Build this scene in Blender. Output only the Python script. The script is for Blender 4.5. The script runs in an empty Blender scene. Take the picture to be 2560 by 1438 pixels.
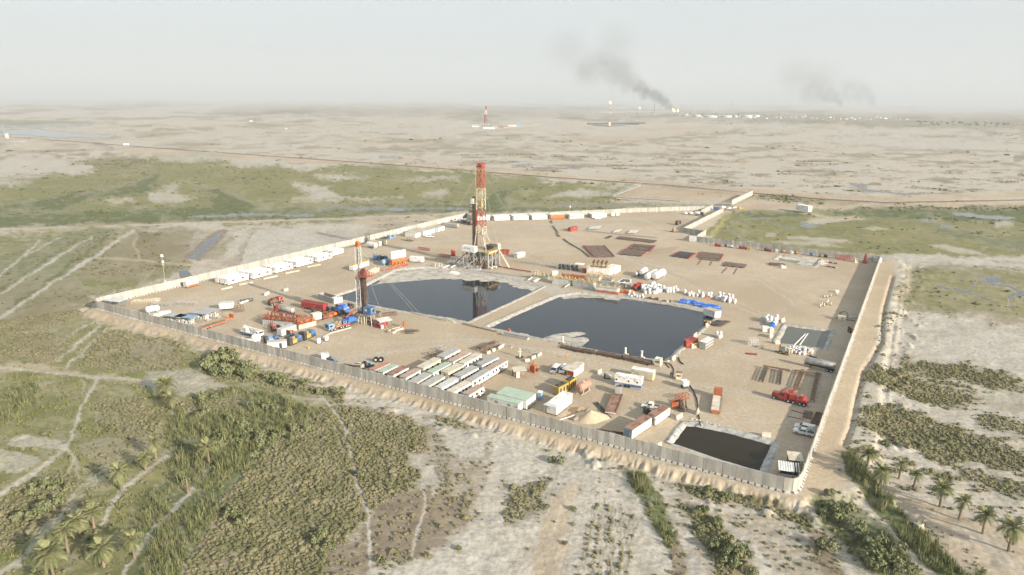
import bpy, math, random
import numpy as np
from mathutils import Matrix, Vector
rnd = random.Random(7)
nrs = np.random.RandomState(11)
sc = bpy.context.scene
col = sc.collection
R = math.radians
# ------------------------------------------------------------------ camera, sky, sun, exposure
CAM_H = 85.0                       # metres above the levelled pad
FOC = 1710.0                       # focal length in photograph pixels (24 mm on 36 mm)
PITCH = math.atan((719 - 250) / FOC)
ROLL = R(0.456)
FW = np.array([0, math.cos(PITCH), -math.sin(PITCH)])
_r = np.array([1.0, 0, 0]); _u = np.array([0, math.sin(PITCH), math.cos(PITCH)])
RT = math.cos(ROLL) * _r + math.sin(ROLL) * _u
UP = -math.sin(ROLL) * _r + math.cos(ROLL) * _u
cam = bpy.data.cameras.new('camera')
cam.sensor_width = 36.0; cam.lens = FOC * 36.0 / 2560.0
cam.clip_start = 1.0; cam.clip_end = 300000.0
camo = bpy.data.objects.new('camera', cam); col.objects.link(camo)
camo.matrix_world = Matrix(((RT[0], UP[0], -FW[0], 0), (RT[1], UP[1], -FW[1], 0), (RT[2], UP[2], -FW[2], CAM_H), (0, 0, 0, 1)))
sc.camera = camo
SUN_EL, SUN_AZ = R(20.4), R(-40.0)     # azimuth counted from +X
sun_dir = Vector((math.cos(SUN_AZ) * math.cos(SUN_EL), math.sin(SUN_AZ) * math.cos(SUN_EL), math.sin(SUN_EL)))
wd = bpy.data.worlds.new('World'); sc.world = wd; wd.use_nodes = True
nt = wd.node_tree; nt.nodes.clear()
sky = nt.nodes.new('ShaderNodeTexSky'); sky.sky_type = 'NISHITA'; sky.sun_disc = False
sky.sun_elevation = SUN_EL; sky.sun_rotation = R(90) - SUN_AZ
sky.air_density = 1.0; sky.dust_density = 5.0; sky.ozone_density = 1.0; sky.altitude = 0
veil = nt.nodes.new('ShaderNodeMix'); veil.data_type = 'RGBA'
veil.inputs['Factor'].default_value = 0.72
nt.links.new(sky.outputs[0], veil.inputs['A'])
veil.inputs['B'].default_value = (3.85, 4.3, 4.52, 1)          # even pale dust veil over the whole sky
bg = nt.nodes.new('ShaderNodeBackground'); bg.inputs['Strength'].default_value = 0.1
nt.links.new(veil.outputs['Result'], bg.inputs['Color'])
wo = nt.nodes.new('ShaderNodeOutputWorld'); nt.links.new(bg.outputs[0], wo.inputs['Surface'])
sl = bpy.data.lights.new('sun', 'SUN'); sl.energy = 4.9; sl.angle = R(0.6); sl.color = (1.0, 0.90, 0.765)
so = bpy.data.objects.new('sun', sl); col.objects.link(so)
so.rotation_euler = (-sun_dir).to_track_quat('-Z', 'Y').to_euler()
sc.view_settings.view_transform = 'Standard'; sc.view_settings.look = 'None'
sc.view_settings.gamma = 1.0; sc.view_settings.exposure = 1.03
sc.view_settings.use_curve_mapping = False
sc.render.engine = 'CYCLES'
sc.cycles.max_bounces = 5; sc.cycles.diffuse_bounces = 2; sc.cycles.glossy_bounces = 3
sc.cycles.transmission_bounces = 2; sc.cycles.volume_bounces = 0; sc.cycles.transparent_max_bounces = 6
sc.cycles.caustics_reflective = False; sc.cycles.caustics_refractive = False
sc.cycles.use_adaptive_sampling = True; sc.cycles.adaptive_threshold = 0.02
sc.cycles.use_denoising = True
sc.cycles.volume_max_steps = 160
# ------------------------------------------------------------------ survey of the photograph
def W(px, py, z=0.0):
 """point at height z that the photograph shows at (px, py)"""
 d = FW * FOC + RT * (px - 1280) - UP * (py - 719)
 t = (CAM_H - z) / -d[2]
 return Vector((d[0] * t, d[1] * t, z))
def to_map(x, y, z=0.0):
 vx, vy, vz = x, y, z - CAM_H
 k = vx * FW[0] + vy * FW[1] + vz * FW[2]
 return (1280 + FOC * (vx * RT[0] + vy * RT[1] + vz * RT[2]) / k,
   719 - FOC * (vx * UP[0] + vy * UP[1] + vz * UP[2]) / k)
def z_at(px, py, ytop):
 """height of a vertical thing that stands at (px, py) and reaches up to row ytop"""
 p = W(px, py); lo, hi = 0.0, CAM_H - 1
 for _ in range(40):
  m = (lo + hi) / 2
  if to_map(p.x, p.y, m)[1] > ytop: lo = m
  else: hi = m
 return lo
OUT = -1.4                                    # level of the plain outside the pad
# ------------------------------------------------------------------ numpy noise
_perm = nrs.randint(0, 2 ** 31, 4096)
def vnoise(x, y, s=0):
 xi = np.floor(x).astype(np.int64); yi = np.floor(y).astype(np.int64)
 fx = x - xi; fy = y - yi
 fx = fx * fx * (3 - 2 * fx); fy = fy * fy * (3 - 2 * fy)
 def h(a, b):
  k = (a * 374761393 + b * 668265263 + s * 974711) & 0x7fffffff
  k = ((k ^ (k >> 13)) * 1274126177) & 0x7fffffff
  return ((k ^ (k >> 16)) & 0xffff) / 65535.0
 a = h(xi, yi); b = h(xi + 1, yi); c = h(xi, yi + 1); d = h(xi + 1, yi + 1)
 return (a + (b - a) * fx) * (1 - fy) + (c + (d - c) * fx) * fy
def fbm(x, y, s=0, o=4):
 t = 0.0; a = 0.5; n = 0.0
 for i in range(o):
  t = t + a * vnoise(x, y, s + i * 17); n += a
  x = x * 2.03 + 11.3; y = y * 2.03 - 7.1; a *= 0.5
 return t / n
def sstep(a, b, x):
 t = np.clip((x - a) / (b - a), 0, 1); return t * t * (3 - 2 * t)
def poly_sd(x, y, P, closed=True):
 """signed distance to a polygon (negative inside), or distance to a polyline"""
 d = np.full(x.shape, 1e18); ins = np.zeros(x.shape, bool)
 n = len(P)
 for i in range(n if closed else n - 1):
  ax, ay = P[i]; bx, by = P[(i + 1) % n]
  ex, ey = bx - ax, by - ay
  L = ex * ex + ey * ey + 1e-12
  t = np.clip(((x - ax) * ex + (y - ay) * ey) / L, 0, 1)
  d = np.minimum(d, (x - ax - t * ex) ** 2 + (y - ay - t * ey) ** 2)
  if closed and ay != by:
   c = ((ay > y) != (by > y))
   ins ^= c & (x < (bx - ax) * (y - ay) / (by - ay) + ax)
 d = np.sqrt(d)
 return np.where(ins, -d, d) if closed else d
# ------------------------------------------------------------------ materials
_mats = {}
def mat(name, rgb, rough=0.7, metal=0.0, var=0.12, scale=0.6, dirt=None, dirt_amt=0.0, bump=0.0, spec=0.3, streak=None):
 """painted, rusty, concrete ... surface: base colour, grain and optional dirt patches"""
 if name in _mats: return _mats[name]
 m = bpy.data.materials.new(name); m.use_nodes = True; t = m.node_tree; N = t.nodes; L = t.links
 b = N['Principled BSDF']; b.inputs['Roughness'].default_value = rough; b.inputs['Metallic'].default_value = metal
 b.inputs['Specular IOR Level'].default_value = spec
 g = N.new('ShaderNodeNewGeometry')
 oi = N.new('ShaderNodeObjectInfo')
 n1 = N.new('ShaderNodeTexNoise'); n1.inputs['Scale'].default_value = scale; n1.inputs['Detail'].default_value = 5
 pos = g.outputs['Position']
 if streak:
  mp = N.new('ShaderNodeMapping'); mp.inputs['Scale'].default_value = streak; L.new(pos, mp.inputs['Vector']); pos = mp.outputs[0]
 L.new(pos, n1.inputs['Vector'])
 mr = N.new('ShaderNodeMapRange'); mr.inputs['From Min'].default_value = 0.3; mr.inputs['From Max'].default_value = 0.7
 mr.inputs['To Min'].default_value = 1 - var; mr.inputs['To Max'].default_value = 1 + var
 L.new(n1.outputs['Fac'], mr.inputs['Value'])
 ra = N.new('ShaderNodeMapRange'); ra.inputs['To Min'].default_value = 1 - var * 0.7; ra.inputs['To Max'].default_value = 1 + var * 0.7
 L.new(oi.outputs['Random'], ra.inputs['Value'])
 mu = N.new('ShaderNodeMath'); mu.operation = 'MULTIPLY'; L.new(mr.outputs[0], mu.inputs[0]); L.new(ra.outputs[0], mu.inputs[1])
 mx = N.new('ShaderNodeMix'); mx.data_type = 'RGBA'; mx.blend_type = 'MULTIPLY'; mx.inputs['Factor'].default_value = 1
 mx.inputs['A'].default_value = (*rgb, 1); L.new(mu.outputs[0], mx.inputs['B'])
 out = mx.outputs['Result']
 if dirt:
  n2 = N.new('ShaderNodeTexNoise'); n2.inputs['Scale'].default_value = scale * 0.8; n2.inputs['Detail'].default_value = 7; n2.inputs['Roughness'].default_value = 0.65
  va = N.new('ShaderNodeVectorMath'); va.inputs[1].default_value = (37.1, 11.7, 5.3); L.new(pos, va.inputs[0]); L.new(va.outputs[0], n2.inputs['Vector'])
  m2 = N.new('ShaderNodeMapRange'); m2.inputs['From Min'].default_value = 0.62 - 0.3 * dirt_amt; m2.inputs['From Max'].default_value = 0.8 - 0.3 * dirt_amt
  L.new(n2.outputs['Fac'], m2.inputs['Value'])
  x2 = N.new('ShaderNodeMix'); x2.data_type = 'RGBA'; L.new(m2.outputs[0], x2.inputs['Factor']); L.new(out, x2.inputs['A']); x2.inputs['B'].default_value = (*dirt, 1)
  out = x2.outputs['Result']
 L.new(out, b.inputs['Base Color'])
 if bump:
  bp = N.new('ShaderNodeBump'); bp.inputs['Strength'].default_value = bump; bp.inputs['Distance'].default_value = 0.1
  L.new(n1.outputs['Fac'], bp.inputs['Height']); L.new(bp.outputs[0], b.inputs['Normal'])
 _mats[name] = m; return m
DUST = (0.36, 0.30, 0.21)
RUST = (0.16, 0.075, 0.04)
M = {}
def defmats():
 M['white'] = mat('white_paint', (0.74, 0.73, 0.70), 0.5, var=0.06, dirt=DUST, dirt_amt=0.33)
 M['cream'] = mat('cream_paint', (0.66, 0.60, 0.45), 0.6, var=0.08, dirt=DUST, dirt_amt=0.3)
 M['grey'] = mat('grey_paint', (0.36, 0.37, 0.37), 0.6, var=0.1, dirt=DUST, dirt_amt=0.35)
 M['ltgrey'] = mat('pale_grey_paint', (0.52, 0.53, 0.52), 0.6, var=0.1, dirt=DUST, dirt_amt=0.3)
 M['roofgrey'] = mat('grey_roof_sheet', (0.36, 0.36, 0.35), 0.7, var=0.1, dirt=DUST, dirt_amt=0.4)
 M['roofcream'] = mat('cream_roof_sheet', (0.52, 0.47, 0.38), 0.7, var=0.1, dirt=DUST, dirt_amt=0.4)
 M['roofgreen'] = mat('green_roof_sheet', (0.33, 0.42, 0.34), 0.7, var=0.12, dirt=(0.42, 0.42, 0.32), dirt_amt=0.4)
 M['roofred'] = mat('rusty_red_roof_sheet', (0.38, 0.20, 0.15), 0.8, var=0.15, dirt=DUST, dirt_amt=0.3)
 M['roofpink'] = mat('faded_red_roof_sheet', (0.40, 0.29, 0.24), 0.8, var=0.15, dirt=DUST, dirt_amt=0.45)
 M['roofrust'] = mat('rusted_roof_sheet', (0.30, 0.19, 0.14), 0.8, var=0.2, dirt=RUST, dirt_amt=0.5)
 M['red'] = mat('red_paint', (0.37, 0.05, 0.04), 0.55, var=0.15, dirt=DUST, dirt_amt=0.35)
 M['dkred'] = mat('dark_red_paint', (0.30, 0.045, 0.045), 0.6, var=0.15, dirt=RUST, dirt_amt=0.2)
 M['orange'] = mat('orange_paint', (0.52, 0.15, 0.04), 0.55, var=0.15, dirt=DUST, dirt_amt=0.3)
 M['rustor'] = mat('weathered_orange_paint', (0.40, 0.13, 0.06), 0.7, var=0.2, dirt=RUST, dirt_amt=0.3)
 M['yellow'] = mat('yellow_paint', (0.50, 0.33, 0.06), 0.55, var=0.15, dirt=DUST, dirt_amt=0.35)
 M['blue'] = mat('blue_paint', (0.06, 0.14, 0.29), 0.55, var=0.18, dirt=DUST, dirt_amt=0.35)
 M['ltblue'] = mat('light_blue_paint', (0.20, 0.33, 0.48), 0.5, var=0.15, dirt=DUST, dirt_amt=0.25)
 M['tarp'] = mat('blue_tarpaulin', (0.03, 0.13, 0.50), 0.45, var=0.2)
 M['green'] = mat('green_paint', (0.10, 0.22, 0.12), 0.6, var=0.15, dirt=DUST, dirt_amt=0.3)
 M['black'] = mat('black_rubber', (0.018, 0.018, 0.018), 0.7, var=0.2)
 M['dark'] = mat('dark_steel', (0.06, 0.058, 0.055), 0.6, var=0.2, dirt=RUST, dirt_amt=0.2)
 M['rust'] = mat('rusty_steel', (0.15, 0.085, 0.055), 0.8, var=0.25, dirt=(0.24, 0.17, 0.12), dirt_amt=0.3)
 M['pipe'] = mat('brown_drill_pipe', (0.13, 0.09, 0.07), 0.7, var=0.3, dirt=(0.26, 0.2, 0.15), dirt_amt=0.3)
 M['steel'] = mat('galvanised_steel', (0.42, 0.42, 0.40), 0.45, 0.3, var=0.15, dirt=DUST, dirt_amt=0.3)
 M['glass'] = mat('dark_window_glass', (0.025, 0.03, 0.035), 0.08, var=0.05, spec=0.6)
 M['mast'] = mat('cream_mast_paint', (0.50, 0.44, 0.33), 0.6, var=0.12, dirt=RUST, dirt_amt=0.25)
 M['mastred'] = mat('red_mast_paint', (0.34, 0.05, 0.03), 0.6, var=0.15, dirt=RUST, dirt_amt=0.2)
 M['concrete'] = mat('wall_concrete', (0.40, 0.385, 0.345), 0.9, var=0.22, scale=0.5, dirt=(0.33, 0.30, 0.25), dirt_amt=0.35, bump=0.15, streak=(1.5, 1.5, 0.35))
 M['block'] = mat('pale_concrete', (0.50, 0.46, 0.38), 0.9, var=0.15, dirt=DUST, dirt_amt=0.3)
 M['wood'] = mat('weathered_timber', (0.24, 0.18, 0.12), 0.9, var=0.25)
 M['bag'] = mat('white_bag_fabric', (0.60, 0.60, 0.59), 0.8, var=0.1, dirt=DUST, dirt_amt=0.2)
 M['skin'] = mat('skin', (0.28, 0.16, 0.10), 0.6, var=0.05)
 M['hivis'] = mat('orange_coverall', (0.55, 0.22, 0.05), 0.8, var=0.05)
 M['cloth'] = mat('dark_cloth', (0.02, 0.02, 0.022), 0.9, var=0.05)
 M['sandheap'] = mat('sand_heap', (0.44, 0.35, 0.24), 0.95, var=0.12, scale=0.9, bump=0.4)
 M['liner'] = mat('pit_liner_sheet', (0.27, 0.26, 0.24), 0.65, var=0.3, scale=0.7, dirt=(0.45, 0.41, 0.34), dirt_amt=0.6, bump=0.6)
 M['linerdark'] = mat('pale_pit_liner', (0.42, 0.41, 0.38), 0.5, var=0.2, scale=0.7, dirt=(0.11, 0.11, 0.12), dirt_amt=0.38, bump=0.3)
 M['mudcrust'] = mat('grey_mud_crust', (0.42, 0.39, 0.33), 0.9, var=0.22, scale=0.35, dirt=(0.24, 0.23, 0.21), dirt_amt=0.5, bump=0.3)
defmats()
# ------------------------------------------------------------------ scene graph helpers
def tag(o, label=None, cat=None, group=None, kind=None):
 if label: o['label'] = label
 if cat: o['category'] = cat
 if group: o['group'] = group
 if kind: o['kind'] = kind
 return o
def thing(name, label, cat, loc=(0, 0, 0), rot=0.0, group=None):
 o = bpy.data.objects.new(name, None); o.empty_display_size = 0.5; col.objects.link(o)
 o.location = loc; o.rotation_euler = (0, 0, rot)
 return tag(o, label, cat, group)
class MB:
 """collects simple shapes and links them as one mesh object"""
 def __init__(s): s.v = []; s.f = []
 def add(s, vs, fs):
  k = len(s.v); s.v += [tuple(p) for p in vs]; s.f += [tuple(i + k for i in f) for f in fs]; return s
 def box(s, x0, x1, y0, y1, z0, z1):
  return s.add([(x0, y0, z0), (x1, y0, z0), (x1, y1, z0), (x0, y1, z0), (x0, y0, z1), (x1, y0, z1), (x1, y1, z1), (x0, y1, z1)],
      [(3, 2, 1, 0), (4, 5, 6, 7), (0, 1, 5, 4), (1, 2, 6, 5), (2, 3, 7, 6), (3, 0, 4, 7)])
 def bar(s, a, b, w, h=None):
  a = Vector(a); b = Vector(b); d = b - a
  if d.length < 1e-6: return s
  d.normalize(); h = h or w
  u = d.cross(Vector((0, 0, 1)))
  if u.length < 1e-3: u = Vector((1, 0, 0))
  u.normalize(); v = u.cross(d)
  u = u * w / 2; v = v * h / 2
  return s.add([a - u - v, a + u - v, a + u + v, a - u + v, b - u - v, b + u - v, b + u + v, b - u + v],
      [(0, 1, 2, 3), (7, 6, 5, 4), (1, 0, 4, 5), (2, 1, 5, 6), (3, 2, 6, 7), (0, 3, 7, 4)])
 def cyl(s, a, b, r, n=10, r2=None, dome=0.0):
  a = Vector(a); b = Vector(b); d = (b - a).normalized(); r2 = r if r2 is None else r2
  u = d.cross(Vector((0, 0, 1)))
  if u.length < 1e-3: u = Vector((1, 0, 0))
  u.normalize(); v = d.cross(u)
  vs = []
  rings = [(a, r), (b, r2)]
  if dome: rings = [(a - d * dome, r * 0.55), (a, r), (b, r2), (b + d * dome, r2 * 0.55)]
  for c, q in rings:
   for i in range(n):
    t = 2 * math.pi * i / n
    vs.append(c + u * (q * math.cos(t)) + v * (q * math.sin(t)))
  fs = []
  for k in range(len(rings) - 1):
   for i in range(n):
    j = (i + 1) % n
    fs.append((k * n + i, k * n + j, (k + 1) * n + j, (k + 1) * n + i))
  fs.append(tuple(range(n - 1, -1, -1))); m = (len(rings) - 1) * n
  fs.append(tuple(range(m, m + n)))
  return s.add(vs, fs)
 def prism(s, prof, x0, x1, ax='x'):
  """profile [(y, z)...] extruded along x (or (x, z) along y)"""
  n = len(prof)
  if ax == 'x': vs = [(x0, p, q) for p, q in prof] + [(x1, p, q) for p, q in prof]
  else: vs = [(p, x0, q) for p, q in prof] + [(p, x1, q) for p, q in prof]
  fs = [(i, (i + 1) % n, n + (i + 1) % n, n + i) for i in range(n)]
  fs += [tuple(range(n - 1, -1, -1)), tuple(range(n, 2 * n))]
  return s.add(vs, fs)
 def build(s, name, m, parent=None, smooth=False, label=None):
  me = bpy.data.meshes.new(name); me.from_pydata(s.v, [], s.f); me.update()
  me.materials.append(M[m] if isinstance(m, str) else m)
  if smooth: me.polygons.foreach_set('use_smooth', [True] * len(me.polygons))
  o = bpy.data.objects.new(name, me); col.objects.link(o)
  if parent is not None: o.parent = parent
  if label: o['label'] = label
  return o
def fixnormals(me):
 import bmesh
 bm = bmesh.new(); bm.from_mesh(me); bmesh.ops.recalc_face_normals(bm, faces=bm.faces); bm.to_mesh(me); bm.free()
_kids = {}
def copy_tree(o, parent=None):
 c = o.copy(); col.objects.link(c); c.parent = parent
 for ch in list(o.children): copy_tree(ch, c)
 return c
def place(o, p, rot=0.0, label=None, group=None, scale=None):
 o.location = p; o.rotation_euler = (0, 0, rot)
 if label: o['label'] = label
 if group: o['group'] = group
 if scale: o.scale = scale
 return o
def big_mesh(name, verts, faces, m, kind=None, parent=None, smooth=False):
 """verts (n,3), faces (k,3|4) numpy arrays"""
 me = bpy.data.meshes.new(name)
 nv, nf, k = len(verts), len(faces), faces.shape[1]
 me.vertices.add(nv); me.vertices.foreach_set('co', np.ascontiguousarray(verts, np.float32).ravel())
 me.loops.add(nf * k); me.loops.foreach_set('vertex_index', np.ascontiguousarray(faces, np.int32).ravel())
 me.polygons.add(nf); me.polygons.foreach_set('loop_start', np.arange(0, nf * k, k, dtype=np.int32))
 me.polygons.foreach_set('use_smooth', np.full(nf, smooth, bool))
 me.update(calc_edges=True)
 me.materials.append(M[m] if isinstance(m, str) else m)
 o = bpy.data.objects.new(name, me); col.objects.link(o)
 if parent is not None: o.parent = parent
 if kind: o['kind'] = kind
 return o
# ------------------------------------------------------------------ walls, pits: survey lines
NEAR_A, NEAR_B, RIGHT_B = (240, 772), (1985, 1237), (2199, 656)
PAD = [W(*p) for p in [(240, 772), (1964, 1232), (1985, 1237), (2001, 1221), (2199, 656), (1742, 603), (1764, 588), (1812, 530), (1780, 522),
      (1172, 551), (302, 752), (258, 763)]]
PAD2 = [(p.x, p.y) for p in PAD]
PITS = {
 'A': dict(rim=[(822, 744), (905, 716), (985, 676), (1010, 671), (1060, 668), (1150, 672), (1255, 692), (1362, 716), (1300, 746), (1170, 806), (1128, 797), (1020, 781), (920, 763)], lv=-0.45),
 'B': dict(rim=[(1212, 818), (1300, 778), (1392, 739), (1450, 732), (1560, 742), (1680, 760), (1786, 781), (1793, 792), (1740, 838), (1664, 905), (1560, 889), (1440, 866), (1330, 842), (1260, 827)], lv=-0.45),
 'C': dict(rim=[(1668, 1106), (1708, 1056), (1740, 1057), (1830, 1075), (1940, 1106), (1938, 1120), (1910, 1180), (1890, 1177), (1790, 1148)], lv=-0.6),
 'D': dict(rim=[(1936, 858), (1962, 810), (2084, 826), (2066, 874), (2000, 864)], lv=-0.5),
 'E': dict(rim=[(1936, 650), (1952, 638), (2052, 648), (2036, 668), (1990, 660)], lv=-0.35),
}
for k, p in PITS.items():
 p['w'] = [(W(*q).x, W(*q).y) for q in p['rim']]
def near_line(P, closed=False):
 return [(W(*p).x, W(*p).y) for p in P]
# ------------------------------------------------------------------ what grows or lies where (photograph survey)
# (channel, strength, feather px, ragged px, 'p' area / 'l' line, points, line width px)
A_ = []
def area(ch, a, f, n, *pts): A_.append((ch, a, f, n, 'p', pts, 0))
def line(ch, a, f, n, w, *pts): A_.append((ch, a, f, n, 'l', pts, w * (1.5 if ch in ('salt', 'sand') and w < 9 else 1)))
# --- the far plain
area('water', .9, 2, 4, (-300, 322), (0, 325), (90, 322), (200, 334), (290, 338), (270, 346), (150, 344), (60, 338), (-300, 342))
area('water', .8, 2, 3, (-300, 312), (60, 314), (160, 313), (240, 309), (230, 315), (120, 318), (-300, 320))
area('lush', .45, 3, 4, (-500, 296), (100, 300), (220, 304), (250, 309), (60, 312), (-500, 310))
area('scrub', .35, 6, 10, (600, 262), (1200, 268), (1900, 275), (2560, 285), (2900, 300), (2900, 330), (2300, 322), (1700, 300), (1000, 292), (500, 285))
area('scrub', .3, 5, 8, (1850, 288), (2560, 296), (2900, 320), (2560, 330), (2200, 316), (1900, 300))
area('salt', .95, 2, 4, (1787, 338), (1840, 335), (1905, 345), (1895, 351), (1800, 346))
area('salt', .9, 2, 4, (1918, 349), (1945, 341), (2060, 347), (2200, 350), (2420, 357), (2560, 362), (2760, 366), (2760, 376), (2560, 379), (2500, 378), (2380, 371), (2260, 366), (2100, 357), (1990, 355))
area('salt', .8, 2, 4, (2110, 340), (2150, 338), (2160, 343), (2115, 343))
area('salt', .8, 2, 4, (2250, 345), (2390, 346), (2390, 350), (2255, 349))
area('salt', .7, 3, 6, (2370, 462), (2470, 468), (2560, 464), (2720, 466), (2720, 478), (2540, 474), (2440, 474))
area('salt', .6, 3, 6, (2030, 412), (2140, 410), (2230, 416), (2120, 421), (2040, 418))
area('salt', .6, 4, 7, (2140, 430), (2230, 432), (2220, 442), (2150, 440))
area('salt', .5, 4, 8, (2480, 398), (2560, 395), (2700, 400), (2700, 410), (2500, 408))
area('salt', .7, 2, 4, (930, 390), (1000, 386), (1020, 392), (950, 399))
area('water', .7, 2, 4, (940, 391), (1005, 389), (990, 395), (945, 397))
area('water', .6, 2, 4, (1270, 411), (1330, 409), (1350, 414), (1290, 419))
area('water', .55, 2, 4, (1410, 414), (1470, 413), (1480, 419), (1430, 422))
area('water', .5, 2, 5, (1580, 422), (1640, 424), (1625, 431), (1570, 428))
area('water', .6, 3, 6, (2110, 455), (2160, 462), (2180, 474), (2250, 480), (2330, 487), (2290, 489), (2200, 484), (2130, 468))
area('salt', .6, 3, 6, (1410, 430), (1560, 436), (1640, 444), (1560, 446), (1430, 438))
area('mud', .7, 2, 6, (1888, 433), (1925, 437), (1920, 443), (1885, 440))
area('mud', .6, 2, 5, (2205, 443), (2240, 448), (2230, 452), (2200, 449))
area('mud', .7, 2, 6, (2540, 390), (2575, 384), (2600, 400), (2550, 406), (2530, 410))
area('mud', .6, 2, 5, (1675, 421), (1750, 425), (1757, 430), (1690, 428))
area('mud', .5, 2, 6, (2005, 430), (2090, 436), (2110, 441), (2040, 438))
area('mud', .5, 2, 6, (2280, 465), (2340, 470), (2330, 475), (2285, 472))
area('mud', .5, 2, 6, (2120, 474), (2150, 468), (2160, 474), (2200, 484), (2160, 481))
for q in [(870, 357, 960), (1000, 362, 1080), (1230, 324, 1330), (1400, 345, 1470), (1545, 352, 1610), (1590, 322, 1800), (2070, 313, 2110), (1960, 324, 2090)]:
 line('sand', .7, 2, 2, 5, (q[0], q[1] + 3), (q[2], q[1] - 6))
area('sand', .6, 3, 4, (1420, 350), (1600, 340), (1720, 325), (1820, 318), (1800, 330), (1640, 345), (1480, 358))
area('sand', .55, 4, 5, (250, 392), (330, 385), (520, 388), (700, 395), (520, 400), (360, 402))
# --- embankment with a dark ditch that crosses the plain
line('sand', .8, 4, 4, 7, (300, 372), (560, 388), (800, 402), (1000, 411), (1151, 421), (1400, 440), (1644, 456), (1885, 478), (2060, 494), (2220, 500), (2560, 490), (2900, 480))
line('sand', .8, 4, 4, 9, (1900, 478), (2100, 493), (2300, 494), (2560, 485), (2900, 476))
line('mud', .75, 1.2, 1, 2.2, (-300, 330), (0, 342), (160, 353), (316, 365), (562, 383), (760, 397), (900, 407), (1151, 426), (1400, 446), (1644, 462), (1885, 484), (2060, 500), (2222, 508), (2560, 501), (2900, 490))
# --- marsh behind the pad
area('grass', .9, 9, 22, (-900, 505), (-400, 470), (0, 452), (120, 440), (240, 428), (200, 402), (330, 393), (480, 389), (560, 397), (620, 412), (760, 425), (870, 412), (1000, 416), (1180, 433), (1400, 455), (1580, 467), (1600, 478), (1540, 492), (1540, 503), (1700, 510), (1800, 517), (1560, 523), (1180, 535), (1080, 536), (800, 552), (400, 562), (0, 569), (-900, 585))
area('lush', .8, 7, 14, (-700, 520), (-300, 530), (0, 520), (90, 498), (230, 472), (330, 462), (355, 432), (400, 430), (390, 455), (370, 476), (240, 500), (150, 523), (0, 535), (200, 528), (420, 522), (520, 520), (540, 490), (480, 470), (560, 472), (620, 500), (640, 520), (800, 519), (1000, 510), (1190, 515), (1230, 480), (1280, 470), (1260, 505), (1330, 518), (1560, 514), (1680, 517), (1560, 523), (1190, 533), (800, 549), (400, 560), (0, 567), (-700, 575))
area('scrub', .6, 5, 10, (170, 405), (330, 395), (380, 402), (370, 425), (300, 420), (220, 412))
line('scrub', .55, 4, 8, 6, (340, 425), (372, 440), (330, 455), (190, 490))
line('scrub', .5, 4, 8, 6, (500, 460), (540, 470), (620, 500))
line('scrub', .5, 3, 5, 3, (760, 512), (1000, 506), (1190, 510))
line('scrub', .5, 3, 5, 3, (1240, 520), (1400, 508), (1560, 505))
line('scrub', .6, 2, 4, 3.5, (0, 572), (250, 562), (420, 557), (800, 546), (1080, 531))
line('water', .75, 3, 8, 6, (480, 540), (640, 538), (780, 536))
line('water', .7, 3, 8, 5, (800, 522), (960, 520), (1180, 524))
area('water', .85, 2, 3, (972, 524), (985, 518), (1005, 520), (1010, 526), (990, 528))
line('water', .65, 3, 6, 4, (1380, 516), (1480, 514), (1600, 516))
for p in [((370, 480), (420, 464), (440, 466), (425, 480), (455, 492), (495, 499), (450, 508), (380, 506)),
   ((732, 462), (770, 457), (835, 467), (812, 480), (860, 490), (900, 498), (830, 500), (740, 502), (735, 495), (780, 484)),
   ((775, 438), (850, 433), (910, 444), (860, 449), (790, 446)),
   ((-300, 402), (30, 398), (130, 400), (240, 425), (200, 434), (100, 432), (-300, 432)),
   ((-300, 450), (40, 452), (80, 456), (20, 463), (-300, 468)),
   ((395, 392), (520, 390), (560, 402), (470, 405), (420, 402)), ((570, 412), (680, 402), (760, 418), (640, 416)),
   ((1020, 447), (1080, 445), (1150, 441), (1140, 449), (1060, 453)), ((900, 497), (1000, 500), (1010, 492), (960, 502), (880, 505)),
   ((1060, 482), (1110, 474), (1135, 482), (1100, 492), (1050, 490)), ((1400, 482), (1450, 476), (1500, 486), (1440, 494), (1370, 492)),
   ((1460, 480), (1530, 478), (1560, 486), (1500, 490)), ((270, 502), (330, 498), (335, 507), (280, 510))]:
 area('mud', .5, 10, 12, *p)
 area('salt', .75, 7, 14, *p)
line('salt', .9, 1.5, 1.5, 3.0, (-200, 579), (0, 572), (220, 567), (420, 560), (620, 554), (860, 546), (1060, 538), (1170, 531))
line('sand', .6, 1.5, 2, 2, (-200, 579), (0, 572), (220, 567), (420, 560), (620, 554), (860, 546), (1060, 538), (1170, 531))
area('sand', .5, 5, 6, (860, 550), (1080, 537), (1165, 533), (1150, 541), (1040, 556), (920, 566))
# --- fenced sandy yard and the road beyond the pad
area('sand', .95, 2, 2, (1532, 493), (1602, 464), (1876, 482), (1828, 513), (1700, 508))
area('sand', .9, 3, 4, (1770, 520), (1830, 512), (1990, 510), (2200, 513), (2560, 503), (2900, 495), (2900, 512), (2560, 516), (2300, 519), (2050, 519), (1900, 524), (1820, 532), (1800, 530))
area('sand', .7, 3, 5, (1800, 528), (1850, 530), (1780, 590), (1712, 588))
area('sand', .6, 4, 5, (1880, 480), (2000, 500), (2100, 508), (1980, 515), (1840, 512))
area('scrub', .6, 4, 8, (1900, 486), (2000, 492), (2100, 502), (2050, 508), (1940, 502), (1890, 496))
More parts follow.
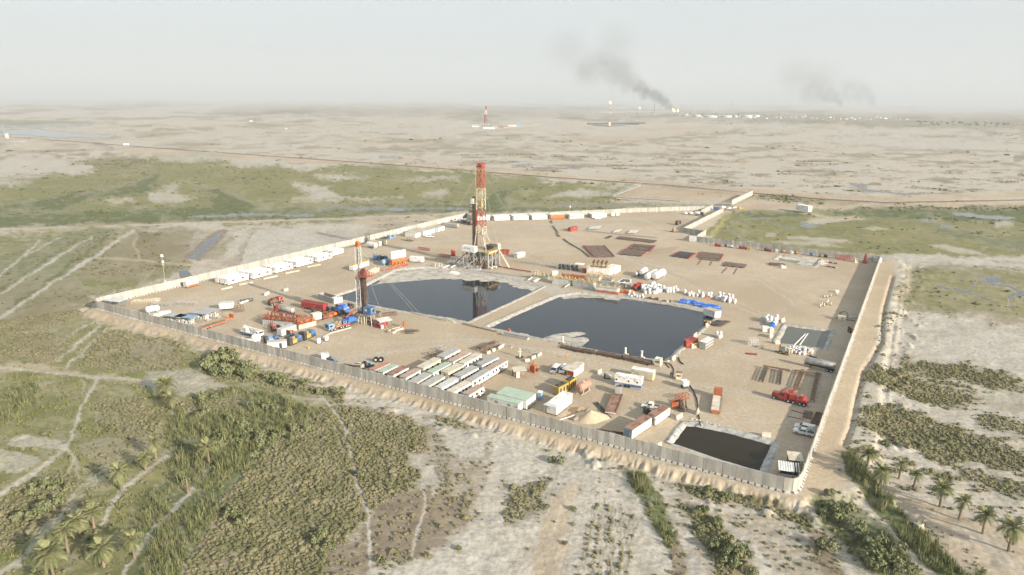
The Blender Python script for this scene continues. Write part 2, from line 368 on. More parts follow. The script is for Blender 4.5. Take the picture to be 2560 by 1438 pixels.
# --- marsh right of the entrance
area('grass', .97, 5, 9, (1815, 535), (1860, 528), (2050, 523), (2250, 520), (2560, 514), (2900, 505), (3400, 640), (2560, 640), (2380, 642), (2230, 636), (2100, 634), (1960, 618), (1770, 598), (1765, 585))
area('lush', .9, 5, 10, (1840, 535), (2000, 530), (2050, 535), (1990, 542), (1880, 548))
area('lush', .85, 5, 12, (2060, 527), (2250, 520), (2560, 518), (2900, 512), (2900, 545), (2560, 560), (2360, 552), (2200, 545), (2090, 540))
area('lush', .6, 5, 9, (2330, 565), (2440, 580), (2560, 605), (2800, 625), (2560, 632), (2420, 605), (2340, 585))
line('scrub', .75, 3, 7, 5, (2160, 523), (2320, 519), (2420, 524), (2560, 520))
line('scrub', .7, 3, 7, 5, (2330, 550), (2420, 575), (2460, 590), (2560, 580))
line('scrub', .6, 3, 6, 4, (2230, 570), (2290, 582), (2340, 590))
area('sand', .85, 3, 5, (2005, 558), (2030, 546), (2075, 543), (2140, 541), (2165, 548), (2100, 554), (2060, 560))
area('salt', .5, 3, 5, (2005, 558), (2060, 549), (2150, 545), (2100, 554), (2050, 560))
line('sand', .8, 2, 2, 4, (1995, 528), (2052, 540), (2075, 545))
area('water', .9, 2, 3, (2000, 553), (2016, 556), (2040, 563), (2050, 568), (2020, 569), (2003, 566))
line('water', .9, 1.2, 2, 2.5, (1850, 553), (1832, 560), (1821, 568), (1822, 573), (1838, 580), (1846, 590), (1866, 605))
line('water', .7, 1.2, 3, 2, (1905, 560), (1915, 552), (1930, 548), (1900, 546), (1860, 550))
line('water', .8, 1.5, 3, 2.5, (1940, 560), (1960, 570), (1985, 569))
line('water', .85, 1.5, 3, 3, (2110, 590), (2116, 584), (2122, 578)); line('water', .8, 1.5, 2, 3, (2148, 587), (2166, 588))
area('water', .85, 2, 4, (2380, 530), (2420, 532), (2500, 540), (2540, 546), (2520, 551), (2440, 543), (2390, 538))
area('water', .85, 2, 4, (2288, 546), (2320, 548), (2340, 556), (2310, 556)); area('water', .8, 2, 4, (2350, 560), (2385, 565), (2380, 571), (2355, 568))
line('mud', .8, 1, 2, 1.6, (2233, 594), (2238, 612), (2252, 620), (2260, 632))
for p in [((1960, 592), (2010, 590), (2120, 600), (2130, 606), (2060, 608), (1970, 598)), ((2150, 568), (2200, 566), (2230, 572), (2180, 574)),
   ((2320, 615), (2360, 612), (2440, 625), (2480, 640), (2380, 632)), ((2480, 556), (2530, 554), (2540, 568), (2490, 570)),
   ((1910, 586), (1935, 584), (1940, 592), (1915, 594)), ((1925, 602), (2050, 606), (2110, 616), (2020, 616), (1940, 608))]:
 area('mud', .4, 5, 5, *p); area('salt', .6, 3, 7, *p)
# --- right of the pad
area('salt', .85, 5, 12, (2205, 640), (2330, 640), (2460, 648), (2620, 660), (2900, 680), (2900, 672), (2620, 672), (2480, 664), (2300, 660), (2270, 690), (2260, 750), (2240, 700), (2215, 660))
area('scrub', .5, 15, 22, (2270, 660), (2340, 662), (2460, 672), (2600, 680), (3000, 720), (3000, 830), (2560, 790), (2480, 800), (2350, 780), (2260, 760), (2240, 730))
area('grass', .6, 6, 12, (2260, 745), (2320, 752), (2390, 770), (2390, 788), (2300, 782), (2250, 768))
area('grass', .7, 6, 14, (2300, 670), (2460, 675), (2700, 700), (2700, 800), (2500, 795), (2350, 775), (2270, 745), (2280, 700))
area('water', .8, 3, 12, (2440, 690), (2500, 694), (2530, 708), (2470, 706))
area('water', .75, 3, 12, (2530, 726), (2620, 738), (2620, 750), (2540, 742))
for p in [((2340, 714), (2390, 722), (2425, 735), (2470, 748), (2500, 752)), ((2440, 700), (2430, 718), (2400, 738)), ((2460, 706), (2520, 716), (2560, 730)), ((2530, 742), (2530, 760), (2524, 772))]:
 line('water', .85, 2, 6, 4, *p)
area('mud', .5, 6, 9, (2390, 770), (2560, 800), (2640, 810), (2560, 812), (2420, 796))
area('salt', .75, 10, 22, (2240, 800), (2320, 790), (2560, 815), (2900, 840), (2900, 985), (2560, 940), (2480, 935), (2300, 905), (2190, 915), (2200, 860))
area('mud', .35, 8, 18, (2230, 810), (2290, 840), (2270, 900), (2190, 910), (2210, 850))
area('scrub', .85, 15, 24, (2230, 905), (2330, 898), (2480, 925), (2530, 945), (2540, 960), (2560, 975), (2560, 985), (2430, 965), (2330, 935), (2250, 925))
area('scrub', .9, 15, 22, (2180, 925), (2230, 925), (2340, 955), (2420, 985), (2560, 1000), (2700, 1020), (2700, 1040), (2560, 1030), (2420, 1000), (2340, 1010), (2230, 985), (2170, 965))
area('scrub', .95, 15, 22, (2170, 1010), (2250, 1020), (2330, 1050), (2450, 1100), (2560, 1130), (2700, 1150), (2700, 1180), (2560, 1180), (2430, 1160), (2330, 1150), (2230, 1110), (2150, 1080))
area('salt', .8, 5, 12, (2150, 985), (2240, 1005), (2360, 1050), (2480, 1090), (2650, 1120), (2650, 1105), (2480, 1065), (2340, 1015), (2250, 990), (2170, 970))
area('salt', .6, 8, 16, (2430, 960), (2560, 985), (2700, 1000), (2700, 1040), (2560, 1050), (2430, 1020))
area('scrub', .7, 15, 22, (2440, 1030), (2560, 1060), (2700, 1085), (2700, 1120), (2560, 1100), (2440, 1060))
area('salt', .85, 5, 12, (2190, 1120), (2290, 1160), (2400, 1210), (2560, 1270), (2700, 1310), (2700, 1290), (2560, 1240), (2420, 1190), (2300, 1140), (2220, 1110))
area('scrub', .8, 15, 20, (2300, 1170), (2440, 1190), (2560, 1210), (2700, 1240), (2700, 1270), (2560, 1250), (2420, 1210), (2330, 1190))
area('sand', .95, 6, 8, (1998, 1250), (2010, 1200), (2205, 650), (2245, 655), (2235, 720), (2210, 780), (2190, 850), (2170, 930), (2140, 1000), (2120, 1080), (2120, 1130), (2085, 1200), (2060, 1260))
line('mud', .9, 2, 4, 4, (2228, 700), (2210, 770), (2205, 810), (2205, 850), (2180, 895), (2160, 925), (2150, 960), (2140, 1000))  # shade in the ditch, painted into the ground colour with the mud cover
area('sand', .7, 8, 14, (2120, 1150), (2200, 1200), (2300, 1250), (2450, 1300), (2560, 1330), (2700, 1380), (2700, 1500), (2480, 1500), (2380, 1400), (2280, 1300), (2200, 1240), (2130, 1180))
area('mud', .35, 8, 10, (2290, 1290), (2400, 1350), (2500, 1438), (2430, 1438), (2330, 1350))
area('salt', .4, 8, 14, (2380, 1300), (2500, 1350), (2560, 1438), (2480, 1400))
# --- strip in front of the near wall
area('sand', .95, 5, 8, (200, 790), (230, 765), (262, 772), (1964, 1240), (2010, 1240), (2060, 1250), (2080, 1200), (2120, 1180), (2130, 1210), (2060, 1265), (1950, 1265), (1800, 1230), (1600, 1175), (1400, 1120), (1200, 1060), (1000, 1003), (800, 950), (600, 895), (450, 858), (330, 830), (220, 800))
area('salt', .55, 6, 14, (860, 985), (960, 1000), (1100, 1040), (1260, 1085), (1240, 1105), (1090, 1068), (940, 1025))
area('scrub', .5, 5, 12, (1060, 1040), (1160, 1055), (1200, 1080), (1120, 1085))
# --- bottom left: overgrown plots
area('grass', .8, 14, 22, (-600, 600), (0, 585), (260, 570), (345, 572), (480, 660), (420, 700), (240, 745), (205, 790), (330, 838), (470, 870), (620, 915), (760, 955), (830, 985), (860, 1040), (760, 1120), (560, 1240), (430, 1438), (300, 1560), (-600, 1560))
area('scrub', .6, 10, 20, (-400, 700), (0, 690), (160, 690), (240, 740), (200, 790), (100, 830), (0, 850), (-400, 860))
area('scrub', .55, 8, 14, (150, 600), (330, 575), (420, 590), (470, 640), (480, 680), (300, 700), (200, 690))
area('lush', .5, 6, 12, (0, 640), (110, 590), (250, 575), (300, 575), (240, 640), (120, 740), (0, 800), (-200, 840), (-200, 700))
for (a, b, w) in [((228, 592), (-40, 760), 3.5), ((332, 578), (-10, 800), 5), ((150, 594), (60, 640), 2.5), ((100, 600), (0, 690), 3)]:
 line('salt', .95, 2, 5, w, a, b)
line('lush', .8, 3, 6, 6, (270, 590), (150, 680), (40, 760)); line('lush', .7, 3, 6, 5, (210, 590), (100, 660), (-20, 735))
line('sand', .7, 2, 3, 4, (335, 580), (345, 592), (332, 612), (345, 630), (350, 648))
line('sand', .75, 2, 3, 3, (225, 645), (330, 650), (440, 660), (520, 668), (600, 680))
line('sand', .6, 2, 3, 3, (390, 670), (350, 710), (330, 730))
area('mud', .55, 5, 10, (370, 590), (470, 580), (560, 570), (600, 572), (520, 640), (440, 660), (350, 640))
area('scrub', .55, 5, 10, (340, 585), (430, 572), (500, 572), (470, 620), (400, 660), (350, 640))
area('mud', .9, 2.5, 4, (458, 643), (500, 654), (530, 622), (566, 582), (572, 573), (545, 573), (505, 605))
area('water', .6, 2.5, 4, (466, 643), (496, 652), (526, 620), (560, 582), (548, 576), (510, 605))
area('water', .95, 2, 2, (445, 676), (468, 676), (484, 692), (452, 699))
area('mud', .45, 5, 8, (500, 640), (620, 570), (700, 572), (640, 640), (600, 665), (520, 660))
area('grass', .5, 4, 8, (512, 640), (560, 600), (575, 590), (590, 600), (540, 650))
area('salt', .85, 4, 9, (640, 575), (760, 570), (880, 565), (940, 572), (900, 600), (800, 640), (700, 655), (610, 668), (600, 650))
area('salt', .6, 4, 8, (560, 620), (600, 580), (625, 580), (590, 640), (560, 650))
line('mud', .7, 2, 3, 3, (632, 582), (616, 612), (602, 650))
line('scrub', .5, 2, 6, 4, (640, 668), (780, 630), (930, 590), (1010, 570))
area('mud', .4, 5, 12, (760, 580), (900, 572), (980, 560), (1060, 550), (1040, 562), (940, 592), (840, 615))
# plots and ditches nearer
for (a, b, w) in [((245, 815), (145, 900), 5), ((270, 820), (165, 918), 5), ((215, 812), (130, 880), 3.5), ((325, 838), (262, 915), 6)]:
 line('salt', .75, 2.5, 6, w, a, b)
area('scrub', .55, 6, 14, (250, 830), (320, 830), (440, 860), (470, 880), (440, 930), (300, 925), (200, 915))
area('mud', .45, 6, 12, (330, 850), (430, 860), (440, 920), (310, 925))
area('scrub', .5, 6, 12, (0, 850), (130, 830), (200, 840), (130, 910), (0, 910))
line('mud', .8, 2, 3, 5, (333, 856), (310, 890), (285, 922))
line('mud', .8, 2, 3, 5, (452, 876), (446, 900), (446, 922)); line('mud', .8, 2, 3, 7, (535, 900), (525, 918))
area('sand', .65, 5, 9, (-300, 900), (0, 905), (110, 912), (220, 935), (270, 935), (400, 955), (400, 965), (260, 952), (120, 930), (0, 930), (-300, 930))
line('salt', .6, 3, 5, 4, (-200, 915), (0, 918), (120, 930), (240, 945), (330, 948), (420, 955), (560, 965), (700, 985), (800, 1000))
line('salt', .8, 2.5, 4, 6, (245, 945), (225, 985), (205, 1020), (190, 1060), (172, 1105), (160, 1120))
line('salt', .7, 2.5, 4, 3, (200, 945), (212, 965), (208, 990))
line('salt', .85, 3, 5, 7, (165, 1122), (110, 1165), (50, 1205), (-60, 1270))
area('salt', .75, 4, 10, (20, 1100), (60, 1088), (150, 1105), (160, 1120), (80, 1120), (20, 1112))
area('salt', .6, 5, 12, (-100, 1110), (40, 1130), (110, 1150), (60, 1180), (-100, 1190))
line('salt', .7, 3, 4, 5, (170, 1125), (185, 1145), (172, 1180), (182, 1225)); line('salt', .6, 3, 4, 4, (190, 1140), (192, 1180), (203, 1215))
line('salt', .65, 4, 8, 7, (270, 1165), (200, 1225), (130, 1310), (60, 1390), (0, 1438), (-40, 1480))
line('salt', .5, 4, 8, 6, (300, 1150), (210, 1240), (90, 1330), (40, 1420))
line('salt', .7, 3, 6, 5, (425, 1020), (440, 1060), (450, 1082)); line('salt', .5, 3, 6, 3, (240, 1010), (244, 1070), (238, 1090))
PATHS = [((525, 1168), (470, 1235), (440, 1270), (385, 1325), (335, 1395), (300, 1450)), ((420, 1140), (345, 1195), (295, 1235), (268, 1275), (255, 1310))]
area('lush', .7, 8, 16, (0, 1000), (60, 960), (100, 950), (85, 1000), (50, 1050), (0, 1070), (-200, 1080))
area('salt', .6, 5, 14, (370, 930), (480, 925), (560, 960), (560, 985), (470, 985), (380, 975))
area('mud', .5, 6, 12, (200, 1100), (330, 1090), (400, 1060), (410, 1100), (330, 1150), (250, 1160), (200, 1130))
area('scrub', .6, 8, 16, (240, 1000), (340, 990), (400, 1040), (390, 1110), (260, 1080))
area('scrub', .8, 8, 16, (0, 1250), (60, 1210), (150, 1180), (200, 1200), (130, 1290), (0, 1370), (-200, 1420), (-200, 1300))
area('lush', .75, 10, 16, (430, 1030), (520, 975), (640, 970), (760, 1010), (830, 1060), (800, 1100), (700, 1140), (600, 1200), (540, 1300), (460, 1420), (430, 1480), (300, 1480), (330, 1300), (440, 1180), (420, 1100))
area('scrub', .9, 6, 12, (490, 905), (560, 885), (640, 925), (760, 960), (860, 985), (860, 1000), (700, 970), (560, 950), (510, 945))
area('scrub', .55, 6, 12, (440, 1000), (560, 985), (640, 1000), (560, 1030), (460, 1050))
area('scrub', .6, 6, 12, (700, 1120), (790, 1070), (800, 1090), (700, 1150), (610, 1180))
for p in PATHS:
 line('salt', .85, 3, 5, 7, *p)
# scrub slope in the middle
area('mud', .55, 8, 16, (430, 1480), (570, 1240), (640, 1150), (760, 1050), (830, 1010), (880, 1000), (1060, 1060), (1240, 1110), (1245, 1180), (1190, 1290), (1160, 1330), (1090, 1380), (1000, 1410), (850, 1400), (760, 1480))
area('scrub', .7, 6, 14, (430, 1480), (570, 1240), (640, 1150), (760, 1050), (830, 1010), (870, 1020), (1010, 1050), (1070, 1080), (1040, 1200), (1000, 1230), (960, 1250), (880, 1330), (830, 1380), (790, 1480))
area('mud', .75, 6, 10, (965, 1240), (1050, 1225), (1170, 1250), (1165, 1300), (1110, 1350), (1030, 1400), (930, 1400), (900, 1330))
area('mud', .8, 5, 8, (815, 1380), (870, 1355), (925, 1360), (930, 1420), (900, 1480), (800, 1480))
area('salt', .75, 6, 18, (1080, 1060), (1160, 1075), (1230, 1100), (1180, 1150), (1120, 1130))
area('salt', .55, 6, 16, (1000, 1120), (1060, 1140), (1110, 1200), (1080, 1240), (1040, 1180))
area('salt', .95, 8, 16, (1250, 1100), (1330, 1120), (1420, 1150), (1500, 1165), (1450, 1200), (1340, 1190), (1230, 1190))
area('salt', .5, 14, 26, (1240, 1100), (1560, 1180), (1610, 1260), (1700, 1440), (1720, 1560), (900, 1560), (960, 1420), (1060, 1405), (1180, 1300), (1220, 1200))
area('salt', .85, 8, 18, (1100, 1380), (1220, 1320), (1240, 1380), (1200, 1480), (960, 1480), (1000, 1425))
area('sand', .85, 6, 9, (1330, 1560), (1330, 1420), (1345, 1330), (1380, 1240), (1420, 1210), (1450, 1215), (1420, 1330), (1405, 1440), (1400, 1560))
area('mud', .45, 8, 16, (1240, 1200), (1350, 1190), (1400, 1220), (1360, 1300), (1270, 1290))
line('salt', .8, 3, 4, 5, (800, 990), (830, 1020), (862, 1060), (872, 1110), (884, 1160), (886, 1190), (900, 1230), (918, 1270), (922, 1330), (926, 1400), (935, 1480))
line('salt', .65, 3, 5, 4, (1052, 1200), (1060, 1260), (1045, 1320), (1030, 1370), (1035, 1420))
line('salt', .5, 3, 6, 4, (840, 1050), (860, 1130), (840, 1060)); line('salt', .45, 3, 6, 3, (1010, 1060), (1004, 1120), (1050, 1170))
line('salt', .7, 2.5, 4, 3, (1230, 1260), (1235, 1320), (1255, 1380), (1262, 1430)); line('salt', .6, 2.5, 4, 3, (1245, 1260), (1250, 1320), (1270, 1380))
for k in range(6):
 x0 = 1452 + k * 22
 line('mud', .8, 3, 6, 4.5, (x0 + 40, 1240 + k * 6), (x0 + 10, 1340), (x0 - 10, 1480))
 line('scrub', .85, 2.5, 6, 4, (x0 + 44, 1260 + k * 6), (x0 + 16, 1350), (x0 - 2, 1480))
rt = random.Random(9)
for k in range(20):
 u = k / 19; a = (1390 + u * 190 + rt.uniform(-8, 8), 1190 + rt.uniform(-14, 14) + u * 20); m = (1330 + u * 290 + rt.uniform(-10, 10), 1310); b = (1240 + u * 420 + rt.uniform(-14, 14), 1500)
 line(('salt', 'mud')[k % 2], .6, 1.5, 4, 2.2, a, m, b); line(('mud', 'salt')[k % 2], .45, 1.5, 4, 1.6, (a[0] + 5, a[1]), (m[0] + 7, m[1]), (b[0] + 9, b[1]))
area('scrub', .45, 6, 20, (1280, 1210), (1370, 1200), (1350, 1280), (1260, 1310))
# --- bottom right: ditches, reed strips, tamarisk
area('salt', .6, 8, 16, (1540, 1180), (1570, 1185), (1660, 1330), (1680, 1420), (1650, 1480), (1590, 1300))
area('lush', .85, 5, 8, (1556, 1180), (1610, 1185), (1650, 1240), (1690, 1330), (1690, 1390), (1665, 1370), (1620, 1290))
area('mud', .8, 5, 6, (1680, 1340), (1710, 1360), (1720, 1480), (1690, 1480), (1670, 1380))
area('salt', .75, 6, 12, (1670, 1280), (1720, 1330), (1770, 1438), (1790, 1500), (1740, 1500), (1710, 1360))
area('mud', .4, 8, 16, (1640, 1190), (1800, 1240), (1960, 1270), (2080, 1330), (2150, 1480), (1800, 1480), (1700, 1300))
area('scrub', .85, 6, 14, (1700, 1260), (1790, 1290), (1830, 1340), (1880, 1400), (1900, 1480), (1830, 1480), (1770, 1380), (1740, 1330))
area('scrub', .8, 6, 14, (1680, 1215), (1800, 1225), (1900, 1250), (1980, 1275), (2040, 1310), (2020, 1320), (1900, 1270), (1780, 1250))
area('salt', .55, 5, 12, (1780, 1280), (1860, 1330), (1960, 1438), (2000, 1480), (1940, 1480), (1860, 1390))
area('salt', .6, 5, 12, (1680, 1240), (1780, 1260), (1940, 1285), (1960, 1296), (1800, 1280))
area('mud', .85, 5, 6, (2005, 1315), (2060, 1340), (2090, 1390), (2130, 1480), (2080, 1480), (2040, 1400))
area('lush', .6, 8, 14, (2030, 1250), (2120, 1245), (2200, 1300), (2260, 1370), (2320, 1480), (2180, 1480), (2110, 1370), (2050, 1310))
area('lush', .9, 5, 6, (2105, 1145), (2135, 1140), (2200, 1230), (2290, 1310), (2400, 1420), (2440, 1480), (2380, 1480), (2280, 1370), (2180, 1270), (2110, 1190))
area('salt', .5, 6, 12, (2100, 1370), (2180, 1430), (2200, 1490), (2140, 1490))
# --- the pad itself
area('sand', 1.0, 2, 2, (240, 768), (302, 752), (1172, 549), (1780, 522), (1812, 528), (1708, 586), (1742, 603), (2199, 656), (2001, 1225), (1985, 1238), (1964, 1233))
for p in [((1560, 560), (1640, 575), (1690, 590), (1790, 610), (1900, 640), (1960, 680), (1985, 730), (1960, 780), (1880, 860), (1790, 910)),
   ((1700, 600), (1820, 640), (1930, 700), (1950, 740), (1990, 790)), ((1880, 870), (1960, 790), (1985, 735), (2070, 690)),
   ((1830, 880), (1800, 900), (1810, 920), (1900, 920), (2080, 930))]:
 line('mud', .4, 1.6, 2, 1.5, *p); line('mud', .34, 1.6, 2, 1.4, *[(x + 9, y + 3) for x, y in p])
rt = random.Random(3)
for p in [((300, 790), (480, 760), (700, 730), (900, 640), (1000, 610)), ((640, 770), (760, 720), (1000, 660)), ((420, 800), (560, 830), (700, 870), (830, 900), (1000, 880), (1200, 860)), ((1000, 860), (1200, 850), (1400, 880), (1600, 930), (1720, 960)),
   ((1000, 600), (1200, 590), (1400, 570), (1620, 545), (1740, 535)), ((1240, 640), (1400, 620), (1560, 640), (1700, 690), (1850, 760), (1950, 800)), ((1650, 930), (1780, 900), (1860, 830), (1960, 760)), ((1640, 980), (1760, 960), (1900, 990), (1980, 1010)),
   ((1840, 900), (1800, 1000), (1850, 1080), (1930, 1150)), ((1880, 860), (1830, 1000), (1900, 1100)), ((1100, 880), (1300, 900), (1400, 960), (1480, 1040)), ((1280, 960), (1480, 930), (1640, 920)), ((620, 850), (820, 900), (1000, 870)), ((1950, 700), (2080, 680), (2120, 700)),
   ((1400, 590), (1500, 620), (1650, 660), (1900, 690), (2000, 760)), ((1680, 600), (1600, 560), (1500, 555), (1300, 570), (1100, 600)), ((2020, 900), (2060, 930), (2020, 1000), (1950, 1060))]:
 for k in range(4):
  ox, oy = rt.uniform(-26, 26), rt.uniform(-9, 9); q = [(x + ox + rt.uniform(-6, 6), y + oy + rt.uniform(-2, 2)) for x, y in p]
  c = 'mud' if k % 2 else 'salt'; a = rt.uniform(.28, .52)
  line(c, a, 1.5, 3, .9, *q); line(c, a, 1.5, 3, .9, *[(x + 6, y + 2.5) for x, y in q])
for (x, y, r, s) in [(1165, 838, 12, .35), (1000, 860, 20, .2), (830, 880, 16, .3), (1020, 800, 22, .25), (1500, 700, 30, .25), (1290, 686, 40, .3), (1060, 660, 40, .25), (1960, 765, 16, .35), (2000, 770, 8, .4), (1700, 1020, 20, .25),
      (1480, 1000, 30, .25), (1290, 1030, 25, .25), (900, 790, 40, .3), (780, 800, 40, .25), (1190, 700, 60, .35), (1450, 745, 60, .35), (930, 845, 14, .3), (560, 790, 50, .2), (1380, 990, 30, .3), (1800, 955, 25, .2)]:
 area('mud', s, r * .3, r * .4, *[(x + r * math.cos(t), y + r * .42 * math.sin(t)) for t in np.linspace(0, 6.28, 9)[:-1]])
# the grey crust around the mud pits
area('salt', .5, 3, 7, (985, 672), (1060, 660), (1160, 668), (1300, 690), (1380, 712), (1440, 725), (1560, 738), (1540, 750), (1400, 745), (1360, 730), (1210, 700), (1100, 690), (1010, 690))
area('mud', .4, 3, 7, (1000, 676), (1100, 668), (1250, 690), (1370, 715), (1340, 735), (1200, 700), (1080, 690))
CH = ['salt', 'grass', 'lush', 'scrub', 'sand', 'mud', 'water']
def paint(px, py):
 """how much of each ground cover lies at surveyed positions"""
 n = px.shape[0]; C = np.zeros((n, len(CH)))
 wx = (fbm(px / 46, py / 20, 1, 4) - .5); wy = (fbm(px / 46 + 60, py / 20 - 40, 2, 4) - .5)
 qx = (fbm(px / 9, py / 4, 3, 3) - .5); qy = (fbm(px / 9 - 33, py / 4 + 21, 4, 3) - .5)
 # streaks of salt and dry weeds on the open plain
 s = .5 * fbm(px / 150, py / 10, 5, 5) + .5 * fbm(px / 48, py / 3.6, 35, 5)
 C[:, 0] = sstep(.48, .62, s) * .8 * sstep(256, 290, py)
 g = .5 * fbm(px / 120, py / 9, 6, 5) + .5 * fbm(px / 40, py / 3.4, 36, 5); k = sstep(.51, .64, g) * .5
 C *= (1 - k)[:, None]; C[:, 3] += k
 g = .45 * fbm(px / 90, py / 7, 8, 5) + .55 * fbm(px / 30, py / 2.8, 38, 5); k = sstep(.52, .63, g) * .7 * sstep(600, 480, py) * sstep(300, 400, py)
 C *= (1 - k)[:, None]; C[:, 5] += k
 g = fbm(px / 140, py / 9, 9, 4); k = sstep(.56, .70, g) * .28
 C *= (1 - k)[:, None]; C[:, 4] += k
 br = .55 + .9 * fbm(px / 60, py / 24, 7, 5)
 fine = fbm(px / 14, py / 6, 12, 4)
 for (ch, a, f, ra, kind, pts, w) in A_:
  P = [(float(x), float(y)) for x, y in pts]
  mg = f + ra * 1.5 + w + 4
  xs = [p[0] for p in P]; ys = [p[1] for p in P]
  i = np.nonzero((px > min(xs) - mg) & (px < max(xs) + mg) & (py > min(ys) - mg) & (py < max(ys) + mg))[0]
  if not len(i): continue
  x = px[i] + wx[i] * ra * 3.0 + qx[i] * ra * 2.2; y = py[i] + wy[i] * ra * 1.5 + qy[i] * ra * 1.1
  if kind == 'p': d = poly_sd(x, y, P)
  else: d = poly_sd(x, y, P, False) - w * .5
  m = a * sstep(f, -f, d)
  if ch in ('grass', 'scrub', 'lush', 'salt', 'mud') and ra > 5:
   m = m * np.clip(br[i] * (.62 + .76 * fine[i]), .0, 1.15)
  m = np.clip(m, 0, 1)
  c = CH.index(ch); C[i] *= (1 - m)[:, None]; C[i, c] += m
 return C
# ------------------------------------------------------------------ height of the land
_nd = np.array(PAD2[2]) - np.array(PAD2[0]); _nd = _nd / np.linalg.norm(_nd)
_rd = np.array(PAD2[4]) - np.array(PAD2[3]); _rd = _rd / np.linalg.norm(_rd)
GUT = near_line([(2232, 690), (2210, 770), (2205, 810), (2205, 850), (2180, 895), (2160, 925), (2150, 960), (2140, 1000), (2130, 1060), (2110, 1110)])
def height(x, y, wet=None):
 d = poly_sd(x, y, PAD2)
 # the strip right of the pad is level for another dozen metres
 rx = x - PAD2[3][0]; ry = y - PAD2[3][1]
 side = rx * _rd[1] - ry * _rd[0]; along = rx * _rd[0] + ry * _rd[1]
 right = sstep(-3, 4, side) * sstep(-4, 6, along) * sstep(300, 270, along)
 w1 = fbm(x / 9, y / 9, 21, 3) - .5
 dd = d - right * (9.5 + w1 * 7) + w1 * 2.4 * (1 - right)
 t = x * _nd[0] + y * _nd[1]
 gul = np.abs(fbm(t / 2.1, d / 7.0, 22, 3) - .5) * 2
 slope = sstep(1.6, 7.0, dd)
 z = OUT * slope
 mid = slope * (1 - slope) * 4
 z = z - mid * (.5 - gul) * 1.35 * np.where(d < 40, 1, 0)
 out = sstep(2.0, 8.0, dd)
 rough = (fbm(x / 14, y / 14, 23, 5) - .5) * 1.0 + (fbm(x / 3.1, y / 3.1, 24, 4) - .5) * .42
 heaps = sstep(.62, .8, fbm(x / 5, y / 5, 26, 3)) * .9 * sstep(1, 5, dd) * sstep(16, 9, dd)
 rr = np.sqrt(x * x + y * y)
 far = (fbm(x / 90, y / 60, 25, 5) - .5) * 5.0 * sstep(700, 1500, rr) * sstep(9000, 4000, rr)
 z = z + out * rough + heaps + far
 z = z + (1 - out) * ((fbm(x / 6, y / 6, 27, 4) - .5) * .10)
 z = z - .8 * np.exp(-(poly_sd(x, y, GUT, False) / .75) ** 2)
 for k, p in PITS.items():
  xs = [q[0] for q in p['w']]; ys = [q[1] for q in p['w']]
  i = np.nonzero((x > min(xs) - 4) & (x < max(xs) + 4) & (y > min(ys) - 4) & (y < max(ys) + 4))[0]
  if len(i):
   s = poly_sd(x[i], y[i], p['w']); z[i] = np.where(s < -.25, -1.6, z[i] * sstep(0, 1.5, s))
 if wet is not None: z = z * (1 - .92 * np.clip(wet * 1.4, 0, 1)) + OUT * .92 * np.clip(wet * 1.4, 0, 1) * (d > 3)
 return z
def ground_z(x, y):
 a = np.array([float(x)]); b = np.array([float(y)])
 return float(height(a, b)[0])
def build_ground():
 fine = np.radians(np.linspace(-47.5, 47.5, 1080))
 coarse = np.radians(np.linspace(47.5, 312.5, 90)[1:-1])
 yrows = np.concatenate([np.arange(1560, 300, -2.15), np.arange(300, 262, -1.1), [260, 258, 256, 254.5, 253.2, 252.2]])
 rng = CAM_H / np.tan(PITCH + np.arctan((yrows - 719) / FOC))
 rng = np.concatenate([np.linspace(30, rng[0] * .98, 30), rng])
 rng = rng[(rng > 0) & (rng < 60000)]; rng = np.unique(np.round(np.concatenate([rng, [30000, 62000]]), 3))
 def fan(ang, closed=False):
  a, r = np.meshgrid(ang, rng)            # rows: range
  return (r * np.sin(a)).ravel(), (r * np.cos(a)).ravel(), len(ang), len(rng)
 for nm, ang in (('ground', fine), ('ground_behind', np.concatenate([[fine[-1]], coarse, [fine[0] + 2 * math.pi]]))):
  x, y, na, nr = fan(ang)
  if nm == 'ground':
   px, py = to_map(x, y, np.where(poly_sd(x, y, PAD2) < 2, 0.0, OUT))
   C = paint(px, py)
   z = height(x, y, C[:, 6])
  else:
   C = np.zeros((len(x), len(CH))); z = height(x, y)
   C[:, 3] = sstep(.5, .6, fbm(x / 30, y / 30, 5, 4)) * .6
  V = np.stack([x, y, z], 1)
  i = np.arange(nr - 1)[:, None] * na + np.arange(na - 1)[None, :]
  F = np.stack([i, i + 1, i + 1 + na, i + na], -1).reshape(-1, 4)[:, ::-1]
  o = big_mesh(nm, V, F, ground_mat(), 'structure', None, True)
  me = o.data
  for an, cols_ in (('cover_a', (0, 1, 2)), ('cover_b', (3, 4, 5))):
   at = me.attributes.new(an, 'FLOAT_VECTOR', 'POINT')
   at.data.foreach_set('vector', np.ascontiguousarray(C[:, cols_], np.float32).ravel())
  at = me.attributes.new('wet', 'FLOAT', 'POINT'); at.data.foreach_set('value', np.ascontiguousarray(C[:, 6], np.float32))
 # a disc under the viewpoint closes the sheet
 n = 48; mb = MB()
 mb.add([(0, 0, OUT)] + [(30.5 * math.cos(t), 30.5 * math.sin(t), OUT) for t in np.linspace(0, 2 * math.pi, n + 1)[:-1]],
   [(0, 1 + k, 1 + (k + 1) % n) for k in range(n)])
 tag(mb.build('ground_below', ground_mat()), kind='structure')
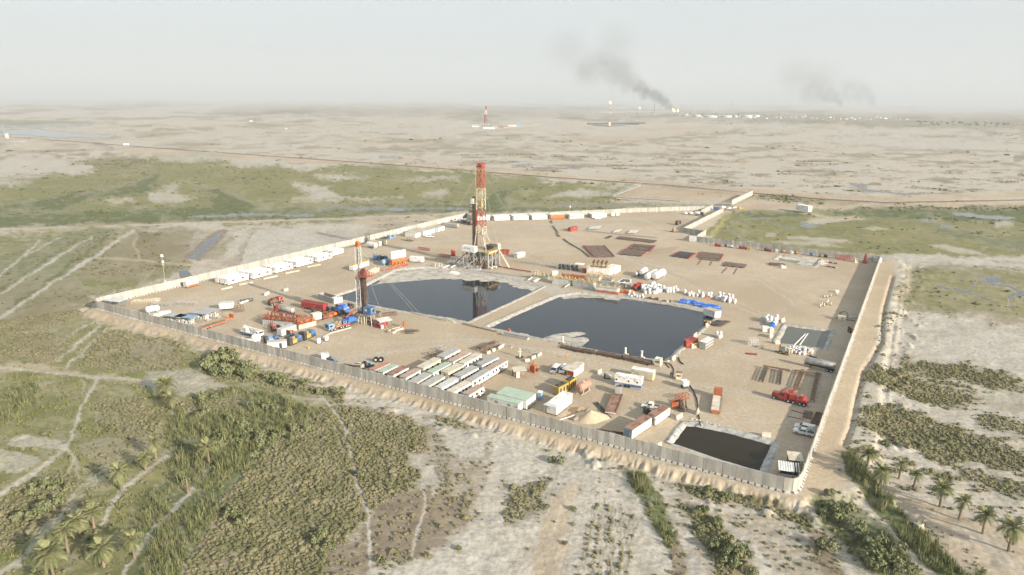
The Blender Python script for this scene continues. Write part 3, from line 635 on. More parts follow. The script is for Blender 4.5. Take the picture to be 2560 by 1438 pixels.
def ground_mat():
 if 'ground' in _mats: return _mats['ground']
 m = bpy.data.materials.new('ground_cover'); m.use_nodes = True; t = m.node_tree; N = t.nodes; L = t.links
 b = N['Principled BSDF']; b.inputs['Specular IOR Level'].default_value = 0.1
 g = N.new('ShaderNodeNewGeometry')
 def noise(s, d=6, ro=.6, off=0):
  n = N.new('ShaderNodeTexNoise'); n.inputs['Scale'].default_value = s; n.inputs['Detail'].default_value = d; n.inputs['Roughness'].default_value = ro
  if off:
   v = N.new('ShaderNodeVectorMath'); v.inputs[1].default_value = (off, -off * .7, off * .3); L.new(g.outputs['Position'], v.inputs[0]); L.new(v.outputs[0], n.inputs['Vector'])
  else: L.new(g.outputs['Position'], n.inputs['Vector'])
  return n.outputs['Fac']
 def mixc(f, a, bb):
  x = N.new('ShaderNodeMix'); x.data_type = 'RGBA'
  for k, s in (('Factor', f), ('A', a), ('B', bb)):
   if isinstance(s, tuple): x.inputs[k].default_value = (*s, 1)
   elif isinstance(s, float): x.inputs[k].default_value = s
   else: L.new(s, x.inputs[k])
  return x.outputs['Result']
 def ramp(v, a, c, lo=0.0, hi=1.0):
  r = N.new('ShaderNodeMapRange'); r.inputs['From Min'].default_value = a; r.inputs['From Max'].default_value = c
  r.inputs['To Min'].default_value = lo; r.inputs['To Max'].default_value = hi; L.new(v, r.inputs['Value']); return r.outputs[0]
 def math_(op, a, c):
  x = N.new('ShaderNodeMath'); x.operation = op
  for k, s in ((0, a), (1, c)):
   if isinstance(s, (int, float)): x.inputs[k].default_value = s
   else: L.new(s, x.inputs[k])
  return x.outputs[0]
 nf = noise(.9, 7, .65); nm = noise(.16, 6, .6, 31); nl = noise(.022, 5, .55, 77); nd = noise(2.6, 5, .6, 13)
 def attr(n):
  a = N.new('ShaderNodeAttribute'); a.attribute_name = n; s = N.new('ShaderNodeSeparateXYZ'); L.new(a.outputs['Vector'], s.inputs[0]); return s.outputs
 ca, cb = attr('cover_a'), attr('cover_b')
 wa = N.new('ShaderNodeAttribute'); wa.attribute_name = 'wet'
 def tone(c1, c2, nz, lo=.35, hi=.65): return mixc(ramp(nz, lo, hi), c1, c2)
 cover = {
  'mud': tone((.17, .14, .105), (.25, .205, .15), nm),
  'sand': mixc(ramp(nf, .38, .68, 0, .6), mixc(ramp(nl, .38, .62), tone((.50, .42, .315), (.435, .36, .265), nm), (.385, .312, .222)), (.29, .232, .165)),
  'salt': mixc(ramp(nf, .42, .62), tone((.485, .465, .42), (.41, .385, .335), nm), (.32, .29, .24)),
  'grass': mixc(ramp(nf, .4, .65), tone((.235, .215, .10), (.155, .165, .07), nl), tone((.26, .225, .13), (.115, .13, .055), nm)),
  'lush': mixc(ramp(nf, .4, .62), (.115, .13, .058), tone((.155, .165, .08), (.08, .095, .045), nm)),
  'scrub': mixc(ramp(nf, .42, .6), tone((.12, .115, .055), (.17, .145, .08), nm), (.23, .19, .125)),
 }
 base = mixc(ramp(nf, .35, .65), tone((.43, .39, .325), (.50, .465, .40), nm), (.35, .31, .25))
 jit = math_('ADD', math_('MULTIPLY', math_('SUBTRACT', nf, .5), 1.5), math_('MULTIPLY', math_('SUBTRACT', nm, .5), .8))
 for k, s in (('mud', cb['Z']), ('sand', cb['Y']), ('salt', ca['X']), ('grass', ca['Y']), ('lush', ca['Z']), ('scrub', cb['X'])):
  f = math_('ADD', math_('MULTIPLY', s, 1.25), math_('MULTIPLY', jit, math_('MULTIPLY', s, math_('SUBTRACT', 1.6, s))))
  x = N.new('ShaderNodeClamp'); L.new(f, x.inputs['Value'])
  base = mixc(x.outputs[0], base, cover[k])
 wet = N.new('ShaderNodeClamp')
 L.new(math_('SUBTRACT', math_('MULTIPLY', wa.outputs['Fac'], 2.6), math_('ADD', .75, math_('MULTIPLY', math_('SUBTRACT', nm, .5), 1.2))), wet.inputs['Value'])
 base = mixc(wet.outputs[0], base, (.05, .055, .05))
 L.new(base, b.inputs['Base Color'])
 L.new(ramp(wet.outputs[0], 0, 1, .95, .12), b.inputs['Roughness'])
 L.new(ramp(wet.outputs[0], 0, 1, .08, .5), b.inputs['Specular IOR Level'])
 bp = N.new('ShaderNodeBump'); bp.inputs['Distance'].default_value = .25
 L.new(ramp(wet.outputs[0], 0, 1, .55, 0), bp.inputs['Strength'])
 L.new(math_('ADD', nf, math_('MULTIPLY', nd, .4)), bp.inputs['Height']); L.new(bp.outputs[0], b.inputs['Normal'])
 _mats['ground'] = m; return m
build_ground()
# ------------------------------------------------------------------ haze over the whole plain
def build_haze():
 m = bpy.data.materials.new('dust_haze'); m.use_nodes = True; t = m.node_tree
 t.nodes.remove(t.nodes['Principled BSDF'])
 v = t.nodes.new('ShaderNodeVolumePrincipled')
 v.inputs['Color'].default_value = (.77, .82, .86, 1); v.inputs['Density'].default_value = 1.25e-4; v.inputs['Anisotropy'].default_value = 0.0
 t.links.new(v.outputs[0], t.nodes['Material Output'].inputs['Volume'])
 b = MB().box(-66000, 66000, -66000, 66000, -9, 760)
 tag(b.build('haze', m), kind='stuff')
build_haze()
# ------------------------------------------------------------------ mud pits: liner, water, crust
def water_mat(name, rgb, rough=.03, bump=.0, ior=1.36):
 m = bpy.data.materials.new(name); m.use_nodes = True; t = m.node_tree; b = t.nodes['Principled BSDF']
 b.inputs['Base Color'].default_value = (*rgb, 1); b.inputs['Roughness'].default_value = rough; b.inputs['IOR'].default_value = ior
 n = t.nodes.new('ShaderNodeTexNoise'); n.inputs['Scale'].default_value = .05; n.inputs['Detail'].default_value = 4
 g = t.nodes.new('ShaderNodeNewGeometry'); t.links.new(g.outputs['Position'], n.inputs['Vector'])
 r = t.nodes.new('ShaderNodeMapRange'); r.inputs['From Min'].default_value = .35; r.inputs['From Max'].default_value = .7
 r.inputs['To Min'].default_value = rough; r.inputs['To Max'].default_value = rough * 2.2; t.links.new(n.outputs['Fac'], r.inputs['Value']); t.links.new(r.outputs[0], b.inputs['Roughness'])
 if bump:
  n2 = t.nodes.new('ShaderNodeTexNoise'); n2.inputs['Scale'].default_value = .9; t.links.new(g.outputs['Position'], n2.inputs['Vector'])
  bp = t.nodes.new('ShaderNodeBump'); bp.inputs['Strength'].default_value = bump; bp.inputs['Distance'].default_value = .02
  t.links.new(n2.outputs['Fac'], bp.inputs['Height']); t.links.new(bp.outputs[0], b.inputs['Normal'])
 return m
def resample(P, step, jit=0.0, closed=True):
 out = []
 n = len(P)
 for i in range(n if closed else n - 1):
  a = Vector(P[i]); b = Vector(P[(i + 1) % n]); k = max(1, int((b - a).length / step))
  for j in range(k):
   q = a.lerp(b, j / k); out.append((q.x + rnd.uniform(-jit, jit), q.y + rnd.uniform(-jit, jit)))
 if not closed: out.append(tuple(P[-1]))
 return out
def ring_offsets(P):
 n = len(P); ar = sum(P[i][0] * P[(i + 1) % n][1] - P[(i + 1) % n][0] * P[i][1] for i in range(n))
 s = 1 if ar > 0 else -1; N_ = []
 for i in range(n):
  a = Vector(P[i - 1]); b = Vector(P[(i + 1) % n]); d = (b - a).normalized(); N_.append((d.y * s, -d.x * s))
 return N_
def build_pit(key, liner, wmat, name, lift=.35, wid=1.0, jt=1.0):
 p = PITS[key]; P = resample(p['w'], 1.6, .12)
 Nn = ring_offsets(P); n = len(P)
 prof = [(1.9 * wid, .02), (1.2 * wid, lift * .8), (.5, lift), (-.2, lift * .6), (-1.1, p['lv'] + .12), (-2.2, -1.25)]
 V = []
 for (o, z) in prof:
  for i in range(n):
   j = rnd.uniform(-.22, .22) * jt * (1 if abs(o) < 1.5 else 1.6); V.append((P[i][0] + Nn[i][0] * (o + j), P[i][1] + Nn[i][1] * (o + j), z + rnd.uniform(-.07, .07) * jt * (z > -.2)))
 F = []
 for k in range(len(prof) - 1):
  for i in range(n):
   F.append((k * n + i, k * n + (i + 1) % n, (k + 1) * n + (i + 1) % n, (k + 1) * n + i))
 mb = MB().add(V, F); o = mb.build('pit_bank', liner, None, True); fixnormals(o.data); tag(o, kind='structure')
 wv = [(x - nx * .8, y - ny * .8, p['lv']) for (x, y), (nx, ny) in zip(P, Nn)]
 w = MB().add(wv, [tuple(range(n))]).build('pit_water', wmat)
 if w.data.polygons[0].normal.z < 0: w.data.flip_normals()
 tag(w, kind='structure')
oil = water_mat('dark_oily_water', (.016, .021, .027), .03)
build_pit('A', 'liner', oil, 'a', .35, .7)
build_pit('B', 'liner', oil, 'b', .35, .7)
build_pit('C', 'linerdark', water_mat('brown_pit_water', (.026, .020, .011), .08, ior=1.17), 'c', .22, .45, .3)
build_pit('D', 'liner', water_mat('grey_green_pit_water', (.10, .105, .085), .08, ior=1.22), 'd', .25, .5)
build_pit('E', 'mudcrust', water_mat('olive_pit_water', (.16, .145, .07), .15), 'e', .25, .9)
def crust(px_pts, z, m, name='mud_crust', rag=1.2):
 P = resample([(W(*q, z).x, W(*q, z).y) for q in px_pts], 1.3)
 V = []
 for i, (x, y) in enumerate(P):
  a = (vnoise(np.array([x * .35]), np.array([y * .35]), 3)[0] - .5) * 2.2 * rag + (vnoise(np.array([x * 1.1]), np.array([y * 1.1]), 5)[0] - .5) * 1.2 * rag
  nx, ny = ring_offsets(P)[i] if False else (0, 0)
  V.append((x + a, y + a * .8, z))
 o = MB().add(V, [tuple(range(len(V)))]).build(name, m)
 if o.data.polygons[0].normal.z < 0: o.data.flip_normals()
 tag(o, kind='structure'); return o
crust([(1000, 672), (1060, 668), (1150, 672), (1255, 692), (1362, 716), (1340, 730), (1300, 722), (1282, 712), (1262, 706), (1200, 702), (1130, 697), (1080, 699), (1040, 702), (1010, 705), (960, 708), (925, 715), (985, 680)], -.41, 'mudcrust', rag=1.6)
crust([(1352, 848), (1385, 836), (1440, 830), (1462, 836), (1425, 846), (1470, 841), (1473, 852), (1458, 864), (1440, 867), (1400, 858)], -.41, 'mudcrust')
crust([(1290, 833), (1318, 836), (1330, 842), (1300, 842)], -.41, 'mudcrust', rag=.5)
crust([(1400, 741), (1450, 733), (1560, 744), (1550, 751), (1500, 746), (1450, 744), (1410, 748)], -.41, 'mudcrust')
crust([(1944, 646), (1955, 641), (2046, 650), (2030, 665), (1990, 660), (2000, 654), (1975, 650)], -.31, 'mudcrust', rag=.6)
# the bank between the two big pits
# ------------------------------------------------------------------ perimeter walls of concrete panels
AX = math.atan2(_nd[1], _nd[0])                       # direction of the near wall
AY = AX + math.pi / 2
def panel_mesh(h=3.6, w=1.47):
 mb = MB()
 mb.prism([(-.15, .45), (.15, .45), (.10, h), (-.10, h)], 0, w)
 mb.prism([(-.62, 0), (.62, 0), (.62, .22), (.16, .5), (-.16, .5), (-.62, .22)], .22, w - .22)
 o = mb.build('panel', 'concrete'); me = o.data; fixnormals(me); bpy.data.objects.remove(o)
 return me
PANEL = panel_mesh()
def wall(label, px, step=1.5, h=3.6, name='concrete_wall', world=None):
 P = [W(*p) for p in px] if world is None else world
 o = thing(name, label, 'wall', P[0], 0)
 carry = 0.0
 for a, b in zip(P[:-1], P[1:]):
  d = b - a; L = d.length; ang = math.atan2(d.y, d.x); n = max(1, round(L / step)); s = L / n
  for k in range(n):
   q = a + d * (k / n)
   c = bpy.data.objects.new('panel', PANEL); col.objects.link(c); c.parent = o
   c.location = (q.x - P[0].x + rnd.uniform(-.02, .02), q.y - P[0].y + rnd.uniform(-.02, .02), rnd.uniform(-.11, .05))
   c.rotation_euler = (rnd.uniform(-.012, .012), 0, ang + rnd.uniform(-.006, .006)); c.scale = (s / 1.5, 1, h / 3.6)
 return o
wall('long grey concrete panel wall along the near side of the site', [(243, 773), (1957, 1229.5)])
wall('rounded corner of concrete panels joining the near and right walls', [(1957, 1229.5), (1979, 1232.5), (1993, 1228), (2002, 1213)])
wall('sunlit concrete panel wall running along the right side of the site', [(2002, 1213), (2199, 656)])
wall('rounded concrete panel corner at the far left end of the near wall', [(304, 751.5), (262, 761), (243, 767), (243, 773)])
wall('long sunlit concrete wall behind the left row of white cabins', [(1166, 544), (304, 751.5)])
wall('short grey panel corner left of the derrick, where two far walls meet', [(1186, 551), (1172, 549), (1166, 544)])
wall('cream concrete wall behind the far row of white cabins', [(1760, 526), (1600, 531), (1186, 551)])
wall('short inner concrete wall of the entrance passage', [(1752, 536), (1781, 523)])
wall('tall pale concrete wall on the marsh side of the entrance passage', [(1708, 582), (1808, 530.5)])
wall('grey concrete return wall at the near end of the entrance passage', [(1757, 590), (1719, 584), (1708, 582)])
wall('curved bright concrete stub wall by the white guard hut', [(1742, 605), (1744, 600), (1764, 588)])
wall('grey concrete wall along the far right side of the site', [(2199, 656), (1970, 631), (1757, 607), (1742, 605)])
wall('grey panel wall of the fenced yard beyond the entrance', [(1829, 513), (1881, 488)], h=4.5)
# mesh fence of the yard, one post at a time
def yard_fence():
 o = thing('yard_fence', 'thin grey post fence round the bare sandy yard beyond the entrance', 'fence', W(1532, 494))
 b = W(1532, 494); pts = [(1829, 513), (1700, 508), (1532, 494), (1602, 465), (1880, 484)]
 post = MB().bar((0, 0, 0), (0, 0, 3.4), .32).build('post', 'steel'); pm = post.data; bpy.data.objects.remove(post)
 rail = MB()
 for p, q in zip(pts[:-1], pts[1:]):
  a = W(*p); c = W(*q); n = int((c - a).length / 6)
  for k in range(n):
   e = bpy.data.objects.new('post', pm); col.objects.link(e); e.parent = o; e.location = a.lerp(c, k / n) - b
  rail.bar(a - b + Vector((0, 0, 3)), c - b + Vector((0, 0, 3)), .22); rail.bar(a - b + Vector((0, 0, 1.6)), c - b + Vector((0, 0, .5)), .8)
 rail.build('rail', 'steel', o)
yard_fence()
# ------------------------------------------------------------------ cabins and containers
def edge(A, B, z=0.0):
 a = W(*A, z); b = W(*B, z); d = b - a
 return Vector((a.x, a.y, 0)), math.atan2(d.y, d.x), d.length
WIN = {}
def win_obj(parent, x, z, face, L, D, w=1.0, h=.9, mt='glass'):
 """window let into face 'f' (y=0), 'r' (x=L), 'l' (x=0)"""
 mb = MB()
 if face == 'f': mb.box(x - w / 2, x + w / 2, -.05, .02, z, z + h)
 elif face == 'r': mb.box(L - .02, L + .05, x - w / 2, x + w / 2, z, z + h)
 else: mb.box(-.05, .02, x - w / 2, x + w / 2, z, z + h)
 return mb.build('window', mt, parent)
def add_ac(o, x, y, z, s=.8):
 mb = MB().box(x, x + s, y - .45, y - .02, z, z + s * .75)
 a = mb.build('air_conditioner', 'ltgrey', o)
 MB().cyl((x + s * .4, y - .455, z + s * .37), (x + s * .4, y - .47, z + s * .37), s * .28, 10).build('grille', 'dark', a)
def body(o, L, D, h, wallm, roofm, over=.12, ribs=0, z0=.35, roof_t=.14, slope=0.0):
 mb = MB().box(0, L, 0, D, z0, h - roof_t)
 w = mb.build('wall', wallm, o)
 r = MB()
 if slope:
  r.prism([(-over, h - roof_t), (D + over, h - roof_t), (D + over, h - slope * .0), (D / 2, h + slope), (-over, h)], -over, L + over)
 else: r.box(-over, L + over, -over, D + over, h - roof_t + .003, h)
 ro = r.build('roof', roofm, o)
 sk = MB().box(.05, L - .05, .15, .4, 0, z0).box(.05, L - .05, D - .4, D - .15, 0, z0)
 sk.build('skid', 'dark', o)
 if ribs:
  rb = MB(); k = .3
  while k < L - .1:
   rb.box(k, k + .13, -.06, 0.0, z0 + .1, h - roof_t - .1); k += .34
  k = .3
  while k < D - .1:
   rb.box(L, L + .06, k, k + .13, z0 + .1, h - roof_t - .1); rb.box(-.06, 0, k, k + .13, z0 + .1, h - roof_t - .1); k += .34
  rb.build('ribs', wallm, w)
 # low ribs on the roof sheet
 rr = MB(); k = .6
 while k < L - .2:
  rr.box(k, k + .1, 0, D, h, h + .05); k += 1.2
 if not slope: rr.build('seams', roofm, ro)
 return w
def cabin_roof(LN, RN, FR, h, roofm, label, group, wallm='white', wins=4, door=True, cat='cabin', name='site_cabin', acs=1, ribs=0):
 """cabin seen from above: near-left, near-right and far-right roof corners in the photograph"""
 z = h
 rn, fr, ln = W(*RN, z), W(*FR, z), W(*LN, z)
 d = fr - rn; L = d.length; ang = math.atan2(d.y, d.x)
 nrm = Vector((-math.sin(ang), math.cos(ang), 0))
 D = min(3.4, max(2.3, abs((ln - rn).dot(nrm))))
 wa, wn_ = Vector((*PAD2[0], 0)), Vector((-_nd[1], _nd[0], 0))            # keep clear of the near wall
 for q in (rn, rn + nrm * D):
  gap = (q - wa).dot(wn_)
  if gap < 1.3: rn = rn + d.normalized() * (1.3 - gap) / max(.3, d.normalized().dot(wn_))
 L = (fr - rn).length
 o = thing(name, label, cat, (rn.x, rn.y, 0), ang, group)
 body(o, L, D, h, wallm, roofm, .16, ribs)
 r = random.Random(label)
 if wins:
  for k in range(wins):
   x = L * (k + .6) / (wins + .2)
   win_obj(o, x, 1.25, 'f', L, D, .9, .8)
   if acs and r.random() < .5: add_ac(o, x + .6, 0, 1.1)
 if door:
  x = L * r.uniform(.3, .7)
  dd = MB().box(x, x + .85, -.05, .02, .38, 2.3).build('door', 'grey', o)
  MB().box(x + .7, x + .78, -.1, -.05, 1.2, 1.3).build('handle', 'dark', dd)
 win_obj(o, D * .5, 1.3, 'l', L, D, .8, .7)
 return o
c1 = lambda x, y: (780 + x / 3.994, 780 + y / 3.994)
CAB = [  # near-left, near-right, far-right (enlargement of the cabin block), roof, label
 ((510, 600), (563, 612), (778, 510), 'roofred', 'long cabin with a bright rust red roof, leftmost of the cabin block'),
 ((588, 620), (650, 632), (858, 532), 'roofgreen', 'cabin with a pale green roof right beside the rust red one'),
 ((690, 645), (750, 660), (965, 550), 'roofrust', 'cabin with a blotchy rust stained roof, third from left along the wall'),
 ((815, 678), (875, 692), (1085, 575), 'roofpink', 'cabin with a faded pink red roof, fourth along the wall'),
 ((965, 690), (1045, 707), (1190, 620), 'roofgrey', 'short cabin with a flat grey roof beside the faded pink roof at the wall'),
 ((1080, 723), (1155, 742), (1328, 640), 'roofgrey', 'grey roofed cabin between the short grey cabin and the blue grey one at the wall'),
 ((1195, 765), (1260, 780), (1462, 665), 'ltgrey', 'ribbed white cabin with a blue grey roof in the row at the wall'),
 ((1325, 795), (1400, 808), (1592, 700), 'roofcream', 'cream roofed cabin at the wall with dark windows, second from the right end'),
 ((1455, 845), (1520, 855), (1718, 738), 'roofpink', 'brown roofed white cabin at the right end of the row at the wall'),
 ((1050, 540), (1115, 558), (1285, 470), 'roofcream', 'cream roofed cabin at the left end of the middle cabin row'),
 ((1143, 595), (1205, 608), (1390, 512), 'roofgreen', 'green roofed cabin in the middle cabin row'),
 ((1283, 592), (1362, 608), (1515, 528), 'roofcream', 'wide cream roofed cabin in the centre of the cabin block'),
 ((1412, 628), (1490, 645), (1665, 552), 'roofgrey', 'grey roofed cabin with many dark windows in the middle row'),
 ((1540, 680), (1600, 690), (1782, 580), 'roofgrey', 'long white cabin with a grey roof at the right end of the middle row'),
 ((1250, 435), (1325, 452), (1480, 370), 'roofgrey', 'grey roofed cabin at the far left corner of the cabin block'),
 ((1355, 490), (1412, 495), (1588, 400), 'roofpink', 'faded pink roofed cabin in the far cabin row'),
 ((1463, 500), (1520, 515), (1693, 420), 'roofcream', 'yellowish cream roofed cabin in the far cabin row'),
 ((1628, 520), (1700, 530), (1865, 450), 'roofgrey', 'grey roofed cabin second from the right in the far row'),
 ((1738, 562), (1790, 575), (1955, 478), 'roofpink', 'long white cabin with a brown red roof, right end of the far row')]
for k, (a, b, c, rm, lb) in enumerate(CAB):
 o = cabin_roof(c1(*a), c1(*b), c1(*c), 2.9, rm, lb, 'cabins in the block by the near wall', 'cream' if k in (4, 5, 9, 11) else 'white', wins=[3, 4, 2, 2, 3, 3, 3, 5, 3, 3, 4, 3, 6, 4, 3, 2, 5, 2, 5][k], ribs=1 if k in (6,) else 0)
def box_cabin(A, B, depth, h, wallm, roofm, label, cat='cabin', name='site_cabin', group=None, wins=(), rwins=(), ribs=0, doors=(), slope=0.0, lift=.35, back=0.0, z=0.0):
 p, ang, L = edge(A, B)
 n = Vector((-math.sin(ang), math.cos(ang), 0))
 p = p + n * back; p.z = z
 o = thing(name, label, cat, p, ang, group)
 body(o, L, depth, h, wallm, roofm, .06, ribs, lift, slope=slope)
 for x in wins: win_obj(o, L * x, h * .48, 'f', L, depth, 1.1, .85)
 for x in rwins: win_obj(o, depth * x, h * .45, 'r', L, depth, .7, .8)
 for x in doors:
  dd = MB().box(L * x, L * x + .95, -.05, .02, lift, h - .5).build('door', 'dark', o)
  MB().box(L * x + .75, L * x + .83, -.1, -.05, 1.2, 1.3).build('handle', 'steel', dd)
 return o
# --- left row of white cabins, in clusters
LEFT = [((570.5, 714), (622, 700.2), 3, (.25, .72), 'nearest'), ((634.4, 699), (680.7, 686.4), 3, (.3, .74), 'second'), ((689.5, 684.4), (733.3, 672.7), 3, (.3, .78), 'third'),
  ((742, 670.2), (783.4, 658.9), 3, (.85,), 'fourth'), ((794.6, 656.4), (830.9, 646.4), 3, (.4, .82), 'fifth'), ((833, 641), (859, 633.8), 2, (), 'farthest')]
for (A, B, n, wn, od) in LEFT:
 for k in range(n):
  where = ['front cabin', 'middle cabin', 'rear cabin next to the wall'][k] if n == 3 else ['front cabin', 'rear cabin'][k]
  o = box_cabin(A, B, 2.4, 3.0, 'white', 'white', 'white %s of the %s cluster along the left wall' % (where, od), group='white cabins along the left wall', wins=wn if k == 0 else (), back=k * 3.3)
  if k == 0:
   p, ang, L = edge(A, B)
   MB().box(-.05, -.9, 1, 1.6, .6, 1.3).build('air_conditioner', 'ltgrey', o)
# a logo on the third cluster's front cabin is only a blue smudge in the photograph: kept as a small blue panel
o = bpy.data.objects['site_cabin']
# --- far row of white cabins along the back wall
BACK = [((1192, 553.0), (1225, 551.6), 'white', (), 'just right of the derrick'), ((1236.6, 553), (1275.2, 551.7), 'white', (), 'second from the derrick'), ((1284.2, 551.7), (1321.9, 550.2), 'white', (.2,), 'third from the derrick'),
  ((1331, 550.5), (1368.4, 549.2), 'white', (), 'left of the orange fronted cabin'), ((1377, 548.6), (1411, 548), 'rustor', (), 'with the orange front'),
  ((1424.5, 548), (1459.7, 546.9), 'white', (.15, .85), 'with two dark windows'), ((1481, 546), (1516.4, 544.5), 'white', (), 'at the right end of the far row')]
for (A, B, m, wn, od) in BACK:
 for k in range(3):
  wm = m if k == 0 else 'white'
  if m == 'rustor' and k == 0: wm = 'orange'
  pre = ['front cabin', 'middle cabin', 'rear cabin'][k]
  o = box_cabin(A, B, 2.45, 3.1, wm, 'yellow' if (m == 'rustor' and k == 0) else 'white', ('orange fronted cabin in the far row of white cabins' if (m == 'rustor' and k == 0) else
      'white %s of the far cluster %s' % (pre, od)), group='white cabins along the far wall', wins=wn if k == 0 else (), back=k * 3.2)
  MB().box(-.05, -.8, .8, 1.9, .5, 2.2).build('air_conditioner', 'grey', o)
box_cabin((1488, 549.2), (1503, 548.3), 1.6, 1.5, 'white', 'white', 'low white stair unit in front of the rightmost far cabin', 'steps', 'entrance_steps')
box_cabin((1529, 541), (1537.5, 540.5), 2.4, 2.5, 'white', 'white', 'small white cube unit right of the far cabin row', 'tank', 'storage_cube', group='small units at the far wall')
box_cabin((1540.5, 540.6), (1548.5, 540.2), 2.4, 2.5, 'cream', 'white', 'small cream cube unit at the very right of the far cabin row', 'tank', 'storage_cube', group='small units at the far wall')
# small orange and white cabin by itself at the left wall
o = box_cabin((468, 721), (498, 713.4), 2.6, 2.9, 'white', 'white', 'small white cabin with an orange lower half standing alone by the left wall')
p, ang, L = edge((468, 721), (498, 713.4)); MB().box(-.02, L + .02, -.06, -.02, .36, 1.3).build('lower_panel', 'orange', o)
# --- single boxes all over the pad: A, B = foot of the face towards the viewer
c2 = lambda x, y: (1260 + x / 4.794, 820 + y / 4.794)
c3 = lambda x, y: (1640 + x / 3.785, 880 + y / 3.785)
c4 = lambda x, y: (1700 + x / 4.229, 600 + y / 4.229)
c6 = lambda x, y: (880 + x / 8.51, 500 + y / 8.51)
c8 = lambda x, y: (1640 + x / 4.414, 500 + y / 4.414)
cA = lambda x, y: (640 + x / 7.988, 720 + y / 7.988)
cB = lambda x, y: (1080 + x / 9.846, 560 + y / 9.846)
cC = lambda x, y: (1300 + x / 6.737, 640 + y / 6.737)
cL = lambda x, y: (200 + x / 3.994, 560 + y / 3.994)
cM = lambda x, y: (560 + x / 4.23, 560 + y / 4.23)
cD = lambda x, y: (1440 + x / 7.111, 800 + y / 7.111)
cE = lambda x, y: (1300 + x / 4.23, 480 + y / 4.23)
def end_box(A, B, length, h, wallm, roofm, label, cat='container', name='shipping_container', group=None, ribs=1, **k):
 """container whose narrow end A-B faces the viewer"""
 return box_cabin(A, B, length, h, wallm, roofm, label, cat, name, group, ribs=ribs, lift=.15, **k)
end_box(c2(1530, 1340), c2(1765, 1180), 2.45, 2.75, 'white', 'roofrust', 'white container with a rusted roof and blue grey door end near the brown pit')
o = bpy.data.objects['shipping_container']; dp = MB().box(-.1, -.065, .08, 2.37, .25, 2.6).build('door', 'ltblue', o)
MB().box(-.16, -.1, .5, .56, .3, 2.55).box(-.16, -.1, 1.0, 1.06, .3, 2.55).box(-.16, -.1, 1.4, 1.46, .3, 2.55).box(-.16, -.1, 1.9, 1.96, .3, 2.55).box(-.13, -.1, 1.2, 1.24, .25, 2.6).build('lock_bar', 'grey', dp)
end_box(c2(1813, 1172), c2(1985, 1055), 2.45, 2.75, 'white', 'roofrust', 'white container with brown roof and two roof vents beside the pickup')
box_cabin(c1(1840, 905), c1(2140, 982), 5.6, 3.0, 'white', 'roofgreen', 'wide double cabin with a green roof right of the cabin block', 'cabin', 'site_cabin', ribs=1, wins=(.3, .55), rwins=(.5,))
box_cabin(c1(1745, 930), c1(2060, 1010), 2.5, 2.7, 'white', 'roofgreen', 'lower ribbed cabin with a green roof closest to the near wall', 'cabin', 'site_cabin', ribs=1, wins=(.3, .7))
o = box_cabin(c2(628, 1060), c2(815, 912), 3.1, 3.4, 'white', 'white', 'tall white cabin with a grey lean-to canopy end near the sand heap', 'cabin')
MB().box(-1.6, 0, -.25, 3.4, 3.25, 3.36).build('canopy', 'ltgrey', o); MB().bar((-1.5, 0, 0), (-1.5, 0, 3.25), .1).bar((-1.5, 3.1, 0), (-1.5, 3.1, 3.25), .1).build('post', 'steel', o)
box_cabin(c1(2250, 880), c1(2287, 886), 1.5, 2.5, 'ltblue', 'white', 'tiny white and light blue toilet box beside the green roofed cabin', 'toilet', 'site_toilet', lift=.1, rwins=())
# white shade hut with open sides
def shade_hut(A, B, D, h, label, roofm='roofcream', back='wood', cat='shelter', slope=.3):
 p, ang, L = edge(A, B); o = thing('shade_shelter', label, cat, p, ang)
 MB().add([(-.3, -.4, h), (L + .3, -.4, h), (L + .3, D + .3, h + slope), (-.3, D + .3, h + slope), (-.3, -.4, h + .12), (L + .3, -.4, h + .12), (L + .3, D + .3, h + slope + .12), (-.3, D + .3, h + slope + .12)],
    [(3, 2, 1, 0), (4, 5, 6, 7), (0, 1, 5, 4), (1, 2, 6, 5), (2, 3, 7, 6), (3, 0, 4, 7)]).build('roof', roofm, o)
 pm = MB().bar((0, 0, 0), (0, 0, h), .14).build('post', 'wood', o)
 for x, y in ((L, 0), (L, D), (0, D)):
  q = pm.copy(); col.objects.link(q); q.location = (x, y, 0)
 if back: MB().box(0, L, D - .1, D - .02, .1, h - .3).build('back_panel', back, o)
 return o
o = shade_hut(c2(122, 612), c2(262, 600), 2.6, 2.6, 'small timber shelter with a pale flat roof between the cabins and the vans')
MB().box(.9, 1.9, .5, 1.4, .1, 2.0).build('fridge', 'white', o)
end_box(c2(1322, 690), c2(1640, 742), 2.8, 3.4, 'white', 'white', 'white trailer cabin with a dark blue band standing on twin wheels', 'trailer', 'trailer_cabin', ribs=0)
o = bpy.data.objects['trailer_cabin']; p, ang, L = edge(c2(1322, 690), c2(1640, 742))
MB().box(-.02, L + .03, -.05, 2.83, .35, 1.25).build('blue_band', 'blue', o)
for x in (L * .42, L * .55): MB().cyl((x, -.2, .45), (x, .25, .45), .45, 12).build('wheel', 'black', o)
for x in (.07, .53, .85): win_obj(o, L * x, 1.9, 'f', L, 2.8, .5, .5)
end_box(c2(1480, 640), c2(1745, 690), 2.6, 3.0, 'cream', 'white', 'plain cream container with a white roof right behind the blue banded trailer', ribs=1, back=3.6)
o = end_box(c2(835, 600), c2(955, 520), 2.6, 3.0, 'white', 'roofcream', 'white hut with a red painted end and a pale flat roof beside the vans', 'hut', 'site_hut', ribs=0)
MB().box(-.06, -.02, 0, 2.6, .6, 2.4).build('red_panel', 'red', o); MB().box(-2.2, 3.2, -.9, 3.2, 3.02, 3.14).build('canopy', 'roofcream', o)
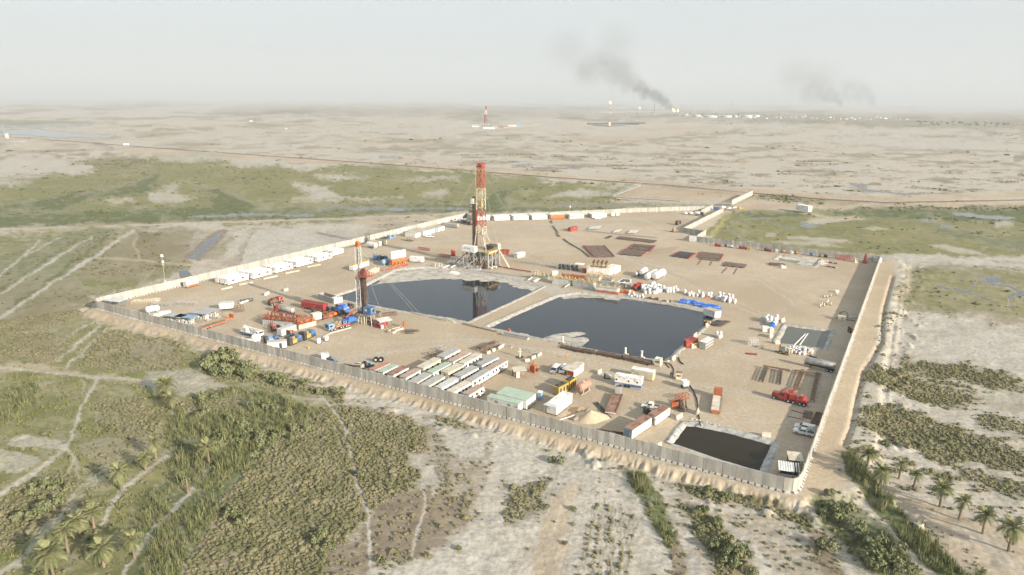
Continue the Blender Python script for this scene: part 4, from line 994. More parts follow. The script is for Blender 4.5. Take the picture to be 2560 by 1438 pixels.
def small_booth(A, B, D, h, label, mt='cream', roofm='white'):
 o = box_cabin(A, B, D, h, mt, roofm, label, 'booth', 'guard_booth', 'guard booths by the big pit', lift=.15)
 p, ang, L = edge(A, B)
 for x in (.25, .5, .75): win_obj(o, L * x, h * .5, 'f', L, D, L * .18, h * .22)
 return o
small_booth(c2(1800, 455), c2(1870, 470), 1.9, 2.7, 'cream booth with a row of dark windows at the corner of the big pit')
small_booth(c2(2055, 625), c2(2125, 632), 1.9, 2.5, 'cream guard booth with a brown roof beside the two dark clad guards', roofm='roofrust')
box_cabin(c2(2150, 735), c2(2215, 728), 2.0, 2.4, 'white', 'white', 'small white skid box with dark machinery right of the guard booth', 'generator', 'generator_box', lift=.9)
box_cabin((805, 905.5), (823.5, 903), 2.4, 2.5, 'white', 'white', 'small white cube cabin alone by the near wall', 'cabin', 'site_cabin', rwins=(.5,))
box_cabin(cA(230, 1240), cA(615, 1210), 2.6, 2.7, 'white', 'roofcream', 'white flat roofed cabin with an open dark doorway near the near wall', 'cabin', 'site_cabin', doors=(.62,))
box_cabin(cA(520, 985), cA(815, 880), 2.6, 2.9, 'ltgrey', 'ltgrey', 'grey container box between the mud tanks and the blue engines', 'container', 'shipping_container', ribs=1)
box_cabin(cA(1150, 705), cA(1320, 665), 2.3, 2.6, 'cream', 'cream', 'cream box cabin on legs at the end of the orange mud tanks', 'cabin', 'site_cabin', z=1.0, lift=.1)
# open grey bins by the pit
def open_bin(A, B, D, h, m, label, inner='rust', cat='skip', name='waste_skip', group=None):
 p, ang, L = edge(A, B); o = thing(name, label, cat, p, ang, group)
 MB().box(0, L, 0, .12, 0, h).box(0, L, D - .12, D, 0, h).box(0, .12, .12, D - .12, 0, h).box(L - .12, L, .12, D - .12, 0, h).build('side', m, o)
 MB().box(.12, L - .12, .12, D - .12, 0, h * .55).build('load', inner, o)
 rb = MB(); k = .4
 while k < L - .2: rb.box(k, k + .12, -.07, 0, 0, h); k += .8
 rb.build('rib', m, o)
 return o
open_bin(cA(1240, 225), cA(1555, 325), 3.2, 2.6, 'grey', 'open grey steel tank with rusty inside behind the red tank trailer', cat='tank', name='open_tank')
open_bin(cA(1565, 325), cA(1735, 285), 2.2, 2.6, 'ltgrey', 'short pale grey open bin joined to the open grey tank', cat='tank', name='open_tank')
# cluster of boxes left of the derrick
end_box(c6(1350, 815), c6(1455, 785), 8, 2.9, 'white', 'roofcream', 'white cabin with a blue grey roof stripe beside the yellow lift truck', 'cabin', 'site_cabin', ribs=0)
for k, (a, b, le, m) in enumerate([((1520, 765), (1575, 750), 12, 'white'), ((1580, 750), (1645, 735), 12, 'white'), ((1650, 733), (1708, 718), 12, 'white'), ((1718, 712), (1765, 700), 7, 'white'),
         ((1775, 697), (1822, 685), 7, 'ltblue'), ((1830, 683), (1875, 672), 7, 'white'), ((1888, 664), (1970, 645), 7, 'white')]):
 end_box(c6(*a), c6(*b), le, 2.9, m, 'roofcream', ['long white container nearest the pickup by the left far wall', 'long white container second from the pickup', 'long white container third from the pickup',
   'short white container left of the light blue doored one', 'short container with a light blue door end', 'short white container right of the light blue doored one', 'wide short white container at the right end of that line'][k],
   group='containers end on by the far left wall', ribs=0)
box_cabin(c6(1900, 565), c6(2235, 600), 2.6, 2.6, 'grey', 'roofgrey', 'long low grey container next to the trucks left of the derrick', 'container', 'shipping_container', ribs=1)
end_box(c6(578, 985), c6(632, 972), 8, 2.8, 'cream', 'roofcream', 'cream container with bright end behind the white tank, left one', ribs=0, group='cream containers by the left wall')
end_box(c6(690, 968), c6(750, 955), 8, 2.8, 'cream', 'roofcream', 'cream container with bright end behind the white tank, right one', ribs=0, group='cream containers by the left wall')
box_cabin(c6(1225, 1320), c6(1490, 1345), 2.6, 3.0, 'white', 'white', 'long white container right of the orange silos', 'container', 'shipping_container', ribs=1)
box_cabin(cM(1368, 500), cM(1535, 445), 2.6, 3.0, 'white', 'yellow', 'white and orange pump cabin with a yellow edged roof beside the workover mast', 'cabin', 'pump_cabin')
# red boxes behind the derrick
end_box(cB(1620, 745), cB(1885, 760), 2.4, 2.6, 'red', 'dkred', 'red open sided container right behind the derrick substructure', 'container', 'shipping_container')
end_box(cB(2110, 850), cB(2290, 800), 2.6, 2.6, 'white', 'white', 'white container with a dark flap right of the derrick', 'container', 'shipping_container', ribs=0)
end_box(cE(535, 422), cE(610, 405), 2.5, 2.6, 'red', 'red', 'bright red box at the left end of the loose pipe row', 'box', 'equipment_box', ribs=0)
end_box((1989, 524), (2020, 530), 4.0, 4.5, 'white', 'white', 'white container standing on the marsh road outside the entrance', 'container', 'shipping_container', ribs=0)
end_box(c4(2040, 232), c4(2105, 245), 2.4, 2.6, 'ltgrey', 'ltgrey', 'pale box in the far right corner of the walls', 'box', 'equipment_box', ribs=0)
box_cabin((1706, 525.5), (1716, 526), 4, 2.6, 'blue', 'blue', 'blue container at the gate of the entrance passage', 'container', 'shipping_container', back=0) if False else None
end_box((1783, 526.5), (1798, 527.5), 2.4, 2.8, 'blue', 'blue', 'dark blue container beside the gate of the entrance passage', 'container', 'shipping_container', ribs=0)
end_box(cE(1787, 525), cE(1865, 530), 3.0, 3.4, 'ltgrey', 'ltgrey', 'pale guard hut at the inner gate between the stub walls', 'hut', 'site_hut', ribs=0)
# boxes by the big pit and at the right
o = end_box(c4(365, 830), c4(430, 815), 6, 2.8, 'white', 'roofcream', 'tall white cabin at the far right corner of the big pit', 'cabin', 'site_cabin', ribs=0)
p, ang, L = edge(cD(2300, 530), cD(2440, 440))
o = box_cabin(cD(2300, 530), cD(2440, 440), 2.4, 2.6, 'ltgrey', 'white', 'pale rack unit with two rows of dark openings beside the red cage', 'rack', 'stacked_rack', lift=.2)
for z in (.6, 1.7):
 for k in range(6): MB().box(L * (k + .2) / 6, L * (k + .8) / 6, -.05, .02, z, z + .6).build('opening', 'dark', o)
end_box(c4(65, 1145), c4(115, 1145), 3.5, 2.4, 'red', 'red', 'red lifting cage at the bank of the big pit', 'cage', 'lifting_cage', ribs=0)
end_box(c4(120, 1140), c4(190, 1080), 3.0, 1.6, 'dkred', 'dkred', 'dark red skid next to the red lifting cage', 'skid', 'equipment_skid', ribs=0)
# corner shelters at the near right and far left corners
o = shade_hut(c3(1160, 1205), c3(1285, 1225), 3.2, 2.6, 'guard shelter with a white ribbed metal roof in the near right corner', 'white', None)
MB().box(.2, 4.0, .3, 2.9, 0, 1.5).build('wall', 'ltgrey', o); MB().box(.15, 4.05, .25, 2.95, 1.5, 2.5).build('window', 'glass', o)
rr = MB()
for k in range(9): rr.bar((-.2 + k * .55, -.4, 2.75), (-.2 + k * .55, 3.5, 3.08), .12)
rr.build('ribs', 'white', o)
o = shade_hut(c3(1255, 1105), c3(1375, 1120), 3.2, 2.5, 'shelter with a dusty cream roof behind the white ribbed one', 'roofcream', 'wood')
o = shade_hut(cL(250, 830), cL(400, 850), 4, 3.0, 'pale roofed cage shelter in the far left corner of the walls', 'ltgrey', 'grey')
MB().bar((0, 0, 1.5), (6, 0, 1.5), .08).bar((3, 0, 0), (3, 0, 3), .08).build('frame', 'steel', o)
# ------------------------------------------------------------------ lattice towers
def lattice(mb, z0, z1, w0, w1, n, t=.16, cx=0, cy=0, faces='nsew', d0=None, d1=None, diag=.7):
 d0 = d0 or w0; d1 = d1 or w1
 def c(k, i):
  f = i / n; w = (w0 + (w1 - w0) * f) / 2; d = (d0 + (d1 - d0) * f) / 2; z = z0 + (z1 - z0) * f
  return Vector((cx + (w if k in (1, 2) else -w), cy + (d if k in (2, 3) else -d), z))
 for k in range(4): mb.bar(c(k, 0), c(k, n), t * 1.5)
 pairs = {'s': (0, 1), 'e': (1, 2), 'n': (2, 3), 'w': (3, 0)}
 for f, (a, b) in pairs.items():
  if f not in faces: continue
  for i in range(n):
   mb.bar(c(a, i + 1), c(b, i + 1), t * diag)
   if i % 2: mb.bar(c(a, i), c(b, i + 1), t * diag)
   else: mb.bar(c(b, i), c(a, i + 1), t * diag)
 return mb
def rails(mb, x0, x1, y0, y1, z, h=1.1, t=.07, step=2.0):
 P = [(x0, y0), (x1, y0), (x1, y1), (x0, y1), (x0, y0)]
 for (a, b), (c, d) in zip(P[:-1], P[1:]):
  mb.bar((a, b, z + h), (c, d, z + h), t); mb.bar((a, b, z + h * .5), (c, d, z + h * .5), t)
  n = max(1, int(math.hypot(c - a, d - b) / step))
  for k in range(n): mb.bar((a + (c - a) * k / n, b + (d - b) * k / n, z), (a + (c - a) * k / n, b + (d - b) * k / n, z + h), t)
 return mb
# ------------------------------------------------------------------ the tall drilling rig
def main_rig():
 base = W(1208, 664); o = thing('drilling_rig', 'tall red and cream drilling derrick on a steel substructure behind the pit', 'drilling rig', base, AX)
 H = 9.2
 sub = MB()
 xs, ys = (-6.5, -2.5, 2.0, 6.5), (-5.5, -1.8, 1.8, 5.5)
 for x in xs:
  for y in ys: sub.box(x - .28, x + .28, y - .28, y + .28, 0, H - .5)
 for y in ys:
  for a, b in zip(xs[:-1], xs[1:]):
   sub.bar((a, y, .4), (b, y, H - .9), .22); sub.bar((b, y, .4), (a, y, H - .9), .22); sub.bar((a, y, H * .5), (b, y, H * .5), .2)
 for x in xs:
  for a, b in zip(ys[:-1], ys[1:]):
   sub.bar((x, a, .4), (x, b, H - .9), .2); sub.bar((x, a, H * .5), (x, b, H * .5), .2)
 for y in (-5.5, -1.8, 1.8, 5.5): sub.box(-7.4, 7.4, y - .35, y + .35, 0, .6)
 sub.build('substructure', 'grey', o)
 cl = MB(); rc = random.Random(8)
 for _ in range(34):
  x, y, z = rc.uniform(-6.6, 6.4), rc.uniform(-6.2, 5), rc.choice((0, 0, .6, 3.5)); cl.bar((x, y, z), (x + rc.uniform(-.6, .6), y + rc.uniform(-.4, .4), min(H - .6, z + rc.uniform(1.5, 7))), rc.uniform(.15, .5))
 cl.build('riser_pipe', 'rust', o)['kind'] = 'stuff'
 bop = MB().cyl((-.5, 0, 0), (-.5, 0, 3.2), .8, 10).cyl((-.5, 0, 3.2), (-.5, 0, 7), .45, 10).box(-1.9, .9, -.6, .6, 1.0, 1.9).box(-1.9, .9, -.6, .6, 2.2, 2.9)
 bop.build('blowout_preventer', 'dkred', o)
 dk = MB().box(-7.6, 7.6, -6.3, 6.3, H - .5, H).build('deck', 'mast', o)
 rl = MB(); rails(rl, -7.6, 7.6, -6.3, 6.3, H, 1.2, .09)
 rl.build('guard_rail', 'yellow', dk)
 MB().box(5.2, 7.4, -6.5, 4.5, H - 1.3, H - .52).build('walkway', 'yellow', o)
 dh = MB().box(-7.2, .6, -9.6, -6.6, H - .4, H + 2.6).build('driller_cabin', 'white', o)
 for x in (-5.4, -3.8, -2.4): MB().box(x, x + .5, -9.66, -9.58, H + 1.2, H + 1.7).build('window', 'glass', dh)
 MB().box(-7.0, .4, -9.4, -6.6, H - .7, H - .4).bar((-6.8, -9, 0), (-6.8, -9, H - .4), .3).bar((0, -9, 0), (0, -9, H - .4), .3).bar((-6.8, -9, 0), (0, -9, H - 1), .2).build('cabin_support', 'grey', o)
 dw = MB().cyl((3.4, -1.6, H + 1.5), (3.4, 2.4, H + 1.5), 1.35, 12).box(2.0, 6.6, -2.6, 3.4, H, H + .7).box(5.0, 7.2, -1.5, 2.6, H + .5, H + 2.6)
 dw.build('drawworks', 'dark', o)
 MB().box(6.2, 7.4, 3.2, 5.4, H, H + 2.6).build('panel_box', 'ltgrey', o)
 # mast
 f = [(-3.2, -3.0), (2.6, -3.0), (2.6, 3.0), (-3.2, 3.0)]; cx, cy = -1.2, 0
 A = MB(); z6 = H + 8.4
 tp = [(cx - 1.9, cy - 1.9), (cx + 1.9, cy - 1.9), (cx + 1.9, cy + 1.9), (cx - 1.9, cy + 1.9)]
 for (a, b), (c, d) in zip([(-3.4, -3.6), (3.9, -3.6), (3.9, 3.6), (-3.4, 3.6)], tp): A.bar((a, b, H), (c, d, z6), .34)
 for k in range(4): A.bar((*tp[k], z6), (*tp[(k + 1) % 4], z6), .34)
 A.bar((4.6, -4.2, H), (tp[1][0], cy, z6), .22).bar((4.6, 4.2, H), (tp[1][0], cy, z6), .22).bar((2.6, -3.2, H + 3), (2.6, 3.2, H + 3), .22)
 A.build('a_frame', 'mast', o)
 secs = [(z6, z6 + 3.4, 3.8, 3.75, 2, 'mast'), (z6 + 3.4, H + 20.5, 3.75, 3.45, 3, 'mastred'), (H + 20.5, H + 31.6, 3.45, 3.0, 4, 'mast'), (H + 31.6, H + 42.5, 3.0, 2.5, 5, 'mastred')]
 for (za, zb, wa, wb, n, m) in secs:
  lattice(MB(), za, zb, wa, wb, n, .23, cx, cy, diag=.72).build('mast_section', m, o)
 lad = MB()
 for k in range(0, 34): lad.box(cx - 2.5, cx - 1.9, cy - 1.9, cy - 1.2, z6 + k, z6 + k + .12)
 lad.bar((cx - 2.5, cy - 1.9, z6), (cx - 2.2, cy - 1.5, z6 + 34), .12).bar((cx - 2.5, cy - 1.2, z6), (cx - 2.2, cy - .9, z6 + 34), .12)
 lad.build('ladder', 'yellow', o)
 cr = MB().box(cx - 1.6, cx + 1.6, cy - 1.6, cy + 1.6, H + 42.5, H + 43.2); rails(cr, cx - 1.7, cx + 1.7, cy - 1.7, cy + 1.7, H + 43.2, 1.3, .12, 1.0)
 cr.cyl((cx - .6, cy - .9, H + 43.8), (cx - .6, cy + .9, H + 43.8), .55, 10)
 cr.build('crown_block', 'mastred', o)
 tb = MB().box(cx - .45, cx + .45, cy - .5, cy + .5, H + 22, H + 25.5)
 for dx in (-.2, .2): tb.bar((cx + dx, cy, H + 25.5), (cx + dx, cy, H + 42.5), .07)
 tb.build('travelling_block', 'yellow', o)
 # racked drill pipe and the monkey board
 pb = MB()
 for i in range(5):
  for j in range(7): pb.box(cx - 4.3 + i * .36, cx - 4.12 + i * .36, cy - 1.9 + j * .4, cy - 1.72 + j * .4, H, H + 26.5 + ((i * 3 + j * 5) % 4) * .25)
 st = pb.build('racked_pipe', 'pipe', o); st['kind'] = 'stuff'
 mkb = MB().box(cx - 5.0, cx - 1.9, cy - 2.2, cy + 2.2, H + 23.6, H + 23.9); rails(mkb, cx - 5.0, cx - 1.9, cy - 2.2, cy + 2.2, H + 23.9, 1.2, .1, 1.2)
 mkb.build('monkey_board', 'mast', o)
 mkc = MB().box(cx - 5.3, cx - 3.0, cy - 2.4, cy - 1.9, H + 23.6, H + 26.3).box(cx - 5.3, cx - 4.9, cy - 2.4, cy + 1.6, H + 23.6, H + 26.0); mkc.build('wind_wall', 'white', o)
 MB().bar((cx - 4.9, cy, H + 23.6), (cx - 1.8, cy, H + 20.5), .18).build('brace', 'mast', o)
 # ramps and stairs
 MB().bar((-3.8, -9.2, H - .6), (-13.6, -9.0, .3), 1.2, .25).build('ramp', 'rust', o)
 st = MB().bar((7.6, 3.2, H), (15.5, 1.2, .3), .9, .15); st.bar((7.6, 3.7, H + 1), (15.5, 1.7, 1.2), .08).bar((7.6, 2.7, H + 1), (15.5, .7, 1.2), .08); st.build('stairway', 'mast', o)
 MB().bar((-1, -7.6, .2), (-1, -12.4, 0.1), 1.4, .1).bar((0, -6, H - 4), (-2, -16, 1.4), .25).build('flow_line', 'grey', o)
 # heavy gear round the feet
 g = MB().cyl((6.8, -5, .9), (9.0, -5.4, .9), .5, 9).cyl((7.8, -2.6, .9), (9.8, -2.2, .9), .5, 9); g.build('pipe_drum', 'white', o)
 g = MB()
 for k in range(7): g.box(-5 + k * 1.8, -4 + k * 1.8, -6.9, -5.9, .6, 1.6 + (k * 7 % 5) * .35)
 g.build('valve_group', 'rust', o)
 # guy wires
 gw = MB()
 for (x, y) in ((24, 18), (24, -18), (-26, 16), (-24, -20)): gw.bar((cx, cy, H + 42), (x, y, 0), .05)
 gw.build('guy_wire', 'steel', o)
 return o
main_rig()
# ------------------------------------------------------------------ small workover rig on its carrier
def workover_rig():
 base = W(907, 803); o = thing('workover_rig', 'slim white workover mast with racked brown pipe and a blue cabin beside the pit', 'workover rig', base, AX)
 z0 = 2.2
 ma = MB(); lattice(ma, z0, 18.5, 2.2, 2.0, 11, .15, -.6, 0)
 ma.build('lower_mast', 'ltgrey', o)
 mb = MB(); lattice(mb, 17.5, 30.2, 1.7, 1.5, 8, .14, -.6, 0); mb.build('upper_mast', 'ltgrey', o); MB().box(-.8, -.4, -.3, .3, 8, 29).build('hoist_line', 'dark', o)
 cb = MB().box(-1.5, .3, -.9, .9, 30.2, 30.7).cyl((-.6, -.6, 31.3), (-.6, .6, 31.3), .75, 10).box(-1.2, 0, -.35, .35, 30.7, 32.1); cb.build('crown_block', 'orange', o)
 la = MB()
 for k in range(28): la.box(-1.95, -1.75, -.4, .2, 2.5 + k * .58, 2.62 + k * .58)
 la.bar((-1.95, -.4, 2.3), (-1.95, -.4, 18.8), .1).bar((-1.95, .2, 2.3), (-1.95, .2, 18.8), .1); la.build('ladder', 'rustor', o)
 pb = MB()
 for i in range(6):
  for j in range(4): pb.box(.75 + i * .31, .95 + i * .31, -1.1 + j * .45, -.88 + j * .45, 4.6, 20.6 + ((i * 5 + j * 3) % 4) * .22)
 q = pb.build('racked_pipe', 'pipe', o); q['kind'] = 'stuff'
 bd = MB().box(.4, 5.2, -1.9, 1.9, 18.6, 18.9); rails(bd, .4, 5.2, -1.9, 1.9, 18.9, 1.1, .12, 1.2); bd.build('monkey_board', 'rustor', o)
 MB().box(1.0, 2.6, -.3, .5, 19, 21.6).build('board_screen', 'dkred', o)
 # substructure
 sb = MB()
 for x in (.9, 3.0, 6.6):
  for y in (-2.6, 2.4): sb.bar((x, y, 4.2), (x + (.9 if x > 2 else -.4), y * 1.25, 0), .24)
 for x in (1.6, 2.4, 3.4, 4.2): sb.bar((x, -2.4, 4.2), (x + .6, -3.2, 0), .2)
 sb.bar((.9, -2.6, 2), (6.6, -2.6, 2), .15).bar((.9, -2.6, 0.2), (3.4, -2.6, 4.2), .15)
 sb.build('substructure', 'mast', o)
 MB().box(.2, 7.2, -3.0, 2.8, 4.2, 4.5).build('deck', 'dark', o)
 dh = MB().box(3.6, 7.6, -3.6, -.6, 4.5, 7.3).build('driller_cabin', 'blue', o)
 MB().box(4.6, 5.6, -3.66, -3.58, 5.9, 6.7).build('window', 'ltgrey', dh); MB().box(7.58, 7.66, -2.6, -1.6, 5.6, 6.6).build('window', 'glass', dh)
 MB().box(.6, 3.2, 1.0, 2.6, 4.5, 6.0).build('tool_box', 'orange', o)
 rp = MB()
 for y in (-1.0, -.2, .6): rp.bar((-1.2, -2.8 + y, 5.2), (-6.0, -6.2 + y, .4), .5, .25)
 rp.build('pipe_ramp', 'rustor', o)
 rp = MB()
 for y in (2.2, 3.0): rp.bar((-1.2, y, 5.2), (-7.6, y + 1.2, .4), .5, .25)
 rp.build('pipe_ramp', 'rustor', o)
 gl = MB()
 for (x, y) in ((-22, 14), (-14, 20), (18, 16), (16, -4), (-24, -6), (10, 20)): gl.bar((-.6, 0, 30), (x, y, 0), .045)
 gl.build('guy_wire', 'steel', o)
 MB().cyl((-1.5, -4.6, 0), (-1.5, -4.6, 2.2), 1.1, 10).build('mud_bucket', 'dark', o)
 return o
workover_rig()
def wheel_set(o, xs, y0, y1, r=.5, w=.3, z=None):
 for x in xs:
  for y in (y0, y1):
   wo = MB().cyl((x, y - w / 2, r), (x, y + w / 2, r), r, 12).build('wheel', 'black', o)
   MB().cyl((x, y - w / 2 - .02, r), (x, y + w / 2 + .02, r), r * .5, 8).build('rim', 'ltgrey', wo)
def rig_carrier():
 p, ang, L = edge(cA(1470, 885), cA(1905, 770)); o = thing('rig_carrier_truck', 'long red and blue rig carrier truck with white rims under the workover mast', 'truck', p, ang)
 MB().box(0, L, .3, 2.9, .9, 1.4).build('chassis', 'red', o)
 cb = MB().prism([(.2, .7), (3.0, .7), (3.0, 2.4), (2.7, 2.8), (.5, 2.8), (.2, 2.4)], 0, 2.2).build('cab', 'ltblue', o)
 MB().box(-.03, .02, .5, 2.7, 1.7, 2.5).box(.5, 1.5, .14, .21, 1.7, 2.4).build('window', 'glass', cb)
 MB().box(-.1, .1, .2, 3.0, .6, 1.1).build('bumper', 'ltgrey', o)
 e = MB()
 for k in range(6): e.cyl((2.8 + k * .55, .8, 1.4), (2.8 + k * .55, .8, 2.7 + (k % 3) * .3), .17, 7).cyl((2.8 + k * .55, 2.2, 1.4), (2.8 + k * .55, 2.2, 2.6 + (k % 2) * .4), .17, 7)
 e.build('exhaust_stack', 'mast', o)
 MB().box(6.4, 8.2, .5, 2.6, 1.4, 2.8).box(8.6, 10.2, .6, 2.6, 1.4, 2.4).build('engine', 'blue', o)
 n = 9
 v = [(8.6, .2, 2.0), (12.8, .2, 1.8), (12.8, 3.1, 1.9), (8.6, 3.1, 2.1), (9.4, .8, 3.3), (12.2, .8, 3.0), (12.2, 2.5, 3.1), (9.4, 2.5, 3.5)]
 MB().add(v, [(4, 5, 6, 7), (0, 1, 5, 4), (1, 2, 6, 5), (2, 3, 7, 6), (3, 0, 4, 7)]).build('tarpaulin', 'tarp', o)
 wheel_set(o, (1.2, 2.6, L * .55, L * .65, L * .8, L * .9), .35, 2.85, .55)
rig_carrier()
def far_rig():
 base = W(1215, 318, OUT); s = (z_at(1215, 318, 266) + 1.4) / 52
 o = thing('far_drilling_rig', 'distant red and white derrick on its own walled pad, small on the plain', 'drilling rig', base, AX + .4)
 sub = MB().box(-8, 8, -7, 7, 7.5, 9)
 for x in (-7, 0, 7):
  for y in (-6, 6): sub.bar((x, y, 0), (x, y, 8), .9)
 sub.build('substructure', 'grey', o)
 for (a, b, wa, wb, n, m) in ((9, 20, 8, 6.0, 2, 'rust'), (20, 32, 6.0, 5, 3, 'mastred'), (32, 42, 5, 4.2, 3, 'ltgrey'), (42, 52, 4.2, 3.4, 3, 'mastred')):
  lattice(MB(), a, b, wa * .8, wb * .8, n, .5, diag=.8).build('mast_section', m, o)
 MB().box(-4.6, -2.6, -2, 2, 9, 33).build('racked_pipe', 'pipe', o)
 MB().box(-6, -3, -2, 2, 31, 34).build('monkey_board', 'white', o)
 o.scale = (s, s, s)
 w = wall('pale wall enclosing the distant rig pad', [(1112, 317), (1160, 314), (1215, 311)], 9, 1.6, world=[W(1112, 317, OUT), W(1160, 314, OUT), W(1212, 311, OUT)])
 w = wall('low pale wall on the right of the distant rig pad', [], 9, 1.3, world=[W(1240, 321, OUT), W(1300, 317, OUT), W(1350, 312, OUT)])
 for k, (x, y, wd_, m) in enumerate([(1180, 318, 22, 'white'), (1196, 318, 14, 'grey'), (1230, 319, 26, 'grey'), (1245, 320, 16, 'dkred'), (1270, 316, 28, 'white'), (1290, 314, 30, 'ltblue'), (1208, 322, 24, 'white'), (1222, 323, 18, 'white')]):
  b = MB().box(0, wd_, 0, 6, 0, 4.5).build('site_building', m); place(b, W(x, y, OUT)); tag(b, ['white hut left of the distant derrick', 'grey hut close left of the distant derrick', 'grey shed right of the distant derrick', 'dark red skid right of the distant derrick',
   'white cabin row on the distant pad', 'light blue shed on the distant pad', 'white hut in front of the distant derrick', 'second white hut in front of the distant derrick, to the right'][k], 'building')
far_rig()
# ------------------------------------------------------------------ vehicles
def axis(rear, front, name, label, cat, group=None):
 """thing whose local +x runs from rear to front; origin midway"""
 a, b = W(*rear), W(*front); d = b - a; m = (a + b) / 2
 return thing(name, label, cat, m, math.atan2(d.y, d.x), group), d.length
def wheels(o, xs, hw, r=.38, w=.26):
 for x in xs:
  for s in (-1, 1):
   wo = MB().cyl((x, s * hw - w / 2, r), (x, s * hw + w / 2, r), r, 12).build('wheel', 'black', o)
   MB().cyl((x, s * hw - w / 2 - .015, r), (x, s * hw + w / 2 + .015, r), r * .5, 8).build('rim', 'ltgrey', wo)
def pickup(rear, front, label, m='white', canopy=False, group='white pickups and cars on the pad'):
 o, L = axis(rear, front, 'pickup_truck', label, 'pickup', group)
 b = MB().prism([(-2.65, .45), (2.55, .45), (2.65, .75), (2.5, 1.05), (1.3, 1.12), (-2.65, 1.12)], -.92, .92, 'y').build('body', m, o); fixnormals(b.data)
 top = [(-.75, 1.12), (1.35, 1.12), (.65, 1.78), (-.55, 1.8)] if not canopy else [(-2.6, 1.12), (1.35, 1.12), (.65, 1.78), (-2.5, 1.78)]
 c = MB().prism(top, -.82, .82, 'y').build('cab', m, o); fixnormals(c.data)
 g = MB()
 for s in (-1, 1):
  q = [(-.62, 1.2), (.1, 1.2), (.1, 1.68), (-.5, 1.68)]; y = s * .835
  g.add([(p, y, z) for p, z in q] + [(p, y - s * .02, z) for p, z in q], [(0, 1, 2, 3), (7, 6, 5, 4), (0, 1, 5, 4), (1, 2, 6, 5), (2, 3, 7, 6), (3, 0, 4, 7)])
  q = [(.2, 1.2), (1.05, 1.2), (.62, 1.68), (.2, 1.68)]
  g.add([(p, y, z) for p, z in q] + [(p, y - s * .02, z) for p, z in q], [(0, 1, 2, 3), (7, 6, 5, 4), (0, 1, 5, 4), (1, 2, 6, 5), (2, 3, 7, 6), (3, 0, 4, 7)])
 g.build('side_window', 'glass', c)
 w = MB().add([(1.33, -.72, 1.17), (1.33, .72, 1.17), (.74, .68, 1.72), (.74, -.68, 1.72), (1.37, -.72, 1.18), (1.37, .72, 1.18), (.78, .68, 1.73), (.78, -.68, 1.73)],
     [(4, 5, 6, 7), (3, 2, 1, 0), (0, 1, 5, 4), (1, 2, 6, 5), (2, 3, 7, 6), (3, 0, 4, 7)]).build('windscreen', 'glass', c)
 if not canopy: MB().box(-2.55, -.85, -.78, .78, 1.09, 1.135).build('bed', 'dark', o)
 for s in (-1, 1): MB().box(2.56, 2.66, s * .7 - .16, s * .7 + .16, .78, .95).build('headlight', 'ltgrey', o)
 wheels(o, (-1.6, 1.65), .84)
 return o
def minibus(rear, front, label):
 o, L = axis(rear, front, 'minibus', label, 'van', 'white vans beside the red ended hut')
 b = MB().prism([(-2.5, .4), (2.45, .4), (2.55, .9), (1.9, 1.25), (1.25, 2.0), (-2.35, 2.05), (-2.5, 1.2)], -.95, .95, 'y').build('body', 'white', o); fixnormals(b.data)
 for s in (-1, 1):
  for x in (-2.2, -1.2, -.2):
   MB().box(x, x + .85, s * .96 - .02, s * .96 + .02, 1.25, 1.8).build('side_window', 'glass', o)
 w = MB().add([(1.88, -.85, 1.3), (1.88, .85, 1.3), (1.32, .8, 1.95), (1.32, -.8, 1.95), (1.95, -.85, 1.31), (1.95, .85, 1.31), (1.4, .8, 1.96), (1.4, -.8, 1.96)],
     [(4, 5, 6, 7), (3, 2, 1, 0), (0, 1, 5, 4), (1, 2, 6, 5), (2, 3, 7, 6), (3, 0, 4, 7)]).build('windscreen', 'glass', o)
 for s in (-1, 1): MB().box(2.48, 2.58, s * .7 - .17, s * .7 + .17, .8, 1.0).build('headlight', 'ltgrey', o)
 wheels(o, (-1.5, 1.55), .86)
minibus(c2(655, 492), c2(575, 562), 'white minibus parked nearer the cabins, left of the two vans')
minibus(c2(760, 488), c2(678, 565), 'white minibus parked right against the red ended hut')
pickup(c2(1845, 975), c2(1670, 948), 'white pickup with an open dark bed behind the two white containers')
pickup(c3(1485, 755), c3(1328, 722), 'white pickup with a covered bed, farther of the two by the right wall', canopy=True)
pickup(c3(1475, 800), c3(1315, 762), 'white pickup with a short open bed, nearer of the two by the right wall')
pickup(c6(1725, 800), c6(1580, 795), 'white pickup in front of the white containers left of the derrick')
pickup(c8(318, 160), c8(350, 155), 'white car parked leftmost at the entrance passage', canopy=True)
pickup(c8(365, 163), c8(408, 150), 'white car next to the tank truck at the entrance passage', canopy=True)
for k, (a, b, m, lb) in enumerate([(c8(715, 92), c8(768, 86), 'white', 'white car outside the gate, first after the passage wall'), (c8(775, 104), c8(828, 97), 'white', 'white pickup outside the gate, second from the wall'),
       (c8(835, 96), c8(885, 88), 'white', 'white pickup outside the gate, third from the wall'), (c8(910, 104), c8(960, 100), 'yellow', 'yellow car outside the gate')]):
 pickup(a, b, lb, m, canopy=(k in (0, 3)), group='cars outside the gate')
def lorry_cab(o, x, m, h=2.9, w=2.4, l=2.1, z=.8):
 c = MB().prism([(x, z), (x + l, z), (x + l, z + 1.0), (x + l - .25, z + h - .8), (x, z + h - .8)], -w / 2, w / 2, 'y').build('cab', m, o); fixnormals(c.data)
 g = MB().box(x + l - .2, x + l + .02, -w * .42, w * .42, z + 1.05, z + h - 1.05)
 for s in (-1, 1): g.box(x + l * .35, x + l * .8, s * w / 2 - .02, s * w / 2 + .02, z + 1.05, z + h - 1.1)
 g.build('window', 'glass', c)
 MB().box(x + l, x + l + .15, -w / 2, w / 2, .45, .9).build('bumper', 'dark', o)
 return c
